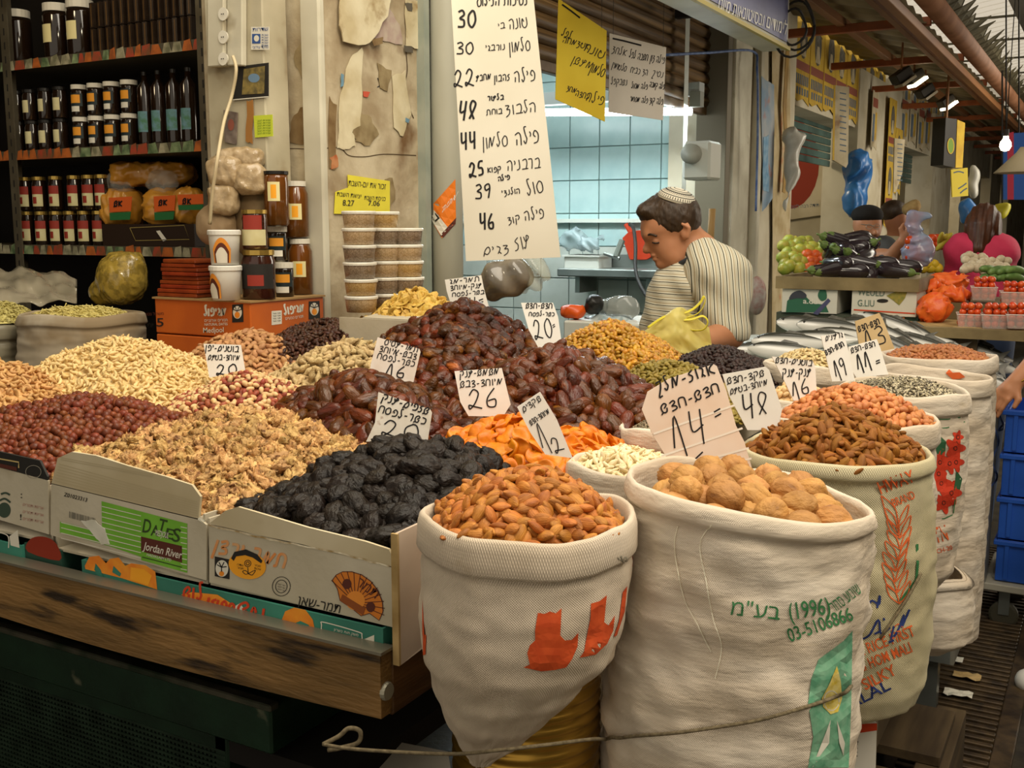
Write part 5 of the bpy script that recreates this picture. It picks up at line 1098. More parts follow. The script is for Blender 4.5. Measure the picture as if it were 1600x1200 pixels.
# stickers
yst = thing('sabbath_notice', 'yellow printed notice with candle times pasted on the pillar above the tubs', 'notice')
MB().plate([PLx.pt(*p, .004) for p in [(541, 273), (607, 283), (607, 336), (520, 334), (522, 300), (542, 293)]], (.0015, 0, 0)).build('paper', mat('yellow_paper', 'e3d63a', 'd6c832', sc=10, rough=.6), yst)
PYs = Plane((XF + .0057, 0, 0), (1, 0, 0)); prt(PYs, 'זכור את יום-השבת', 544, 290, 602, 296, 8, M_blk, yst); prt(PYs, 'כניסת השבת', 569, 312, 602, 314, 6, M_blk, yst); prt(PYs, 'יציאת השבת', 526, 306, 564, 310, 6, M_blk, yst)
prt(PYs, '8.27', 535, 321, 553, 322, 9, M_blk, yst, rtl=False); prt(PYs, '7.06', 575, 321, 593, 322, 8, M_blk, yst, rtl=False)
sv = thing('orange_sticker', 'orange diamond sticker wrapped on the grey pipe', 'sticker')
pipe_o = bpy.data.objects['pipe']; spp = Surf(pipe_o)
patch(spp, [(711, 280), (712, 345), (691, 372), (667, 331)], mat('sticker_orange', 'e07820', rough=.4), sv, .002, 'sheet', res=3)
patch(spp, [(670, 334), (679, 328), (701, 357), (690, 368)], M_whi, sv, .003, res=2); patch(spp, [(674, 336), (681, 332), (688, 341), (681, 347)], M_blk, sv, .004, res=1); patch(spp, [(677, 337), (681, 335), (685, 341), (681, 344)], M_whi, sv, .0045)
patch(spp, [(688, 368), (712, 340), (711, 350), (693, 371)], M_brn, sv, .003, res=2); prt(spp, 'אמר', 686, 338, 710, 312, 14, M_whi, sv, .003, shear=6)
# jamb notices, sockets, cable
jb = Plane((0, 2.297, 0), (0, -1, 0))
def note(name, label, poly, m, cat='notice'):
    t = thing(name, label, cat); MB().plate([jb.pt(*p) for p in poly], (0, -.002, 0)).build('sheet', m, t); return t
JB2 = Plane((0, 2.2945, 0), (0, -1, 0))
n1 = note('leaflet', 'small white leaflet with blue square on the white panel', [(393, 42), (421, 42), (421, 78), (393, 78)], M_whi); patch(JB2, [(394, 53), (407, 53), (407, 68), (394, 68)], mat('blue_ink', '33528c'), n1, .0004); patch(JB2, oval(401, 60, 4, 5), M_whi, n1, .0006)
for i in range(5): prt(JB2, 'שבת', 409, 56 + i * 4, 419, 56 + i * 4, 2.5, MATS['blue_ink'], n1, .0004)
prt(JB2, 'שדרות', 395, 49, 419, 48, 5, MATS['blue_ink'], n1, .0004); prt(JB2, 'מוקד עירוני', 395, 76, 419, 75, 4, MATS['blue_ink'], n1, .0004)
n2 = note('dark_picture', 'black bordered photo card below the sockets', [(372, 104), (420, 98), (420, 152), (364, 157)], M_blk, 'picture'); patch(JB2, [(381, 108), (414, 103), (413, 146), (378, 148)], mat('gold_photo', '8c7a42', '5e5434', sc=60), n2, .0004); patch(JB2, oval(397, 122, 9, 7), mat('photo_blue', '6a86a0'), n2, .0008)
ribbons(JB2, [[(364, 156), (420, 151)]], 1.5).build('white_margin', M_whi, n2)
n3 = note('green_note', 'bright yellow-green note at the edge of the white panel', [(397, 181), (426, 179), (427, 213), (399, 215)], mat('neon_note', 'c2cf3c', rough=.6))
for i in range(6): prt(JB2, 'שמירת הנגב', 402, 190 + i * 4, 423, 189 + i * 4, 2.5, mat('note_green', '5a7a2c'), n3, .0004)
n4 = note('small_poster', 'small faded picture poster beneath the dark photo card', [(350, 172), (372, 176), (370, 226), (352, 222)], mat('faded_poster', '8a7c70', '5e5048', sc=25), 'poster'); patch(JB2, oval(361, 195, 5, 9), mat('poster_red', '8d5040'), n4, .0004)
torn(jb, [(386, 158), (397, 156), (395, 225), (384, 222)], mat('tape_brown', '9c6c34', rough=.8), jamb, .001)
sk = thing('socket_strip', 'vertical white strip with three round sockets on the panel', 'socket')
MB().plate([jb.pt(*p) for p in [(336, -20), (361, -20), (361, 105), (336, 107)]], (0, -.03, 0)).build('housing', M_white, sk, bev=.003); JB3 = Plane((0, 2.266, 0), (0, -1, 0))
for y in (22, 58, 92):
    c = JB3.pt(349, y); MB().lathe([(.0, -.004), (.016, -.004), (.018, .002)], c, 20, Matrix.Rotation(math.pi / 2, 3, 'X')).build('socket', M_whi, sk, smooth=False)
    MB().span(c + Vector((-.004, -.0045, -.002)), c + Vector((-.001, -.0055, .001))).build('hole', M_blk, sk); MB().span(c + Vector((.003, -.0045, -.002)), c + Vector((.006, -.0055, .001))).build('hole', M_blk, sk)
MB().plate([jb.pt(*p) for p in [(362, -20), (386, -20), (386, 104), (362, 104)]], (0, -.02, 0)).build('trunking', M_white, sk, bev=.003)
cbl = thing('white_cable', 'beige cable running down from the sockets past the shelf post', 'cable')
MB().tube(catmull([P(364, 88, y=2.25), P(369, 110, y=2.24), P(362, 150, y=2.24), P(350, 190, y=2.2), P(341, 240, y=2.1), P(332, 300, y=2.1), P(328, 350, y=2.12)], 6), .0048, 8).build('cable', mat('cable_beige', 'c8b894', rough=.5), cbl, smooth=True)

# ================================================================ LEFT SHOP: shelving and goods
YS = 2.62
def zs(px, py, y=YS): return P(px, py, y=y).z
M_post = mat('slotted_grey_steel', '6a6250', '544c3c', sc=9, rough=.5, metal=.4)
sf = thing('shelving_unit', 'grey slotted steel shelving unit with flower-print shelf edging', 'shelf')
xr_ = xat(324, 200, YS - .02)
for x in (xr_, xat(20, 200, YS - .02)):
    p_ = MB().span((x - .022, YS - .03, .2), (x + .022, YS - .026, 3.0)).build('post', M_post, sf); MB().span((x - .022, YS - .026, .2), (x - .018, YS + .02, 3.0)).build('post_flange', M_post, p_)
    hs = MB()
    for i in range(34): hs.span((x - .003, YS - .0312, 1.35 + i * .05), (x + .003, YS - .0302, 1.375 + i * .05))
    hs.build('slots', M_blk, p_, kind='stuff')
levels = [zs(170, 80), zs(170, 229), zs(170, 384)]
fl = [mat('edging_' + n, c, c2, sc=30, rough=.6) for n, c, c2 in (('red', 'a4402a', '6f4a2c'), ('green', '4a5c3c', '8a9a70'), ('cream', 'a8a084', '6c6a50'), ('orange', 'b8642a', '8a4a22'))]
for k, z in enumerate(levels):
    sb = MB().span((-4.6, YS - .025, z - .03), (xr_ + .02, YS + .34, z)).build('shelf_board', mat('shelf_steel', '4f4838', rough=.6), sf)
    x = -4.3
    while x < xr_ - .03:
        w_ = random.uniform(.03, .06)
        MB().plate([(x, YS - .027, z - .034), (min(x + w_, xr_ - .02), YS - .027, z - .034), (min(x + w_ * random.uniform(.7, 1), xr_ - .02), YS - .027, z - random.uniform(-.006, .004)), (x + .01, YS - .027, z - .002)], (0, -.001, 0)).build('edging_print', random.choice(fl), sb); x += w_
MB().span((-4.6, YS + .34, .3), (xr_ + .02, YS + .36, 3.0)).build('back_sheet', M_dark, sf)
M_glass = mat('dark_jar', '20140b', rough=.12, spec=.6, coat=.4); M_honey = mat('honey_jar', '6b3c12', '50300f', sc=10, rough=.1, spec=.6, coat=.5)
M_lidw = mat('white_lid', 'd9d3c2', rough=.4); M_lidg = mat('gold_lid', 'b5974e', rough=.25, metal=.8); M_labc = mat('cream_label', 'cfc79a', 'c2b784', sc=20, rough=.6); M_laby = mat('honey_label', 'e0d49a', rough=.6)
M_labr = mat('red_label', '8f2f22', rough=.6); M_labo = mat('sun_label', 'e0962c', rough=.6); M_labk = mat('dark_label', '1d2a2c', rough=.5); M_labb = mat('blue_label', '6f93a8', '4c7a5a', sc=40, rough=.6)
def arc(mb, r, z0, z1, a0, a1, n=12):
    return mb.grid(lambda u, v: Vector((r * math.sin(a0 + (a1 - a0) * u), -r * math.cos(a0 + (a1 - a0) * u), z0 + (z1 - z0) * v)), n, 1)
def jar(label, group, r, h, body, lid, labels, neck=.9, lidh=.1, cat='jar', name='jar'):
    o = thing(name, label, cat, group)
    MB().lathe([(0, 0), (r * .93, 0), (r, h * .03), (r, h * .78), (r * neck, h * .87), (r * neck, h * (1 - lidh))], (0, 0, 0), 20).build('glass_body', body, o, smooth=True)
    l_ = MB().lathe([(0, h * (1 - lidh)), (r * neck * 1.06, h * (1 - lidh)), (r * neck * 1.06, h), (0, h)], (0, 0, 0), 20).build('lid', lid, o)
    for (z0, z1, a, m) in labels: arc(MB(), r * 1.012 + .0002 * labels.index((z0, z1, a, m)), h * z0, h * z1, -a, a).build('label', m, o, smooth=True)
    return o
def tree(o, loc, rz=0, label=None, sc=1):
    c = o.copy(); COL.objects.link(c); c.location = loc; c.rotation_euler = (0, 0, rz); c.scale = (sc,) * 3
    if label: c['label'] = label
    for ch in o.children:
        d = ch.copy(); COL.objects.link(d); d.parent = c
    ROOTS2.append(c); return c
ROOTS2 = []
def first(o, loc, rz=0, label=None): 
    o.location = loc; o.rotation_euler = (0, 0, rz)
    if label: o['label'] = label
    ROOTS.remove(o); return o
def row(o, pxs, y, z, labels=None, rz=0, used=[]):
    for i, px in enumerate(pxs):
        x = P(px, pix((0, y, z))[1] if False else 300, y=y).x; loc = (x, y, z); l = labels[i] if labels else None
        if o.name in used: tree(o, loc, rz + random.uniform(-.15, .15), l)
        else: first(o, loc, rz, l); used.append(o.name)
TW = math.radians(-12)
j1 = jar('gold-lidded jar with red and cream label on the lowest visible shelf', 'red and cream labelled jars', .0265, .125, M_glass, M_lidg, [(.12, .48, 1.2, M_labc), (.48, .72, 1.2, M_labr), (.2, .4, .35, M_labr)])
row(j1, [40, 63, 86, 108, 130, 153], YS + .03, levels[2])
row(j1, [40, 62, 88, 117, 140, 160], YS + .03, levels[2] + .129)
j2 = jar('white-lidded dark jar with orange sun label on the middle shelf', 'sun-labelled jars on the middle shelf', .029, .112, M_glass, M_lidw, [(.15, .32, .7, M_whi), (.32, .72, 1.1, M_labk), (.42, .68, .8, M_labo)], neck=.95, lidh=.14)
row(j2, [133, 157, 182, 208], YS + .035, levels[1]); row(j2, [133, 158, 183, 210], YS + .035, levels[1] + .114)
j3 = jar('dark jar with pale yellow label at the left of the middle shelf', 'yellow-labelled dark jars', .027, .112, M_glass, mat('black_lid', '17130f', rough=.4), [(.25, .65, .7, M_labc)])
row(j3, [36, 57, 78, 101], YS + .035, levels[1]); row(j3, [36, 56, 80, 103], YS + .035, levels[1] + .114)
j4 = jar('tall dark bottle with blue landscape label right of the sun-labelled jars', 'tall dark bottles with blue labels', .027, .25, M_glass, MATS['black_lid'], [(.18, .46, 1.0, M_labb)], neck=.35, lidh=.05, cat='bottle', name='bottle')
row(j4, [234, 255, 278, 301], YS + .04, levels[1])
j5 = jar('large dark jar with white lid and yellow label on the top shelf', 'large jars on the top shelf', .05, .2, M_glass, M_lidw, [(.3, .62, .5, M_laby)], lidh=.14)
row(j5, [44, 105, 141], YS + .06, levels[0])
bt = thing('flat_box', 'slim dark box standing upright in the rows on the top shelf', 'box', 'slim dark boxes on the top shelf')
MB().span((-.0095, 0, 0), (.0095, .09, .085)).build('carton', mat('dark_brown_box', '241a12', '33261a', sc=40, rough=.45), bt); MB().span((-.0025, -.0006, .004), (.0025, 0, .08)).build('edge_print', mat('bronze_edge', '5b4224', rough=.4), bt)
row(bt, [158 + i * 11.5 for i in range(14)], YS + .01, levels[0]); row(bt, [158 + i * 11.5 for i in range(14)], YS + .01, levels[0] + .088)
# packs of semolina in clear bags
M_sem = mat('semolina', 'b47a24', 'c88f38', sc=14, rough=.35, bump=.5, bs=30, coat=.5); M_film = mat('clear_film', 'd8d4c8', rough=.12, alpha=.22, spec=.8)
def bag(name, label, cat, c, r, q, m, parent=None, film=None, group=None, seed=0, h=.006, amp=.006, prims=(), box=False):
    t = parent or thing(name, label, cat, group); c = Vector(c)
    pr = [(s_box(c, Vector(r) * .93, min(r) * .75) if box else s_ell(c, r), .01)] + list(prims)
    sdf_mesh(pr, h, 'filled_bag', m, t, k=.02, disp=crumple(amp, 75, seed + 3))
    return t
for i, (px, py, w_, hh, lab) in enumerate([(192, 325, .085, .075, 'leftmost of the three front clear pasta bags with an orange label'), (258, 325, .08, .075, 'middle clear pasta bag with a round orange label'), (297, 322, .065, .07, 'clear pasta bag with orange label beside the shelf post'), (240, 272, .16, .045, 'plain golden bag lying on top of the labelled bags')]):
    c = P(px, py, y=YS + .08 + (.06 if i == 3 else 0)); t = bag('pasta_bag', lab, 'bag', c, (w_, .07, hh), None, M_sem, seed=i, box=True, amp=.01)
    if i < 3:
        PQ = Plane((0, c.y - .076, 0), (0, -1, 0)); L = [(170, 307, 36, 38), (240, 305, 34, 40), (277, 303, 43, 26)][i]
        MB().plate([PQ.pt(L[0] + a * L[2], L[1] + b * L[3]) for a, b in ((0, .05), (1, 0), (.95, .6), (.03, .65))], (0, .002, 0)).build('label', mat('orange_label', 'd2602a', rough=.4), t)
        MB().plate([PQ.pt(L[0] + a * L[2], L[1] + b * L[3]) for a, b in ((.03, .68), (.95, .63), (.9, .95), (.05, .98))], (0, .002, 0)).build('label', mat('green_label', '2f6a3c', rough=.4), t)
        write(Plane(PQ.p - Vector((0, .001, 0)), (0, -1, 0)), [('אש', L[0] + 8, L[1] + 16, L[0] + 22, L[1] + 16, 9, 2)], t)
    if i in (0, 1):
        sdf_mesh([s_ell(c + Vector((.0, -.005, hh + .01)), (w_ * .7, .05, .05))], .009, 'clear_wrapper', M_film, t, disp=lambda p: .008 * np.sin(p[..., 0] * 120) * np.sin(p[..., 2] * 80))
kb = thing('dark_carton', 'dark flat carton with gold frame line under the pasta bags', 'box'); a = P(168, 378, y=YS); b = P(300, 350, y=YS)
MB().span((a.x, YS - .02, levels[2] + .001), (b.x + .03, YS + .3, b.z)).build('carton', mat('dark_choc_board', '2a1c12', rough=.5), kb)
PK = Plane((0, YS - .021, 0), (0, -1, 0)); ribbons(PK, [[(203, 356), (288, 352), (296, 374), (212, 376), (203, 356)]], 1.2, .0006).build('gold_line', mat('gold_line', '8c7a44'), kb); patch(PK, [(244, 361), (250, 360), (261, 375), (255, 377)], M_whi, kb, .0006)
# orange date cartons
M_oc = mat('orange_carton', 'c4621c', 'b4561a', sc=7, rough=.5); CXc, CYc = -1.985, 2.09
cz0, cz1 = 1.305, 1.405
for k, (z0, z1, lab) in enumerate(((cz0, cz1, 'orange date carton with white lettering and a 5 on its face, on top'), (cz0 - .105, cz0 - .003, 'lower orange carton beneath the lettered orange date carton'))):
    oc = thing('orange_carton', lab, 'box')
    MB().span((CXc - .36, CYc, z0), (CXc, CYc + .3, z1)).build('carton', M_oc, oc, bev=.003)
    if k == 0:
        MB().span((CXc - .365, CYc - .004, z1 - .004), (CXc + .004, CYc + .304, z1 + .001)).build('lid_edge', mat('carton_edge', '9a7a4c', rough=.8), oc)
        PO = Plane((0, CYc, 0), (0, -1, 0)); PO2 = Plane((CXc, 0, 0), (1, 0, 0))
        prt(PO, '5', 245, 510, 256, 510, 13, M_blk, oc, rtl=False); prt(PO, 'ק"ג', 230, 510, 240, 510, 5, M_blk, oc); prt(PO, 'משקל נטו', 229, 493, 256, 492, 5, M_brn, oc)
        write(PO, [('מגיפול', 319, 494, 354, 493, 12, 3)], oc, M_whi); prt(PO, 'תמרים אורגניים', 320, 503, 356, 502, 4, M_whi, oc); prt(PO, 'NATURAL DATES', 320, 509, 356, 508, 4, M_whi, oc, rtl=False); prt(PO, 'Medjool', 318, 520, 350, 519, 8, M_whi, oc, rtl=False)
        for Pq, x0, y0 in ((PO, 363, 475), (PO2, 482, 470)):
            patch(Pq, [(x0, y0 + 1), (x0 + 17, y0), (x0 + 18, y0 + 28), (x0, y0 + 29)], M_blk, oc, .0008); patch(Pq, oval(x0 + 8.5, y0 + 13, 7, 10), M_whi, oc, .0014); patch(Pq, oval(x0 + 8.5, y0 + 17, 4, 5), M_org, oc, .002); ribbons(Pq, [[(x0 + 2, y0 + 8), (x0 + 8, y0 + 11), (x0 + 15, y0 + 8)], [(x0 + 5, y0 + 4), (x0 + 8, y0 + 11), (x0 + 12, y0 + 4)]], 1.3, .002).build('palm_mark', M_blk, oc)
        write(PO2, [('מגיפול', 444, 492, 476, 487, 12, 2.6)], oc, M_whi); prt(PO2, 'תמרים טבעיים', 446, 500, 474, 496, 4, M_whi, oc); patch(PO2, [(424, 486), (440, 485), (440, 506), (424, 508)], M_whi, oc, .0008)
        for i in range(4): prt(PO2, 'תמר מגול', 426, 491 + i * 4, 438, 490 + i * 4, 2.5, M_blk, oc, .0014)
sup = thing('plinth_box', 'plain brown carton hidden beneath the orange cartons', 'box'); MB().span((CXc - .36, CYc, 1.0), (CXc - .03, CYc + .3, cz0 - .107)).build('carton', M_ply, sup)
# tubs
def at3(px, pb, t): return P(px, pb, t=t)
tbm = mat('white_tub', 'd8d6cc', rough=.35)
def tub(label, px, zb, t, rb=.036, rt=.041, h=.092, a=0):
    c = P(px, 440, t=t); o = thing('tahini_tub', label, 'tub'); o.location = (0, 0, 0)
    MB().lathe([(0, 0), (rb, 0), (rt, h * .88), (rt, h * .9)], (c.x, c.y, zb), 24).build('tub_body', tbm, o, smooth=True)
    MB().lathe([(0, h * .86), (rt + .003, h * .86), (rt + .003, h * .97), (rt, h), (0, h)], (c.x, c.y, zb), 24).build('lid', tbm, o)
    for k, (r, m) in enumerate(((1.0, mat('arch_orange', 'd98a2c')), (.8, mat('arch_brown', '5a2a1c')), (.62, M_whi))):
        q = MB(); aa = -.5 + a + YAW
        q.grid(lambda u, v: Vector((c.x + (rt + .0004 + .0003 * k - .004 * (1 - v)) * math.sin(aa + (u - .5) * 1.2 * r), c.y - (rt + .0004 + .0003 * k - .004 * (1 - v)) * math.cos(aa + (u - .5) * 1.2 * r), zb + h * .06 + v * h * .72 * r * (1 - .45 * (2 * u - 1) ** 2))), 12, 6).build('arch_print', m, o)
    return o
ZT = cz1 + .002
tub('upper of two white tahini tubs, arch print facing forward', 353, ZT + .094, 2.84, a=.55); tub('lower of two stacked white tahini tubs, arch print at its side', 353, ZT, 2.84, a=-.2)
def jat(o, px, t, z, lab, rz=0):
    c = P(px, 440, t=t); 
    if o in ROOTS: first(o, (c.x, c.y, z), YAW + rz, lab)
    else: tree(o, (c.x, c.y, z), YAW + rz, lab)
M_jam = mat('dark_jam', '2c140e', '3a1a10', sc=20, rough=.12, spec=.6, coat=.4)
J1 = jar('x', None, .045, .132, M_jam, M_lidg, [(.22, .72, 1.2, M_blk), (.28, .5, .5, M_labr)], lidh=.1); jat(J1, 405, 2.88, ZT, 'wide gold-lidded jar of dark preserve beside the tubs')
J2 = jar('x', None, .034, .105, M_jam, M_lidg, [(.1, .5, 1.2, M_labc), (.5, .86, .8, M_labr)], neck=.95); jat(J2, 401, 2.88, ZT + .134, 'gold-lidded jar with red and cream label standing on the dark preserve jar')
J3 = jar('x', None, .027, .095, M_glass, M_lidw, [(.12, .3, .7, M_whi), (.3, .72, 1.1, M_labk), (.42, .66, .8, M_labo)], neck=.95, lidh=.16)
jat(J3, 444, 2.98, ZT, 'lower small white-lidded jar with sun label before the honey jars'); jat(J3, 436, 3.02, ZT + .100, 'upper small white-lidded jar with sun label before the honey jars')
J4 = jar('x', None, .035, .16, M_honey, M_lidw, [(.32, .6, .55, M_laby), (.36, .56, .25, M_yor)], neck=.8, lidh=.09)
jat(J4, 470, 3.08, ZT, 'bottom large honey jar with pale label on the orange carton', .1); jat(J4, 466, 3.08, ZT + .163, 'honey jar with white lid standing on another honey jar', .1)
J5 = jar('x', None, .035, .15, M_honey, MATS['black_lid'], [(.45, .8, .5, M_laby), (.5, .75, .22, M_yor)], neck=.95, lidh=.06); jat(J5, 436, 3.0, ZT + .197, 'dark-lidded honey jar with yellow tape at the back')
# fruit leather slabs
for i in range(9):
    a = P(233 + (6 - i) * .7, 440, y=CYc + .02).x + .02; o = thing('fruit_leather', 'red-brown sheet of fruit leather in the stack beside the tubs', 'fruit leather', 'stacked sheets of red-brown fruit leather')
    z = cz1 + .002 + i * .0118; xl = P(232 + i * 1.5, 440, t=2.98).x; xr2 = P(322, 440, t=2.9).x
    MB().span((CXc - .355 + i * .003 + random.uniform(-.007, .007), CYc + .008 + random.uniform(0, .008), z), (CXc - .2 + random.uniform(-.008, .004), CYc + .16, z + .0108)).build('sheet', mat('leather_red', '8f3c18', '7a2f12', sc=20, rough=.35, coat=.3, var=.15), o, bev=.003, seg=2)
# brown rice bags, paper bag
M_vac = mat('vacuum_rice', 'b09a78', '9a835f', sc=60, rough=.3, bump=.7, bs=90, coat=.5)
for i, (px, py, rx, rz_, lb_) in enumerate([(352, 268, 28, 24, 'vacuum bag of brown grain, left in the upper pair'), (392, 280, 26, 24, 'square vacuum bag of grain right in the pile'), (375, 248, 38, 17, 'crumpled vacuum bag of grain lying on top of the pile'), (350, 312, 24, 24, 'lowest vacuum bag of grain beside the cable')]):
    t = 3.0 + (.02 if i == 2 else 0); c = P(px, py, t=t); k = t / 1650
    bag('grain_bag', lb_, 'bag', c, (rx * k * 1.05, .035, rz_ * k * 1.05), None, M_vac, seed=i * 3, h=.0045, amp=.006, box=True)
for i, (px, py, rx, rz_, lb_, m) in enumerate([(338, 352, 36, 34, 'tan cloth bag behind the tahini tubs', mat('tan_bag', '9d8666', '8a7150', sc=12, rough=.7, bump=.4, bs=40)), (395, 345, 40, 62, 'brown sack filling the gap behind the jars', mat('tan_bag2', '7d6848', '6a5538', sc=12, rough=.8))]):
    c = P(px, py, t=3.04 + .02 * i); k = 3.04 / 1650; bag('cloth_bag', lb_, 'bag', c, (rx * k, .05, rz_ * k), None, m, seed=i + 5, h=.007, amp=.004)
# noodles: sacks and bags at far left
M_nd = mat('noodle', 'd6ca84', 'c6b768', sc=50, rough=.5, var=.12); M_krs = mat('brown_paper_rim', 'a08460', '8b704c', sc=8, rough=.85, bump=.3)
def noodle_heap(nm, label, cx, cy, t, rx, ry, rise, seed):
    c = P(cx, cy, t=t); vs = MB(); rnd = random.Random(seed)
    for i in range(420):
        a = rnd.uniform(0, 6.28); r = math.sqrt(rnd.random()); x = rx * r * math.cos(a); y = ry * r * math.sin(a); z = rise * (1 - r * r) + rnd.uniform(-.004, .006)
        d = Vector((rnd.uniform(-1, 1), rnd.uniform(-.6, .6), rnd.uniform(-.15, .15))).normalized() * .012; p = c + Vector((x, y, z))
        vs.tube([p - d, p + Vector((0, 0, .003)), p + d], .0017, 4)
    vs.grid(lambda u, v: c + Vector((rx * v * math.cos(u * 6.283), ry * v * math.sin(u * 6.283), rise * (1 - v * v) - .004)), 20, 5)
    o = vs.build(nm, M_nd, smooth=True); tag(o, label, 'noodles', None, 'stuff'); return o
noodle_heap('noodles', 'pale yellow noodles heaped in the brown-rimmed sack', 128, 492, 3.15, .155, .11, .022, 1)
noodle_heap('noodles', 'deeper yellow noodles at the far left edge', 5, 500, 3.25, .09, .1, .05, 2)
nst, nso, NS = sack('white sack with rolled brown paper rim holding pale noodles', [(490, 35, 222), (510, 30, 226), (560, 32, 224), (640, 40, 220)], 3.15, m=mat('white_noodle_sack', 'b5a994', 'a3967f', sc=6, rough=.8, c3='8e7c60', sc3=5), seed=20, coll=.03, nu=60, ry=.75)
RIM = [nso]
ns2, nso2, NS2 = sack('greyish plastic sack edge at the far left holding yellow noodles', [(506, -60, 34), (540, -60, 36), (600, -60, 40)], 3.2, m=mat('grey_film_sack', '8c8672', '77705c', sc=6, rough=.4), seed=22, nu=50)
M_pb = mat('bagged_pasta', '9a8238', '7e6a2c', sc=45, lo=.45, hi=.55, rough=.2, coat=.6, bump=.8, bs=70)
c = P(190, 435, t=3.3); bag('pasta_bag', 'big crinkled clear bag of golden pasta behind the noodle sack', 'bag', c, (.085, .07, .085), None, M_pb, h=.006, amp=.006, prims=[(s_ell(c + Vector((-.08, 0, -.045)), (.05, .05, .045)), .03), (s_ell(c + Vector((.05, .01, .05)), (.03, .03, .03)), .03)])
c = P(40, 440, t=3.6); sh_ = thing('plastic_sheet', 'cloudy clear plastic sheet draped over the left goods', 'plastic sheet')
MB().grid(lambda u, v: P(-60 + 180 * u, 412 + 62 * v + 25 * u * u * (1 - v), t=3.7 - .35 * v + .06 * nz(u * 5, v * 4)) + Vector((0, 0, .03 * nz(u * 4, v * 3) + .012 * nz(u * 11, v * 9, 3))), 50, 14).build('sheet', mat('cloudy_film', 'a9a08a', '8d8570', sc=5, rough=.25, coat=.5), sh_, smooth=True, solid=.002)
lt = thing('low_table', 'dark table beneath the noodle sacks in the dry goods shop', 'table'); MB().span((-3.6, 1.98, 1.0), (-2.37, 2.58, 1.04)).build('table_top', M_dark, lt)
for x in (-3.5, -2.45): MB().span((x - .03, 2.3, 0), (x + .03, 2.36, 1.0)).build('leg', M_dark, lt)
# clear tubs of grain beside the pillar
M_gr1 = mat('grain_pale', 'cbb290', 'a88d64', sc=260, rough=.35, coat=.4); M_gr2 = mat('grain_dark', '9d8b78', '75634e', sc=260, rough=.35, coat=.4); M_gr3 = mat('grain_gold', 'c8a974', 'a8864c', sc=260, rough=.35, coat=.4)
TT = 2.82; ztb = P(562, 487, t=TT).z
def gtub(g):
    o = thing('grain_tub', 'x', 'tub', None); r = .044; h = .043
    MB().lathe([(0, 0), (r * .88, 0), (r * .98, h - .007), (r * .98, h - .006)], (0, 0, 0), 24).build('tub_body', g, o, smooth=True)
    MB().lathe([(0, h - .008), (r * 1.03, h - .008), (r * 1.04, h - .003), (r * 1.0, h), (0, h)], (0, 0, 0), 24).build('lid', mat('frosted_lid', 'dcd8ca', rough=.35), o)
    return o
G3 = [gtub(M_gr1), gtub(M_gr2), gtub(M_gr3)]
cols = [('front left stack', 563, TT, 6, [0, 2, 1, 1, 0, 0]), ('middle stack', 601, TT + .1, 6, [1, 1, 0, 0, 1, 2]), ('right stack by the pipe', 637, TT + .12, 5, [1, 1, 2, 0, 1])]
for nm, px, t, n, kinds in cols:
    for i in range(n):
        c = P(px, 440, t=t); pos_ = ['bottom', 'second from bottom', 'third from bottom', 'fourth from bottom', 'fifth from bottom', 'topmost'][i if i < n - 1 else 5]
        g = G3[kinds[i]]; lab = 'clear lidded tub of grain, %s of the %s' % (pos_, nm); loc = (c.x + random.uniform(-.002, .002), c.y, ztb + i * .0445)
        if g in ROOTS: first(g, loc, 0, lab)
        else: tree(g, loc, 0, lab)
        
bt_ = thing('chip_tray', 'low white box holding banana chips and the grain tubs', 'box'); c = P(600, 487, t=2.84)
xt0 = P(530, 500, y=2.05).x; MB().plate([(xt0 + .01, 2.13, 0), (-1.5, 2.13, 0), (-1.5, 2.42, 0), (xt0 - .1, 2.42, 0)], (0, 0, .006)).build('bottom_panel', M_card, bt_)
bt_.location = (0, 0, ztb - .008)
MB().span((xt0, 2.05, ztb - .06), (-1.42, 2.056, ztb + .004)).build('front_panel', M_card, bt_).location = (0, 0, -(ztb - .008))
tray_leg = MB().span((xt0 + .01, 2.07, 1.121), (-1.47, 2.4, ztb - .01)).build('inner_carton', M_ply, bt_); tray_leg.location = (0, 0, -(ztb - .008))
# fish bag hung under the price board
fb = thing('fish_bag', 'grey clear plastic bag of fish hanging under the price board', 'bag'); c = P(800, 432, t=3.0); k = 3.0 / 1650
sdf_mesh([(s_ell(c, (34 * k, .05, 30 * k)), .02), (s_ell(P(775, 440, t=3), (28 * k, .05, 30 * k)), .02)], .007, 'filled_bag', mat('fish_grey', '5c564c', '7f776a', sc=14, rough=.2, coat=.5), fb, disp=lambda p: .004 * np.sin(p[..., 0] * 80 + p[..., 2] * 60))
sdf_mesh([(s_ell(P(825, 422, t=3), (36 * k, .04, 34 * k)), .02)], .008, 'clear_wrapper', mat('film2', 'b5b5a0', rough=.1, alpha=.35, spec=.9), fb, disp=lambda p: .008 * np.sin(p[..., 0] * 110 + p[..., 2] * 90))
MB().tube([P(800, 410, t=3), P(800, 300, t=3)], .002, 5).build('string', M_blk, fb)
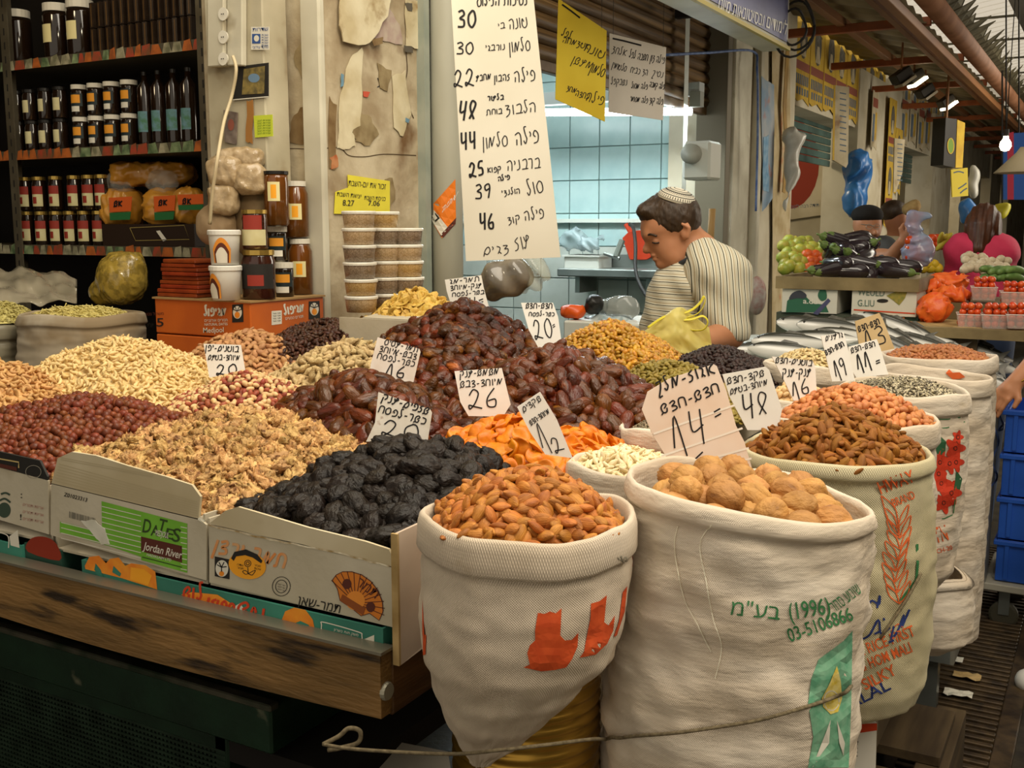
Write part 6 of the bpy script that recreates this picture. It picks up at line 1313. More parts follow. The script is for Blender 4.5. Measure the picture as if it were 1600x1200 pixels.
# ================================================================ FISH SHOP
fl_ = thing('fluorescent_light', 'long glowing fluorescent tube on a batten in the fish shop', 'light')
a = P(800, 176, y=5.6); b = P(1080, 174, y=5.6)
MB().tube([a, b], .022, 12).build('tube', mat('tube_glow', 'ffffff', emit='f4fbff', estr=9), fl_, smooth=True)
MB().span((a.x - .1, 5.58, a.z + .03), (b.x + .05, 5.66, a.z + .1)).build('batten', mat('batten', 'a9b0ac', rough=.4), fl_); MB().span((b.x, 5.57, a.z - .03), (b.x + .06, 5.63, a.z + .05)).build('end_cap', mat('grey_cap', '8b8c80', rough=.5), fl_)
area('fish_shop_tube_light', ((a.x + b.x) / 2, 5.5, a.z - .05), ((a.x + b.x) / 2, 5.2, 1.2), 1.6, .1, 24, (.86, .97, 1))
lamp('fish_shop_light', (-3.4, 4.6, 2.8), 38, (.92, .98, 1), .2)
ld = struct(MB().span((-6.3, YW - .04, P(900, 345, y=YW).z - .012), (XF - .03, YW, P(900, 345, y=YW).z + .012)).build('trim_2', mat('ledge_white', 'c9cfc4', rough=.4)))
def IB(px, py, pw, ph, y, d, m, nm, lab, cat, part='body', bev=.006):
    a_ = P(px - pw / 2, py + ph / 2, y=y); b_ = P(px + pw / 2, py - ph / 2, y=y); t = thing(nm, lab, cat)
    MB().span((a_.x, y, a_.z), (b_.x, y + d, b_.z)).build(part, m, t, bev=bev); return t, a_, b_
M_st = mat('stainless', '8e938e', '7a7f7a', sc=5, rough=.35, metal=.6); M_wpl = mat('white_plastic', 'cfd0c6', rough=.4)
t, a, b = IB(950, 427, 160, 9, 5.75, .3, M_st, 'steel_shelf', 'stainless steel shelf along the tiled wall behind the fishmonger', 'shelf', 'shelf_top')
for x in (a.x + .1, b.x - .1): MB().span((x, 5.8, a.z - .1), (x + .03, 6.05, a.z)).build('bracket', M_st, t)
MB().span((a.x, 6.03, b.z), (b.x, 6.05, b.z + .08)).build('upstand', M_st, t)
t, a, b = IB(908, 410, 54, 22, 5.82, .2, M_wpl, 'plastic_basin', 'white plastic basin standing on the steel shelf', 'basin', 'basin_body'); MB().span((a.x - .01, 5.81, b.z - .01), (b.x + .01, 6.03, b.z)).build('rim', M_wpl, t)
t = thing('dustpan', 'red plastic dustpan hanging on the tiled wall behind the fishmonger', 'dustpan'); pw = Plane((0, 6.03, 0), (0, -1, 0)); M_rp = mat('red_plastic', 'b83a1e', rough=.4)
MB().plate([pw.pt(*p) for p in [(974, 372), (984, 362), (1014, 358), (1022, 400), (1012, 406), (986, 406)]], (0, -.02, 0)).build('pan', M_rp, t, bev=.003); MB().tube([pw.pt(986, 364), pw.pt(978, 350)], .016, 8).build('handle', M_rp, t)
t = thing('black_hose', 'black hose looping down the wall beside the red dustpan', 'hose'); MB().tube(catmull([P(984, 350, y=5.98), P(990, 358, y=5.9), P(993, 385, y=5.8), P(993, 420, y=5.7), P(1000, 445, y=5.6), P(1014, 468, y=5.5)], 6), .011, 8).build('hose', M_blk, t, smooth=True)
t = thing('wall_brush', 'grey scraper leaning on the shelf left of the dustpan', 'brush'); MB().tube([P(944, 396, y=5.85), P(968, 404, y=5.85)], .012, 6).build('head', M_st, t); MB().tube([P(962, 402, y=5.85), P(972, 376, y=5.9)], .02, 8).build('handle', mat('grey_handle', '5c6258'), t)
t, a, b = IB(1088, 250, 44, 62, 5.2, .18, M_wpl, 'dispenser', 'white towel dispenser on the white wall of the fish shop', 'dispenser', 'housing', .012); MB().lathe([(0, 0), (.05, 0), (.05, .18), (0, .18)], P(1078, 240, y=5.16), 16, Matrix.Rotation(-math.pi / 2, 3, 'X')).build('roll', mat('grey_cover', 'a2a296', rough=.4), t, smooth=True)
rw = struct(MB().span((P(1065, 300, y=5.4).x, 5.4, P(1100, 342, y=5.4).z), (XF - .03, 5.46, 3.0)).build('wall_white_side', mat('white_side', 'c6cbc2', rough=.4)))
t = thing('wooden_stick', 'wooden broom handle standing by the shop door frame', 'broom'); MB().tube([P(1108, 410, y=5.1), P(1113, 326, y=5.1)], .018, 8).build('handle', mat('pale_wood', '9b7a48'), t, smooth=True)
for i, (px, py, r) in enumerate(((895, 375, 26), (925, 380, 20))): t = thing('clear_bag', ['bunch of clear plastic bags hanging left above the basin', 'smaller bunch of clear bags above the basin'][i], 'bag'); sdf_mesh([(s_ell(P(px, py, y=5.9), (r * .0035, .04, r * .0028)), .02)], .012, 'film', mat('blue_film', 'a2b4b6', rough=.15, alpha=.55, spec=.8), t, disp=crumple(.04, 30, i + 9))

# ================================================================ FISH COUNTER
XC, YC0, YC1, ZC = -.36, 3.52, 4.56, 1.05
fc = thing('fish_counter', 'stainless steel counter of the fish stall with blue lettering on its side', 'counter')
MB().span((-1.95, YC0, ZC - .03), (XC, YC1, ZC)).build('counter_top', M_st, fc, bev=.004); MB().span((XC - .012, YC0, .2), (XC, YC1, ZC - .03)).build('side_panel', mat('smeared_steel', 'a9a596', '8b8a80', sc=6, rough=.35, metal=.35, stretch=(1, 1, .4)), fc)
MB().span((-1.95, YC0, .2), (XC - .012, YC0 + .02, ZC - .03)).build('front_panel', M_st, fc); MB().span((XC, YC0, ZC - .04), (XC + .008, YC1, ZC + .03)).build('edge_lip', mat('bright_edge', 'b9b8ac', rough=.3, metal=.6), fc)
for x in (-1.85, XC - .08):
    for y in (YC0 + .06, YC1 - .1): MB().span((x - .03, y - .03, 0), (x + .03, y + .03, .2)).build('leg', M_st, fc)
PCs = Plane((XC + .0015, 0, 0), (1, 0, 0)); M_bls = mat('blue_scrawl', '46609a', '6f86b0', sc=20, rough=.5)
ribbons(PCs, [catmull([(1552, 665), (1560, 690), (1550, 720), (1558, 745), (1548, 760)], 5), catmull([(1562, 650), (1568, 668), (1560, 672), (1570, 660)], 5), catmull([(1538, 705), (1530, 725), (1536, 740), (1528, 760)], 5), catmull([(1520, 860), (1528, 840), (1534, 820), (1542, 800)], 5), catmull([(1515, 875), (1522, 862), (1530, 850)], 5)], 3).build('blue_writing', M_bls, fc)
patch(PCs, [(1524, 700), (1540, 690), (1530, 850), (1518, 880)], mat('pale_blue_tape', '8aa2a8', rough=.4), fc, .0006)
ic = MB().grid(lambda u, v: Vector((-1.9 + 1.45 * u, YC0 + .03 + .98 * v, ZC + .01 + .11 * math.sin(u * math.pi) ** .5 * math.sin(v * math.pi) ** .5 + .012 * nz(u * 30, v * 30))), 60, 60).build('crushed_ice', mat('ice', 'c9cec8', 'b2b9b4', sc=60, rough=.3, bump=.6, bs=120), None, smooth=True); tag(ic, 'crushed ice spread over the fish counter', 'ice', None, 'stuff')
def fishproto():
    o = thing('fish', 'x', 'fish', None); L = .17
    def f(u, v):
        x = -1 + 2 * v; a = u * 2 * math.pi; k = max(.02, (1 - abs(x + .25) ** 2.2 / (1.25 ** 2.2 if x > -.25 else .78 ** 2.2))) ** .75; k = max(k, .13 if x > .5 else .02)
        return Vector((x * L, .028 * k * math.cos(a), .046 * k * math.sin(a)))
    MB().grid(f, 16, 22, wrap=True).build('fish_body', M_fish, o, smooth=True)
    MB().plate([(L * .9, 0, 0), (L * 1.25, 0, .045), (L * 1.15, 0, 0), (L * 1.25, 0, -.045)], (0, .003, 0)).build('tail', M_fin, o); MB().plate([(-.03, 0, .04), (.0, 0, .062), (.06, 0, .05), (.08, 0, .03)], (0, .003, 0)).build('dorsal_fin', M_fin, o)
    for s in (-1, 1): MB().lathe([(0, -.003), (.006, -.003), (.006, .003), (0, .003)], (-L * .82, s * .013, .012), 10, Matrix.Rotation(math.pi / 2, 3, 'X')).build('eye', M_blk, o)
    return o
M_fish = mat('fish_skin', 'c9c8bf', rough=.25, spec=.6, coat=.3); M_fin = mat('fin', '4b4a42', '6e6a60', sc=30, rough=.4)
nt = M_fish.node_tree; tcn = nt.nodes.new('ShaderNodeTexCoord'); sp = nt.nodes.new('ShaderNodeSeparateXYZ'); cr = nt.nodes.new('ShaderNodeValToRGB'); mr = nt.nodes.new('ShaderNodeMapRange'); nt.links.new(tcn.outputs['Object'], sp.inputs[0]); nt.links.new(sp.outputs[2], mr.inputs[0]); mr.inputs[1].default_value = -.04; mr.inputs[2].default_value = .045; nt.links.new(mr.outputs[0], cr.inputs[0])
cr.color_ramp.elements[0].position = .5; cr.color_ramp.elements[0].color = lin('d2d0c8'); cr.color_ramp.elements[1].position = .68; cr.color_ramp.elements[1].color = lin('35362e'); nt.links.new(cr.outputs[0], nt.nodes['Principled BSDF'].inputs['Base Color'])
fish = fishproto(); rnd = random.Random(4)
FL = [(1262, 508, 4.1, .3, 1, 'long dark-backed fish on top of the left fish pile'), (1300, 512, 4.0, .1, 1, 'white-bellied fish beside the topmost dark fish'), (1235, 535, 3.75, .0, 1, 'fish lying at the front left corner of the pile'), (1225, 548, 3.7, -.2, .9, 'pale fish lowest behind the pumpkin seeds'), (1280, 530, 3.85, -.3, 1, 'pinkish gutted fish in the middle of the left pile'), (1320, 525, 3.9, .2, 1, 'dark fish behind the card 19'), (1190, 545, 3.8, .1, .8, 'small fish nearest the fishmonger'), (1340, 508, 4.2, .5, 1, 'dark fish left of the tan card 13')]
for i in range(18):
    px = 1395 + (i % 6) * 26 + rnd.uniform(-6, 6); row_ = i // 6; py = 508 + row_ * 19 + (i % 6) * 8; FL.append((px, py, 4.3 - row_ * .28, -.55 + rnd.uniform(-.25, .25), 1.05, '%s fish, number counted from the left, in the %s row right of the red peanuts' % (['first', 'second', 'third', 'fourth', 'fifth', 'sixth'][i % 6], ['back', 'middle', 'front'][row_])))
for i, (px, py, t, a, s, lab) in enumerate(FL):
    c = P(px, py, t=t); c.x = min(c.x, XC - .06)
    M = Matrix.Translation(c) @ Matrix.Rotation(YAW + a, 4, 'Z') @ Matrix.Rotation(rnd.uniform(-.05, .12) + (.22 if i > 7 else 0), 4, 'Y') @ Matrix.Rotation(rnd.uniform(-.9, -.2), 4, 'X') @ Matrix.Scale(s * .82, 4)
    lab = lab.replace(', number counted from the left,', ' from the left')
    if i == 0: o = fish; ROOTS.remove(fish)
    else:
        o = fish.copy(); COL.objects.link(o)
        for ch in fish.children: d = ch.copy(); COL.objects.link(d); d.parent = o
    o.matrix_world = M; o['label'] = lab; o['group'] = 'fish on the ice'
# left end of the counter: boxes and bags behind the raisins
t = thing('polystyrene_box', 'white polystyrene box edge behind the golden raisins', 'box'); a = P(880, 505, t=3.9); MB().span((a.x, a.y, ZC + .001), (a.x + .35, a.y + .35, a.z + .01)).build('box_body', M_wpl, t, bev=.006)
for (px, py, rx, rz, m, lab) in ((895, 487, 22, 12, mat('orange_bag', 'd8581c', rough=.3), 'crumpled orange bag behind the golden raisins'), (928, 476, 16, 16, mat('black_bag', '1d1c1a', rough=.35), 'small black knotted bag beyond the golden raisins'), (968, 482, 34, 20, mat('clear_grey', '9aa09c', rough=.15, alpha=.6, spec=.8), 'crumpled clear bag on the counter left of the fishmonger'), (950, 500, 40, 9, mat('blue_ice', '8da0a6', 'b9c4c4', sc=40, rough=.25), 'bluish fish and ice tray left of the fishmonger')):
    t = thing('crumpled_bag', lab, 'bag'); k = 3.95 / 1650; sdf_mesh([(s_ell(P(px, py, t=3.95), (rx * k, .05, rz * k)), .02)], .008, 'bag_body', m, t, disp=crumple(.012, 55, int(px)))

# ================================================================ PEOPLE
M_skin = mat('skin', 'a5704e', 'b27c5a', sc=10, rough=.5, sss=.1); M_skin2 = mat('skin_dark', '9a6242', 'a56c4a', sc=10, rough=.5); M_hair = mat('dark_hair', '2e2115', '3b2b1b', sc=60, rough=.5, bump=.6, bs=160, stretch=(1, 1, .3))
def H(t0):
    k = t0 / 1650
    def q(px, py, dt=0): return P(px, py, t=t0 + dt)
    return q, k
def hand_prims(wr, d, up, s=1.0, curl=.35, side=1):
    """palm plus five fingers: wr wrist, d direction, up = back of hand"""
    wr = Vector(wr); d = Vector(d).normalized(); up = Vector(up).normalized(); sd = d.cross(up).normalized() * side; pr = [(s_cap(wr, wr + d * .04 * s, .024 * s, .026 * s), .01)]
    pc_ = wr + d * .07 * s
    for j, (o, L) in enumerate(((-.027, .07), (-.009, .078), (.009, .074), (.026, .058))):
        b0 = pc_ + sd * o * s; pr.append((s_cap(wr + d * .02 * s + sd * o * .6 * s, b0, .013 * s, .0105 * s), .012))
        d1 = (d - up * curl).normalized(); m1 = b0 + d1 * L * .5 * s; d2 = (d - up * curl * 2.6).normalized(); m2 = m1 + d2 * L * .5 * s
        pr += [(s_cap(b0, m1, .0095 * s, .0085 * s), .003), (s_cap(m1, m2, .0085 * s, .007 * s), .003)]
    th0 = wr + d * .02 * s - sd * .02 * s; th1 = th0 + (d * .5 - sd * .8 - up * .3).normalized() * .04 * s; th2 = th1 + (d * .9 - sd * .2 - up * .4).normalized() * .03 * s
    pr += [(s_cap(th0, th1, .013 * s, .011 * s), .01), (s_cap(th1, th2, .011 * s, .0085 * s), .003)]
    return pr
def stripes(name, vec, period, dist=0):
    m = mat(name, 'c2b898', rough=.85, bump=.2, bs=90); nt = m.node_tree; N = nt.nodes; tcn = N.new('ShaderNodeTexCoord'); vd = N.new('ShaderNodeVectorMath'); vd.operation = 'DOT_PRODUCT'; vd.inputs[1].default_value = vec
    nt.links.new(tcn.outputs['Object'], vd.inputs[0]); ml = N.new('ShaderNodeMath'); ml.operation = 'MULTIPLY'; ml.inputs[1].default_value = 1 / period; nt.links.new(vd.outputs['Value'], ml.inputs[0])
    nn = N.new('ShaderNodeTexNoise'); nn.inputs['Scale'].default_value = 7; nt.links.new(tcn.outputs['Object'], nn.inputs[0]); ad = N.new('ShaderNodeMath'); ad.operation = 'MULTIPLY_ADD'; ad.inputs[1].default_value = dist; nt.links.new(nn.outputs[0], ad.inputs[0]); nt.links.new(ml.outputs[0], ad.inputs[2])
    fr = N.new('ShaderNodeMath'); fr.operation = 'FRACT'; nt.links.new(ad.outputs[0], fr.inputs[0]); cr = N.new('ShaderNodeValToRGB'); cr.color_ramp.interpolation = 'CONSTANT'; nt.links.new(fr.outputs[0], cr.inputs[0])
    E = cr.color_ramp.elements; E[0].position = 0; E[0].color = lin('3a3d33'); E[1].position = .14; E[1].color = lin('c9c4b0')
    for p_, c_ in ((.38, 'a89c80'), (.6, 'c7c2ae'), (.74, '8d8c74'), (.8, 'c5c0ac')): e = E.new(p_); e.color = lin(c_)
    nt.links.new(cr.outputs[0], N['Principled BSDF'].inputs['Base Color']); return m
q, k = H(3.3)
man = thing('person', 'man in striped T-shirt and patterned skullcap looking down, behind the raisins', 'person')
pr = [(s_ell(q(1048, 343), (.086, .074, .08)), .02), (s_cap(q(1031, 360), q(1041, 394), .057, .044), .03), (s_cap(q(1046, 398), q(1039, 408), .03, .018), .02), (s_cap(q(1013, 367, -.03), q(1013, 367, .03), .012), .015), (s_cap(q(1017, 370, -.003), q(1010.5, 390, -.003), .008, .0135), .007),
      (s_ell(q(1019, 393, -.012), (.008, .008, .007)), .005), (s_ell(q(1024, 399, -.01), (.014, .024, .007)), .005), (s_ell(q(1026, 405, -.01), (.013, .022, .0065)), .005), (s_ell(q(1034, 413, -.01), (.018, .024, .014)), .01), (s_ell(q(1040, 384, -.038), (.03, .02, .03)), .02), (s_cap(q(1062, 375), q(1052, 402, -.03), .04, .03), .03),
      (s_cap(q(1070, 372), q(1090, 400), .054, .066), .03), (s_cap(q(1090, 400), q(1096, 425), .066, .09), .03), ('-', s_ell(q(1023, 377, -.055), (.013, .012, .007)), .008), (s_ell(q(1025, 377, -.040), (.012, .013, .009)), .004), (s_ell(q(1071, 361, -.074), (.017, .009, .028)), .006), ('-', s_ell(q(1070, 359, -.086), (.010, .007, .017)), .004),
      (s_cap(q(1066, 350, -.083), q(1077, 356, -.084), .005), .003), (s_cap(q(1077, 356, -.084), q(1074, 371, -.08), .005), .003)]
pr += [(s_cap(q(1136, 495, -.15), q(1140, 522, -.17), .05, .042), .02), (s_cap(q(1140, 522, -.17), q(1080, 538, -.3), .042, .034), .02)]
w0 = q(1062, 541, -.31); pr += [(s_cap(q(1080, 538, -.3), w0, .034, .028), .015)] + hand_prims(w0, (q(1020, 548, -.32) - w0), UP, 1, .4)
sdf_mesh(pr, .0045, 'skin', M_skin, man, k=.02)
sdf_mesh([(s_ell(q(1049, 340), (.094, .081, .086)), .01), (s_ell(q(1015, 330), (.038, .06, .03)), .02), ('-', s_ell(q(1015, 388), (.070, .3, .082)), .012), ('-', s_ell(q(1070, 400), (.06, .3, .074)), .012), ('-', s_ell(q(1034, 388), (.05, .3, .06)), .01)], .005, 'hair', M_hair, man, disp=crumple(.004, 160, 3))
MB().tube(catmull([q(1011, 369, -.035), q(1016, 366, -.05), q(1026, 369, -.062)], 4), [.0035] * 9, 6).build('eyebrow', M_hair, man, smooth=True)
MB().tube(catmull([q(1019, 379, -.048), q(1024, 380, -.053), q(1030, 379, -.054)], 4), .0022, 6).build('eye', mat('eye_dark', '1c120c', rough=.3), man, smooth=True); MB().tube(catmull([q(1018, 401.5, -.008), q(1024, 401.5, -.024), q(1032, 402.5, -.036)], 4), .003, 6).build('mouth_line', mat('lip_line', '5a2a1c'), man, smooth=True)
ax = (UP * .93 + RGT * .22 - FWD * .22).normalized(); Rk = ax.to_track_quat('Z', 'Y').to_matrix(); kc = q(1048, 343) + ax * .063
dome = [(.0605 * math.sin(a), .035 * math.cos(a)) for a in [math.pi / 2 * (1 - i / 10) for i in range(11)]]
kp = MB().lathe(dome, kc, 40, Rk, cap=False).build('skullcap', mat('cap_white', 'cfc8b4', rough=.7), man, smooth=True, solid=.002)
M_cb = mat('cap_black', '2c2822', rough=.7)
for a0, a1 in ((82, 79), (62, 58), (54, 52), (44, 38), (30, 26), (18, 14)):
    MB().lathe([(.0615 * math.sin(math.radians(a)), .036 * math.cos(math.radians(a))) for a in (a0, (a0 + a1) / 2, a1)], kc, 40, Rk, cap=False).build('pattern_ring', M_cb, kp, smooth=True)
hs = MB()
for i in range(46):
    a = 2 * math.pi * i / 46
    for b0, b1, w_ in ((77, 65, .0024), (50, 46, .003), (36, 32, .002)):
        p0, p1 = [Vector((.062 * math.sin(math.radians(b)) * math.cos(a), .062 * math.sin(math.radians(b)) * math.sin(a), .0365 * math.cos(math.radians(b)))) for b in (b0, b1)]; s_ = Vector((-math.sin(a), math.cos(a), 0)) * w_ / 2
        hs.add([kc + Rk @ v for v in (p0 - s_, p0 + s_, p1 + s_, p1 - s_)], [(0, 1, 2, 3)])
hs.build('pattern_marks', M_cb, kp, kind='stuff')
sh1 = stripes('shirt_chest', (0.04, .06, 1), .0175, .8); sh2 = stripes('shirt_sleeve', tuple(RGT * 1 + UP * .05), .019, .4)
sdf_mesh([(s_ell(q(1076, 490, .03), (.135, .17, .2)), .05), (s_ell(q(1100, 446, .0), (.085, .16, .07)), .04), (s_cap(q(1064, 452), q(1045, 520), .055, .085), .04), (s_ell(q(1070, 590, .05), (.15, .16, .2)), .06), ('-', s_cap(q(1070, 372), q(1088, 402), .055, .06), .01)], .008, 'shirt', sh1, man, disp=lambda p: .004 * np.sin(p[..., 2] * 55 + p[..., 0] * 30) * np.sin(p[..., 0] * 40))
sdf_mesh([(s_ell(q(1112, 428, -.09), (.085, .09, .075)), .04), (s_cap(q(1122, 440, -.12), q(1133, 512, -.15), .078, .076), .04), (s_cap(q(1100, 400, -.04), q(1130, 440, -.08), .06, .09), .05)], .008, 'sleeve', sh2, man, cut=lambda p: -(p[..., 2] - q(1130, 531, -.15).z), disp=lambda p: .003 * np.sin(p[..., 2] * 60 + p[..., 0] * 50))
MB().tube(catmull([q(1109, 374, .02), q(1106, 378, -.05), q(1092, 392, -.088), q(1076, 406, -.085), q(1062, 414, -.05), q(1056, 417, .0)], 5), .0075, 8, flat=1.4).build('collar', mat('collar_dark', '34373a', rough=.8), man, smooth=True)
tz = q(1075, 640, .05); sdf_mesh([(s_cap((tz.x, tz.y, .95), (tz.x - .08, tz.y, .08), .13, .07), .05), (s_cap((tz.x, tz.y, .95), (tz.x + .1, tz.y + .03, .08), .13, .07), .05)], .02, 'trousers', mat('trousers', '2b2a2c', rough=.9), man)
for dx in (-.08, .1): sdf_mesh([s_cap((tz.x + dx, tz.y + .02, .045), (tz.x + dx - .06, tz.y - .12, .035), .045, .04)], .012, 'shoe', M_blk, man)
# yellow bag
yb_ = thing('yellow_bag', 'thin translucent yellow carrier bag with loop handles before the fishmonger', 'bag'); M_yf = mat('yellow_film', 'f8f0a8', 'f0e488', sc=12, rough=.3, alpha=.5, spec=.5, transl=.4)
q2, k2 = H(2.95)
def yf(u, v, d=0):
    top = catmull([(998, 524, 0), (1030, 500, 0), (1060, 480, 0), (1082, 492, 0), (1108, 512, 0)], 10); k_ = u * (len(top) - 1); a = top[int(k_)].lerp(top[min(len(top) - 1, int(k_) + 1)], k_ - int(k_)); b = Vector((1002, 534, 0)).lerp(Vector((1116, 566, 0)), u); p = a.lerp(b, v)
    return q2(p.x, p.y, d - .05 * math.sin(u * math.pi) * v + .03 * nz(u * 3 + d * 40, v * 2.5) + .012 * abs(nz(u * 9, v * 5 + d * 30)))
MB().grid(yf, 40, 24).build('bag_front', M_yf, yb_, smooth=True, solid=.0008)
MB().grid(lambda u, v: yf(u, v, .05 + .06 * math.sin(u * math.pi) * v), 30, 16).build('bag_back', M_yf, yb_, smooth=True, solid=.0008)
M_yh = mat('yellow_handle', 'd9cc3c', rough=.35, alpha=.92)
MB().tube(catmull([q2(1012, 512), q2(1040, 494), q2(1075, 487), q2(1093, 474), q2(1100, 463), q2(1101, 474), q2(1090, 490), q2(1062, 500)], 6), .005, 8, flat=.35).build('handle', M_yh, yb_, smooth=True)
MB().tube(catmull([q2(1055, 500, -.01), q2(1080, 499, -.01), q2(1098, 494, -.01), q2(1106, 503, -.01), q2(1099, 515, -.01), q2(1080, 516, -.01), q2(1066, 507, -.01)], 6), .0045, 8, flat=.35).build('handle', M_yh, yb_, smooth=True)

# ================================================================ THE FURTHER VEGETABLE STALL
M_wt = mat('tray_wood', '8d7b55', '6e5e3e', sc=6, rough=.7, bump=.4)
yv = 4.78; x0 = P(1212, 440, y=yv).x; x1 = P(1436, 445, y=yv).x; zt = P(1330, 436, y=yv).z
vt = thing('vegetable_tray', 'shallow wooden tray loaded with aubergines above the white cartons', 'tray')
MB().span((x0, yv, zt - .05), (x1, yv + .02, zt + .005)).build('front_board', M_wt, vt); MB().span((x1 - .02, yv + .0205, zt - .05), (x1, yv + .6, zt + .005)).build('side_board', M_wt, vt); MB().span((x0, yv + .02, zt - .045), (x1 - .02, yv + .6, zt - .03)).build('tray_bottom', M_wt, vt); MB().span((x0, yv + .0205, zt - .05), (x0 + .02, yv + .6, zt + .005)).build('side_board', M_wt, vt)
PV = Plane((0, yv + .015, 0), (0, -1, 0)); zbx = P(1330, 492, y=yv).z
for (a_, b_, lab) in ((1222, 1308, 'white carton printed with green aubergine picture under the wooden tray'), (1331, 1432, 'white carton with grey lettering and handle hole under the wooden tray')):
    xa_, xb_ = P(a_, 470, y=yv + .016).x, P(b_, 470, y=yv + .016).x; t = thing('vegetable_carton', lab, 'box'); MB().span((xa_, yv + .016, zbx), (xb_, yv + .45, zt - .052)).build('carton', mat('white_carton2', 'cfcbbb', rough=.7), t)
    if a_ == 1222:
        patch(PV, [(1230, 470), (1240, 462), (1260, 464), (1270, 474), (1290, 476), (1295, 488), (1228, 488)], mat('carton_green', '2f6148'), t, .001); patch(PV, [(1233, 468), (1238, 458), (1250, 454), (1260, 460), (1258, 466), (1245, 466)], mat('aub_print', '3a3c44'), t, .002, smooth_=3); patch(PV, [(1278, 462), (1282, 452), (1290, 452), (1292, 466), (1284, 470)], MATS['carton_green'], t, .002, smooth_=3)
        patch(PV, [(1270, 490), (1294, 466), (1298, 470), (1278, 492)], mat('carton_violet', '4a4a6a'), t, .002); prt(PV, 'a.du', 1255, 474, 1277, 475, 8, M_whi, t, .0025, rtl=False)
    else:
        prt(PV, 'WEULD', 1340, 461, 1382, 463, 10, mat('carton_grey', '5f7468'), t, .001, rtl=False); prt(PV, 'G.LIU', 1340, 478, 1366, 479, 10, MATS['carton_grey'], t, .001, rtl=False); patch(PV, oval(1379, 470, 9, 3), M_blk, t, .001); patch(PV, [(1385, 462), (1400, 455), (1418, 455), (1414, 466), (1405, 477), (1394, 468)], mat('carton_olive', '7a7a38', '9a8a3c', sc=90), t, .001); ribbons(PV, [[(1334, 484), (1430, 490)]], 2).build('red_rule', M_red, t)
sp_ = thing('stall_support', 'teal and orange cartons and dark table under the aubergine stall', 'table'); MB().span((x0, yv + .03, 0), (x1, yv + .6, zbx - .003)).build('table_body', mat('stall_dark', '4d4a3a', '2f4a40', sc=3, rough=.8), sp_)
MB().span((P(1380, 500, y=yv).x, yv + .01, zbx - .12), (P(1412, 500, y=yv).x, yv + .028, zbx - .004)).build('orange_panel', mat('panel_orange', 'd07a2c', 'b8642c', sc=30), sp_)
# aubergines
M_aub = mat('aubergine_skin', '231c20', '2f262a', sc=10, rough=.18, spec=.6, coat=.4); M_cal = mat('aubergine_cap', '55692f', '6b8040', sc=50, rough=.5)
au = thing('aubergine', 'x', 'aubergine'); prof = [(0, -.095), (.02, -.092), (.034, -.07), (.038, -.04), (.034, 0), (.027, .04), (.022, .07), (.016, .085), (0, .09)]
MB().lathe(prof, (0, 0, 0), 16, cap=False).build('aubergine_body', M_aub, au, smooth=True); MB().lathe([(.0225, .069), (.019, .082), (.012, .092), (.005, .096), (.005, .115), (0, .115)], (0, 0, 0), 10, cap=False).build('green_cap', M_cal, au, smooth=True)
AL = []
for i in range(26): AL.append((1288 + (i * 37 % 138), 424 - (i // 5) * 11 + rnd.uniform(-3, 3), 4.95 + (i // 5) * .06 + rnd.uniform(-.02, .04)))
ROOTS.remove(au)
nearw = ['nearest the front board', 'low in the pile', 'midway up the pile', 'high in the pile', 'near the top of the pile', 'topmost in the pile']
for i, (px, py, t) in enumerate(AL):
    if py < 404: px = 1318 + (px - 1340) * .4
    c = P(px, py, t=t); M = Matrix.Translation(c) @ Matrix.Rotation(rnd.uniform(0, 6.28), 4, 'Z') @ Matrix.Rotation(rnd.uniform(1.1, 1.75), 4, 'X') @ Matrix.Scale(1.0, 4)
    if i == 0: o = au
    else:
        o = au.copy(); COL.objects.link(o)
        for ch in au.children: d = ch.copy(); COL.objects.link(d); d.parent = o
    o.matrix_world = M; o['label'] = 'glossy dark aubergine with green cap, ' + nearw[min(5, i // 5)]; o['group'] = 'aubergines ' + nearw[min(5, i // 5)]
def fruit(nm, lab, grp, cat, m, spots, r, shp=(1, 1, .92), stalk=None):
    v, f = ico(2); me = bpy.data.meshes.new(nm); me.from_pydata([tuple(Vector(p) * r * Vector(shp).x if False else (p[0] * r * shp[0], p[1] * r * shp[1], p[2] * r * shp[2])) for p in v], [], f); me.polygons.foreach_set('use_smooth', [True] * len(f)); me.materials.append(m); o0 = None
    for p in spots:
        o = bpy.data.objects.new(nm, me) if o0 is None else o0.copy()
        if o0 is None: tag(o, lab, cat, grp); o0 = o
        o.location = p; o.rotation_euler = (rnd.uniform(-1, 1), rnd.uniform(-1, 1), rnd.uniform(0, 6)); COL.objects.link(o)
ap, orr = [], []
for i in range(34):
    px = 1226 + (i % 6) * 11 + 5 * ((i // 6) % 2) + rnd.uniform(-4, 4); py = 420 - (i // 6) * 9 + rnd.uniform(-4, 4); (orr if (i % 6 >= 3 and i // 6 < 3) else ap).append(P(px, py, t=5.35 + (i // 6) * .07))
fruit('yellow_apple', 'round yellow-green apple heaped at the left of the vegetable stall', 'yellow-green apples', 'apple', mat('apple', 'b0a040', '8f9a38', sc=30, rough=.4, var=.15), ap, .036)
fruit('orange_tomato', 'orange-red tomato heaped between the apples and the aubergines', 'orange tomatoes', 'tomato', mat('persimmon', 'd0642a', 'c04c20', sc=30, rough=.35), orr, .034)
fruit('lemon', 'yellow lemon beside the raised bag of tomatoes', 'lemons', 'lemon', mat('lemon', 'dcb830', rough=.45), [P(1432 + i * 5.5, 419 - (i % 2) * 5, t=5.6) for i in range(7)], .028, (1.2, 1, 1))
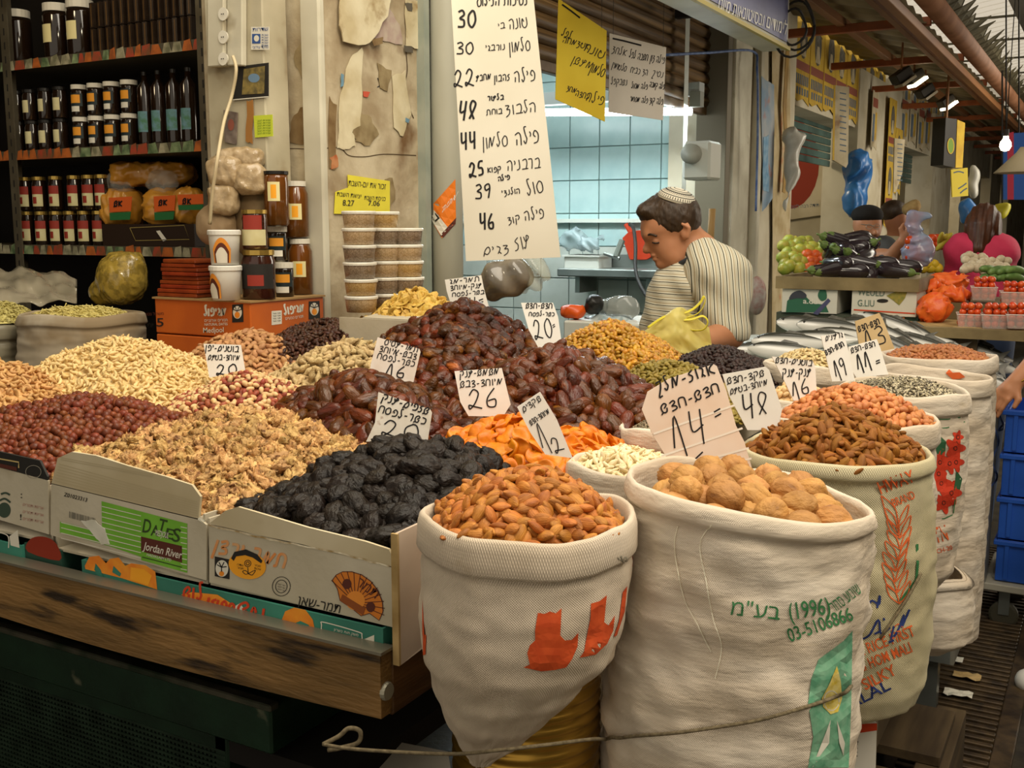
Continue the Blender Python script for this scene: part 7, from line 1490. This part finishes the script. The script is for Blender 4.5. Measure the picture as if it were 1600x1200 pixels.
fruit('garlic_bulb', 'white garlic bulb heaped before the woman in pink', 'garlic bulbs', 'garlic', mat('garlic', 'cdbfa2', 'b5a488', sc=30, rough=.6), [P(1508 + (i % 9) * 8 + rnd.uniform(-3, 3), 422 - (i // 9) * 7 + rnd.uniform(-3, 3), t=5.0 + (i // 9) * .05) for i in range(32)], .024, (1, 1, .85))
fruit('red_pepper', 'orange-red pepper behind the bag of tomatoes', 'orange-red peppers', 'pepper', mat('pepper', 'd24a1c', rough=.3), [P(1456 + (i % 4) * 8, 382 - (i // 4) * 8, t=6.2) for i in range(8)], .035)
fruit('banana_end', 'yellow-green banana among the peppers', 'bananas', 'banana', mat('banana', 'b9a838', rough=.5), [P(1470 + i * 5, 374 + (i % 2) * 4, t=6.0) for i in range(4)], .05, (1.4, .35, .4))
# cucumbers
ck = MB()
for i in range(8):
    c = P(1548 + (i % 4) * 13, 436 - (i // 4) * 11, t=4.75); d = (RGT * .8 + UP * rnd.uniform(-.2, .1) + FWD * .4).normalized() * .07
    t = thing('cucumber', 'green cucumber in the pile behind the cherry tomatoes', 'cucumber', 'green cucumbers'); MB().tube(catmull([c - d, c + Vector((0, 0, .012)), c + d], 4), [.008, .014, .017, .018, .018, .018, .017, .014, .008], 10).build('cucumber_body', mat('cucumber', '4d6a34', '6d8a48', sc=30, rough=.4), t, smooth=True)
# tomato punnets and their shelf
yt = 4.3; shp_ = thing('tomato_shelf', 'wooden plank shelf carrying the punnets of cherry tomatoes', 'shelf'); zl = P(1545, 514, t=4.2).z; lx = P(1440, 500, t=4.3)
c0_ = P(1540, 514, t=4.15)
MB().span((-.98, 4.55, zl - .04), (-.2, 5.0, zl)).build('plank', M_wt, shp_); MB().span((-.98, 4.6, 0), (-.46, 4.95, zl - .04)).build('stand', mat('stall_dark2', '5a4c38', rough=.9), shp_)
MB().span((-.96, 4.6, zl), (-.2, 5.0, zl + .001)).build('paper_liner', M_kraft, shp_)
M_pun = mat('clear_punnet', 'd9c9c0', rough=.12, alpha=.3, spec=.8); M_tom = mat('cherry_tomato', 'c23a18', 'd0521c', sc=40, rough=.22, coat=.4, var=.15)
v_, f_ = ico(2); tme = bpy.data.meshes.new('cherry_tomato'); tme.from_pydata([tuple(a * .0145) for a in v_], [], f_); tme.polygons.foreach_set('use_smooth', [True] * len(f_)); tme.materials.append(M_tom)
def punnet(px, py, t, lab, n=24):
    c = P(px, py, t=t); o = thing('punnet', lab, 'punnet'); a = .052; b = .06; h = .055; Rz = Matrix.Rotation(YAW * .3, 3, 'Z')
    ring = lambda s, z: [c + Rz @ Vector((sx * a * s, sy * b * s, z)) for sx, sy in ((-1, -1), (1, -1), (1, 1), (-1, 1))]
    mb = MB().add(ring(.85, 0) + ring(1, h), [(0, 1, 2, 3), (0, 1, 5, 4), (1, 2, 6, 5), (2, 3, 7, 6), (3, 0, 4, 7)]); mb.build('tub_walls', M_pun, o, solid=.001)
    mb = MB().tube([*ring(1, h), ring(1, h)[0]], .002, 5); mb.build('rim', mat('punnet_rim', 'd8cbc0', rough=.2), o)
    for i in range(n):
        l = i // 9; p = c + Rz @ Vector(((i % 3 - 1) * .031 * (1 - .12 * (l > 1)) + rnd.uniform(-.004, .004), ((i // 3) % 3 - 1) * .035 * (1 - .12 * (l > 1)) + rnd.uniform(-.004, .004), .016 + l * .024))
        q_ = bpy.data.objects.new('cherry_tomato', tme); tag(q_, 'red cherry tomato in the ' + lab, 'tomato', 'cherry tomatoes in the ' + lab); q_.location = p; COL.objects.link(q_)
    return o
punnet(1515, 511, 4.32, 'clear punnet of cherry tomatoes at the left of the plank', 33); punnet(1553, 512, 4.24, 'middle clear punnet on the plank', 33); punnet(1592, 512, 4.18, 'clear punnet at the right frame edge', 33); punnet(1536, 468, 4.6, 'upper clear punnet set back above the others', 33); punnet(1582, 476, 4.5, 'upper right clear punnet before the cucumbers', 33)
t = thing('produce_riser', 'brown box raising the back punnets and garlic', 'box'); a = P(1500, 470, t=4.85); MB().span((-.95, 4.98, zl + .002), (-.05, 5.5, P(1540, 470, t=4.75).z)).build('carton', mat('riser', '6a5a3c', rough=.9), t)
M_ob = mat('orange_net', 'd8501a', 'e8702a', sc=30, rough=.35, bump=.7, bs=60)
for i, (px, py, rx, rz, t, lab) in enumerate(((1460, 482, 26, 24, 4.5, 'lowest orange plastic bag beside the tomato shelf'), (1486, 462, 30, 16, 4.7, 'middle orange plastic bag stacked beside the tomatoes'), (1480, 440, 34, 14, 4.9, 'upper long orange plastic bag behind the stack'), (1455, 448, 16, 12, 4.8, 'small orange bag with violet print at the left of the stack'))):
    th_ = thing('orange_bag', lab, 'bag'); kk = t / 1650; sdf_mesh([(s_ell(P(px, py, t=t), (rx * kk, .07, rz * kk)), .02)], .01, 'bag_body', M_ob, th_, disp=crumple(.028, 55, i + 2))
# aubergine seller, second man, woman in pink
def simple_head(q, k, cx, cy, face=-1, s=1.0, down=.1):
    r = .078 * s
    return [(s_ell(q(cx, cy), (r, r, r * 1.12)), .02), (s_cap(q(cx + face * 6, cy + 14, -.03), q(cx + face * 8, cy + 24, -.03), .05 * s, .036 * s), .03), (s_ell(q(cx + face * 13, cy + 14, -.085), (.01, .016, .016)), .008), (s_ell(q(cx - face * 12, cy + 8, -.02), (.014, .014, .026)), .008), (s_cap(q(cx, cy + 14), q(cx - face * 4, cy + 38), .05 * s, .055 * s), .03)]
qm, km = H(5.7)
m2 = thing('person', 'old man in black cap and glasses behind the aubergines holding a bag', 'person')
hp = simple_head(qm, km, 1355, 350, 1, .95)
sh = qm(1392, 402, -.2); wr2 = qm(1410, 378, -.28)
sdf_mesh(hp + [(s_cap(qm(1340, 400), sh, .06, .04), .03), (s_cap(sh, wr2, .038, .028), .01)] + hand_prims(wr2, qm(1424, 366, -.3) - wr2, -FWD, 1, .6), .0075, 'skin', M_skin, m2, k=.02)
sdf_mesh([(s_ell(qm(1355, 336), (.083, .083, .055)), .01)], .008, 'black_cap', mat('cap_felt', '17130f', rough=.9), m2, cut=lambda p: -(p[..., 2] - qm(1355, 345).z))
for dx in (-1, 1): MB().tube([qm(1364 + dx * 6 + 5 * math.cos(a), 354 + 4 * math.sin(a), -.1) for a in [2 * math.pi * i / 12 for i in range(13)]], .0014, 5).build('spectacle_rim', mat('steel_rim', 'a9a59a', metal=.7, rough=.3), m2)
MB().tube([qm(1375, 354, -.1), qm(1345, 350, -.06)], .0014, 5).build('spectacle_arm', MATS['steel_rim'], m2); MB().tube([qm(1362, 370, -.098), qm(1372, 370, -.098)], .003, 5).build('mouth_line', MATS['lip_line'], m2)
sdf_mesh([(s_ell(qm(1345, 420), (.21, .13, .17)), .05), (s_ell(qm(1345, 500), (.2, .13, .3)), .06), (s_cap(qm(1318, 392), qm(1378, 392, -.05), .09, .075), .05), (s_cap(qm(1378, 395, -.05), qm(1388, 408, -.18), .07, .055), .04), (s_cap(qm(1312, 400), qm(1302, 450, -.1), .075, .06), .04)], .012, 'dark_shirt', mat('slate_shirt', '3b3d3e', '4a4c4c', sc=8, rough=.9, bump=.3), m2, disp=lambda p: .004 * np.sin(p[..., 0] * 40 + p[..., 2] * 50))
tz = qm(1345, 600); sdf_mesh([s_cap((tz.x, tz.y, 1.0), (tz.x, tz.y, .05), .15, .1)], .03, 'trousers', M_dark, m2)
rb = thing('tomato_bag', 'thin pinkish clear bag of tomatoes with blue handles held by the old man', 'bag'); qb, kb_ = H(5.3)
sdf_mesh([(s_ell(qb(1435, 392), (.08, .06, .08)), .02), (s_cap(qb(1435, 375), qb(1425, 345), .04, .03), .03), (s_cap(qb(1425, 342), qb(1448, 336), .035, .02), .02)], .008, 'film_bag', mat('pink_film', 'b78c94', '8fa6c4', sc=9, rough=.2, alpha=.72, spec=.7), rb, disp=crumple(.015, 45, 4))
fruit('bagged_tomato', 'red tomato inside the held clear bag', 'tomatoes in the held bag', 'tomato', M_tom, [qb(1422 + (i % 3) * 12, 402 - (i // 3) * 13) for i in range(8)], .028)
m3 = thing('person', 'dark-haired man in pale shirt half hidden behind the old man', 'person'); q3, k3 = H(6.6)
sdf_mesh(simple_head(q3, k3, 1400, 342, 1, .9), .009, 'skin', M_skin2, m3, k=.02); sdf_mesh([(s_ell(q3(1396, 330), (.08, .085, .07)), .01), ('-', s_ell(q3(1410, 352, -.05), (.06, .1, .07)), .01)], .009, 'hair', M_hair, m3)
sdf_mesh([(s_ell(q3(1398, 405), (.18, .12, .16)), .05), (s_ell(q3(1398, 470), (.17, .12, .25)), .05)], .014, 'pale_shirt', mat('pale_shirt', 'b5a888', rough=.9), m3); tz = q3(1398, 600); sdf_mesh([s_cap((tz.x, tz.y, 1.0), (tz.x, tz.y, .05), .15, .1)], .03, 'trousers', M_dark, m3)
wm = thing('person', 'woman with long brown hair in a bright pink top, seen from behind', 'person'); qw, kw = H(5.6)
sdf_mesh([(s_ell(qw(1538, 348), (.075, .08, .09)), .02), (s_cap(qw(1538, 365), qw(1536, 385), .045, .05), .02)], .01, 'skin', M_skin2, wm)
sdf_mesh([(s_ell(qw(1537, 347), (.085, .09, .10)), .02), (s_cap(qw(1534, 360, -.03), qw(1528, 388, -.07), .085, .045), .03), (s_cap(qw(1546, 360), qw(1556, 380, -.05), .06, .03), .03)], .008, 'long_hair', mat('brown_hair', '3d2214', '54301c', sc=40, rough=.4, bump=.7, bs=120, stretch=(1, 1, .15)), wm, disp=lambda p: .004 * np.sin(p[..., 0] * 190))
sdf_mesh([(s_ell(qw(1534, 398), (.17, .115, .125)), .08), (s_cap(qw(1500, 388), qw(1568, 388), .06, .06), .08), (s_ell(qw(1534, 450), (.14, .11, .2)), .05), (s_cap(qw(1498, 390), qw(1490, 430, .05), .06, .05), .04), (s_cap(qw(1570, 392), qw(1574, 430, .05), .06, .05), .04)], .010, 'pink_top', mat('pink_cloth', 'cf3a5c', 'c03050', sc=7, rough=.8, bump=.3), wm, disp=lambda p: .004 * np.sin(p[..., 0] * 40 + p[..., 2] * 50)); tz = qw(1534, 600)
sdf_mesh([s_cap((tz.x, tz.y, 1.0), (tz.x, tz.y, .05), .15, .1)], .03, 'trousers', mat('jeans', '33405a', rough=.9), wm)
# customer at the right frame edge: arm over the fish, white shoe
cu = thing('person', 'customer cut off by the right frame edge, arm with bracelet over the fish', 'person'); qc, kc_ = H(3.5)
el = qc(1640, 545); wr3 = qc(1588, 596)
sdf_mesh([(s_cap(qc(1700, 470), el, .05, .042), .02), (s_cap(el, wr3, .042, .028), .02)] + hand_prims(wr3, qc(1572, 612) - wr3, UP - FWD * .5, .95, .7), .005, 'skin', M_skin, cu, k=.02)
MB().tube([wr3 + (qc(1600, 585) - wr3) * .6 + Vector(((RGT * .7 + UP * .7) * .031 * math.cos(a) + FWD * .031 * math.sin(a))) for a in [2 * math.pi * i / 20 for i in range(21)]], .003, 6).build('bracelet', mat('gold', 'c9a24a', metal=.9, rough=.3), cu, smooth=True)
bz = qc(1800, 600); sdf_mesh([(s_cap((bz.x, bz.y, 1.35), (bz.x, bz.y, .95), .17, .15), .05), (s_cap(qc(1740, 450), qc(1690, 480), .08, .06), .05)], .02, 'dark_top', mat('dark_top', '3a3440', rough=.9), cu)
ft = P(1606, 1062, z=.05); kn = P(1665, 800, t=3.7); sdf_mesh([(s_cap((bz.x, bz.y, .95), kn, .11, .07), .05), (s_cap(kn, (ft.x + .13, ft.y + .05, .1), .07, .045), .05), (s_cap((bz.x, bz.y, .95), (bz.x + .1, bz.y + .1, .1), .12, .05), .05)], .02, 'trousers', MATS['jeans'], cu)
sdf_mesh([(s_cap((ft.x + .1, ft.y + .08, .05), (ft.x, ft.y, .045), .045, .042), .02)], .008, 'white_shoe', mat('shoe_white', 'd0cdc6', rough=.5), cu)
# blue crates on a trolley
M_blu = mat('blue_plastic', '2a62cc', '2358bc', sc=6, rough=.4, spec=.5)
cx = P(1538, 850, t=4.1); z0 = .2; by = cx.y; bxx = max(cx.x, -.33)
for i in range(4):
    t = thing('blue_crate', 'blue plastic crate, ' + ['bottom', 'second from the bottom', 'third from the bottom', 'top'][i] + ' of the stack on the trolley', 'crate'); z = z0 + i * .175; a = (bxx, by, z); X1 = bxx + .5; Y1 = by + .36
    for n_, p0, p1 in (('front_wall', (bxx, by, z), (X1, by + .012, z + .168)), ('back_wall', (bxx, Y1 - .012, z), (X1, Y1, z + .168)), ('side_wall', (bxx, by + .012, z), (bxx + .012, Y1 - .012, z + .168)), ('side_wall', (X1 - .012, by + .012, z), (X1, Y1 - .012, z + .168)), ('floor_panel', (bxx + .012, by + .012, z), (X1 - .012, Y1 - .012, z + .01)), ('top_rim', (bxx - .012, by - .012, z + .148), (X1 + .012, by, z + .166)), ('top_rim', (bxx - .012, by, z + .148), (bxx, Y1, z + .166))):
        MB().span(p0, p1).build(n_, M_blu, t, bev=.002)
    for j in range(4): MB().span((bxx + .03 + j * .12, by - .009, z + .01), (bxx + .045 + j * .12, by, z + .148)).build('rib', M_blu, t)
    MB().span((bxx + .18, by - .004, z + .09), (bxx + .3, by, z + .125)).build('handle_slot', M_blk, t)
tr2 = thing('trolley', 'low white trolley with castor carrying the blue crates', 'trolley'); MB().span((bxx - .04, by - .04, .165), (bxx + .56, by + .42, .195)).build('deck', mat('trolley_white', 'b5b0a0', rough=.6), tr2, bev=.004)
for x, y in ((bxx + .04, by + .02), (bxx + .48, by + .02), (bxx + .04, by + .36), (bxx + .48, by + .36)):
    w_ = MB().lathe([(0, 0), (.045, 0), (.055, .006), (.055, .024), (.045, .03), (0, .03)], (x, y + .015, .056), 20, Matrix.Rotation(math.pi / 2, 3, 'X')).build('wheel', mat('castor', '4a4638', rough=.6), tr2); MB().span((x - .02, y - .02, .06), (x + .02, y - .016, .165)).build('castor_fork', M_st, tr2)
for i, (px, py, m, lab) in enumerate(((1484, 1030, M_whi, 'crumpled white paper scrap on the drain edge'), (1497, 1085, M_whi, 'white wrapper scrap on the drain grate'), (1511, 1058, M_kraft, 'tan peel scrap on the drain grate'), (1468, 1166, M_kraft, 'brown leaf scrap low on the drain grate'))):
    c = P(px, py, z=.035); t = thing('litter_scrap', lab, 'litter'); MB().grid(lambda u, v: c + Vector(((u - .5) * .09, (v - .5) * .05, .006 + .012 * nz(u * 3 + i, v * 3))), 6, 5).build('scrap', m, t, solid=.001)

# ================================================================ FACADE DRESSING
Mpy = mat('poster_yellow', 'c9a93c', 'b8943a', sc=9, rough=.85, c3='8f7440', sc3=6, f3=.62); Mpg = mat('poster_figure', '6f6a5e', '4f4c44', sc=20, rough=.85); Mpr = mat('poster_red', 'b2563a', rough=.85); Mpb = mat('poster_blue', '5f6c78', rough=.85); Mpw = mat('poster_pale', 'c0b498', 'aa9c7c', sc=9, rough=.85, c3='8a6e50', sc3=7, f3=.6)
pp_ = thing('wall_poster', 'x', 'poster'); ROOTS.remove(pp_)
def ybox(y0, y1, z0, z1, d=0, th=.003): return MB().span((d, y0, z0), (d + th, y1, z1))
MB().plate([(0, 0, 0), (0, .1, -.02), (0, .25, .01), (0, .42, -.03), (0, .42, .62), (0, 0, .62)], (.003, 0, 0)).build('sheet', Mpy, pp_)
MB().plate([(.003, .21 + .1 * math.cos(a), .42 + .14 * math.sin(a)) for a in [2 * math.pi * i / 14 for i in range(14)]], (.001, 0, 0)).build('portrait', Mpg, pp_)
MB().plate([(.004, .14, .3), (.004, .28, .3), (.004, .24, .42), (.004, .18, .42)], (.001, 0, 0)).build('portrait_shoulders', Mpw, pp_); ybox(.02, .4, .2, .26, .003, .001).build('red_band', Mpr, pp_)
qk = MB()
for i in range(7): qk.span((.003, .04 + i * .05, .1), (.0045, .07 + i * .05, .17))
for i in range(5): qk.span((.003, .06 + i * .07, .03), (.0045, .1 + i * .07, .08))
qk.build('headline', Mpb, pp_, kind='stuff')
pw_ = thing('wall_poster', 'x', 'poster'); ROOTS.remove(pw_)
MB().plate([(0, 0, 0), (0, .15, .02), (0, .3, -.01), (0, .3, .5), (0, 0, .5)], (.003, 0, 0)).build('sheet', Mpw, pw_); ybox(.03, .27, .36, .44, .003, .001).build('red_band', Mpr, pw_); ybox(.05, .14, .06, .3, .003, .001).build('figure_block', Mpb, pw_); ybox(.17, .25, .08, .32, .003, .001).build('yellow_block', Mpy, pw_)
def putp(proto, y, z, lab, sy=1, d=0, first_=[]):
    if proto.name in first_: o = tree(proto, (XF - .036 + d, y, z), 0, lab); ROOTS2.remove(o)
    else: o = proto; o.location = (XF - .036 + d, y, z); o['label'] = lab; first_.append(proto.name)
    o.scale = (1, sy, 1); return o
yy = Yat(1240); n_ = 0; ORD = ['first', 'second', 'third', 'fourth', 'fifth', 'sixth', 'seventh', 'eighth', 'ninth', 'tenth', 'eleventh']
while yy < Yat(1372) and n_ < 11:
    putp(pp_, yy, 2.50, 'lower yellow portrait poster, %s from the blue sign, peeling over the second shop' % ORD[n_], 1, .004 * (n_ % 3)); putp(pp_, yy - .1, 3.02, 'upper yellow portrait poster, %s from the blue sign' % ORD[n_], 1, .004 * ((n_ + 1) % 3)); yy += .40; n_ += 1
yy = Yat(1404); n_ = 0
while yy < Yat(1475) and n_ < 11:
    putp(pw_, yy, 2.47 + .04 * (n_ % 2), 'faded mixed poster, %s along the lintel past the yellow ones' % ORD[n_], 1.5, .004 * (n_ % 3)); putp(pw_, yy + .1, 2.86, 'pale upper poster, %s along the lintel under the awning' % ORD[n_], 1.5, .004 * (n_ % 3)); yy += .52; n_ += 1
for i, (px, z) in enumerate(((1376, 2.2), (1376, 1.62), (1388, 1.95), (1349, 2.3))): putp(pp_ if i != 3 else pw_, Yat(px), z, ['upper yellow poster on the narrow pier beside the blue bag', 'lower yellow poster on the pier above the old man', 'yellow strip poster at the far edge of the pier', 'pale poster on the pier under the yellow row'][i], .9, .062)
# torn cardboard on the right pilaster
for i, (x0_, x1_, y0_, y1_, m, lab) in enumerate(((1176, 1196, 120, 330, 'pilaster_blue', 0), (1198, 1228, 70, 520, 'pilaster_tan', 0))):
    torn(PLx, [(x0_, y0_), (x1_, y0_ + 15), (x1_ - 2, y1_ - 20), (x0_ + 2, y1_)], mat(m, ['a9adaf', 'c4b48f'][i], ['7f98ae', 'a8946a'][i], sc=7, rough=.85, c3='b5704a', sc3=5, f3=.6), wf, .055 if i == 0 else .03, 'pasted_paper', j=1.5)
torn(PLx, [(1178, 215), (1186, 212), (1186, 300), (1178, 298)], mat('print_blue', '5c8cb0', '86a8c0', sc=20, rough=.7), wf, .058, 'pasted_paper', j=1)
t = thing('tied_rope', 'dark cord tied to the shutter guide and hanging down the pilaster', 'cord'); MB().tube(catmull([P(1040, 86, x=XF + .1), P(1110, 82, x=XF + .1), P(1176, 80, x=XF + .1), P(1183, 110, x=XF + .12), P(1184, 200, x=XF + .12), P(1181, 330, x=XF + .12)], 6), .007, 6).build('cord', M_bls, t, smooth=True)
t = thing('yellow_strap', 'mustard strap hanging by the second shop opening', 'strap'); MB().plate([P(x, y, x=XF + .06) for x, y in ((1228, 70), (1233, 72), (1228, 170), (1230, 230), (1226, 302), (1222, 300), (1226, 230), (1223, 165))], (.004, 0, 0)).build('strap', mat('mustard', 'a8843a', '8a6a2a', sc=9), t)
t = thing('red_tag_bag', 'small clear bag with red contents hooked on the pilaster', 'bag'); sdf_mesh([s_ell(P(1182, 462, x=XF + .12), (.06, .05, .12))], .012, 'bag_body', mat('red_white_film', 'b5857a', 'c9c0b4', sc=25, rough=.3), t)
# second shop interior: red disc banner, teal shutter, wall
yI = Yat(1336); t = thing('disc_banner', 'white wall banner with a big dark red disc in the second shop', 'banner')
YQ = Yat(1345) - .03; PI_ = Plane((0, YQ, 0), (0, -1, 0)); MB().plate([PI_.pt(*p) for p in [(1222, 195), (1292, 190), (1292, 335), (1222, 345)]], (0, .01, 0)).build('sheet', mat('banner_white', 'b8ac92', 'a3977c', sc=4, rough=.9), t)
patch(PI_, oval(1232, 255, 48, 72), mat('disc_red', '7f2c18', rough=.8), t, .001, name='red_disc'); prt(PI_, 'תודה רבה לקונים', 1230, 326, 1280, 323, 6, Mpb, t, .002)
lamp('second_shop_light', (-3.1, 8.4, 2.55), 34, (1, .85, .6), .15); lamp('third_shop_light', (-3.2, 15.5, 2.5), 40, (1, .85, .6), .2)
for k_, (a_, b_) in enumerate(((1238, 1336), (1402, 1452))):
    t = thing('rolled_shutter', ['teal-grey half rolled shutter above the second shop', 'teal-grey shutter above the third shop'][k_], 'shutter'); y0_, y1_ = Yat(a_), Yat(b_)
    for i in range(6): MB().span((XF - .25, y0_ + .03, 2.12 + i * .06), (XF - .23, y1_ - .03, 2.172 + i * .06)).build('slat', mat('teal_slat', '4d6862', '3f544e', sc=6, rough=.5), t, bev=.004)
st2 = struct(MB().span((-4.9, Yat(1240), 0), (-4.85, Yat(1400), 3)).build('wall_second_shop', mat('shop_cream', 'b9ab8c', 'a5967a', sc=2, rough=.9)))
# hanging bags and signs along the facade
def blob_bag(lab, prims, m, nm='hanging_bag', cat='bag', h=.014): t = thing(nm, lab, cat); sdf_mesh(prims, h, 'bag_body', m, t, disp=crumple(.03, 22, 5)); return t
XH = XF + .16
def X_(px, py): return P(px, py, x=XH)
blob_bag('blue plastic carrier bag knotted on the pier left of the yellow posters', [(s_ell(X_(1340, 258), (.1, .16, .12)), .04), (s_cap(X_(1340, 265), X_(1336, 322), .11, .07), .05), (s_ell(X_(1335, 315), (.08, .12, .13)), .05)], mat('blue_film2', '3f7fc4', '2e68ac', sc=7, rough=.3, spec=.6))
blob_bag('long white plastic bag hanging at the edge of the second shop', [(s_cap(X_(1240, 215), X_(1238, 270), .06, .05), .03), (s_cap(X_(1238, 270), X_(1226, 330), .05, .015), .03)], mat('white_film', 'c9c7bc', 'b2b0a4', sc=7, rough=.3, spec=.6))
t = thing('paper_roll_sign', 'narrow printed paper sign hanging in the second shop opening', 'sign'); pr_ = facing(7.6, 1312, 200, .5); MB().plate([pr_.pt(*p) for p in [(1304, 133), (1327, 136), (1325, 256), (1322, 262), (1302, 250)]], pr_.n * -.01).build('paper', Mpw, t)
ribbons(pr_, [[(1312, 145 + i * 9), (1322, 147 + i * 9)] for i in range(11)], 2).build('print_lines', Mpb, t); ribbons(pr_, [[(1304, 133), (1302, 250)]], 3).build('edge_stripe', Mpy, t)
t = thing('paper_roll_sign', 'narrow pale paper sign hanging in the third opening', 'sign'); pr_ = facing(9.5, 1405, 260, .5); MB().plate([pr_.pt(*p) for p in [(1398, 216), (1414, 218), (1410, 270), (1400, 300), (1396, 300)]], pr_.n * -.01).build('paper', Mpw, t); ribbons(pr_, [[(1402, 225 + i * 7), (1410, 226 + i * 7)] for i in range(9)], 1.6).build('print_lines', Mpb, t)
t = thing('black_box_sign', 'tall black box sign with a green oval badge by the far shops', 'sign'); pb_ = facing(9.0, 1492, 210, .6); MB().plate([pb_.pt(*p) for p in [(1478, 184), (1495, 186), (1492, 262), (1474, 258)]], pb_.n * -.12).build('box_body', mat('sign_black', '1f1a12', rough=.4), t); MB().tube([pb_.pt(1487, 186, -.05), pb_.pt(1487, 186, -.05) + Vector((0, 0, .5))], .012, 6).build('hanger', M_rib, t); MB().plate([pb_.pt(*p) for p in [(1496, 187), (1508, 192), (1504, 262), (1493, 262)]], pb_.n * -.1).build('pale_side', Mpy, t)
patch(pb_, oval(1485, 228, 5, 12), mat('badge_green', '6b8a2c'), t, .003); ribbons(pb_, [oval(1485, 228, 5, 12) + [(1490, 228)]], 1.2, .004).build('badge_rim', Mpy, t)
t = thing('yellow_sign', 'yellow hand-painted square sign below the black box sign', 'sign'); py_ = facing(8.2, 1500, 285, .3); MB().plate([py_.pt(*p) for p in [(1486, 265), (1512, 262), (1513, 306), (1488, 308)]], py_.n * -.01).build('board', mat('sign_yellow2', 'd8c02c', rough=.6), t); ribbons(py_, [catmull([(1490, 270), (1498, 268), (1506, 270)], 3), catmull([(1497, 295), (1505, 290), (1510, 286)], 3), catmull([(1500, 302), (1506, 297), (1511, 294)], 3)], 2).build('writing', Mpb, t)
def hangbox(lab, px, py, w_, h_, t, m, nm='hanging_bag', cat='bag'): kk = t / 1650; blob = thing(nm, lab, cat); sdf_mesh([(s_ell(P(px, py, t=t), (w_ * kk, .06, h_ * kk)), .02)], .014, 'bag_body', m, blob, disp=lambda p: .01 * np.sin(p[..., 0] * 50) * np.sin(p[..., 2] * 40)); return blob
hangbox('white plastic bag hanging right of the yellow square sign', 1521, 284, 9, 26, 8.3, MATS['white_film']); hangbox('blue plastic bag hanging below the yellow square sign', 1511, 330, 13, 20, 8.0, MATS['blue_film2']); hangbox('yellow tub hanging behind the woman in pink', 1566, 328, 12, 13, 7.5, mat('yellow_tub', 'c9c030', rough=.4), 'yellow_tub', 'tub'); MB().tube([P(1566, 318, t=7.5), P(1566, 110, t=7.5)], .006, 5).build('string', M_blk, bpy.data.objects['yellow_tub']); hangbox('pale bag of bread beside the half-hidden man', 1425, 325, 14, 12, 6.3, M_kraft)
t = thing('striped_cloth', 'red and blue awning cloth hanging at the right edge', 'cloth'); pc_ = facing(7.2, 1590, 260)
for a_, b_, m in ((1568, 1574, 'cb'), (1574, 1584, 'cr'), (1584, 1620, 'cb')): MB().plate([pc_.pt(*p) for p in [(a_, 208), (b_, 206), (b_, 312), (a_, 312)]], pc_.n * -.01).build('cloth_band', mat('cloth_blue', '2c5aa8') if m == 'cb' else mat('cloth_red', 'b8344a'), t)
t = thing('bare_bulb', 'glowing bare bulb hanging among the far shops', 'lamp'); c = P(1571, 226, t=6.5); MB().lathe([(0, -.04), (.022, -.034), (.034, -.01), (.03, .015), (.016, .035), (.014, .05)], c, 16).build('bulb', mat('bulb_glow', 'fff4d8', emit='ffe9b8', estr=14), t, smooth=True); MB().lathe([(.016, .05), (.016, .09), (0, .09)], c, 12).build('socket', M_blk, t); MB().tube([c + Vector((0, 0, .09)), c + Vector((0, 0, 1.2))], .003, 5).build('cord', M_blk, t)
t = thing('pendant_shade', 'cream conical lampshade at the right edge below the bulb', 'lamp'); c = P(1598, 270, t=6.0); MB().lathe([(.15, 0), (.04, .11), (.02, .14)], c, 24, cap=False).build('shade', mat('cream_shade', 'b8a988', rough=.5), t, smooth=True, solid=.003); MB().tube([c + Vector((0, 0, .14)), c + Vector((0, 0, 1.3))], .003, 5).build('cord', M_blk, t)
for i, (px, py, on) in enumerate(((1408, 118, 0), (1428, 120, 1), (1445, 142, 0), (1478, 158, 1))):
    t = thing('floodlight', ['dark floodlight nearest on the awning, unlit side', 'lit floodlight, left one of two glowing', 'dark tilted floodlight between the glowing ones', 'lit floodlight, right one of two glowing'][i], 'lamp'); tt = 7.6 + i * .7; c = P(px, py, t=tt); Rr = Matrix.Rotation(YAW + .2, 3, 'Z') @ Matrix.Rotation(-.6, 3, 'Y')
    MB().box(c, (.13, .1, .07), Rr).build('housing', mat('lamp_housing', '2a241a', rough=.5), t, bev=.006)
    MB().box(c + Rr @ Vector((.0, -.01, -.05)), (.12, .11, .02), Rr).build('lens', mat('lens_on', 'fff4d0', emit='fff0c4', estr=8) if on else mat('lens_off', '9b907a', rough=.3), t); MB().tube([c, c + Vector((0, 0, .45))], .008, 6).build('stem', M_rib, t)
for o_ in ROOTS2: pass
settle()
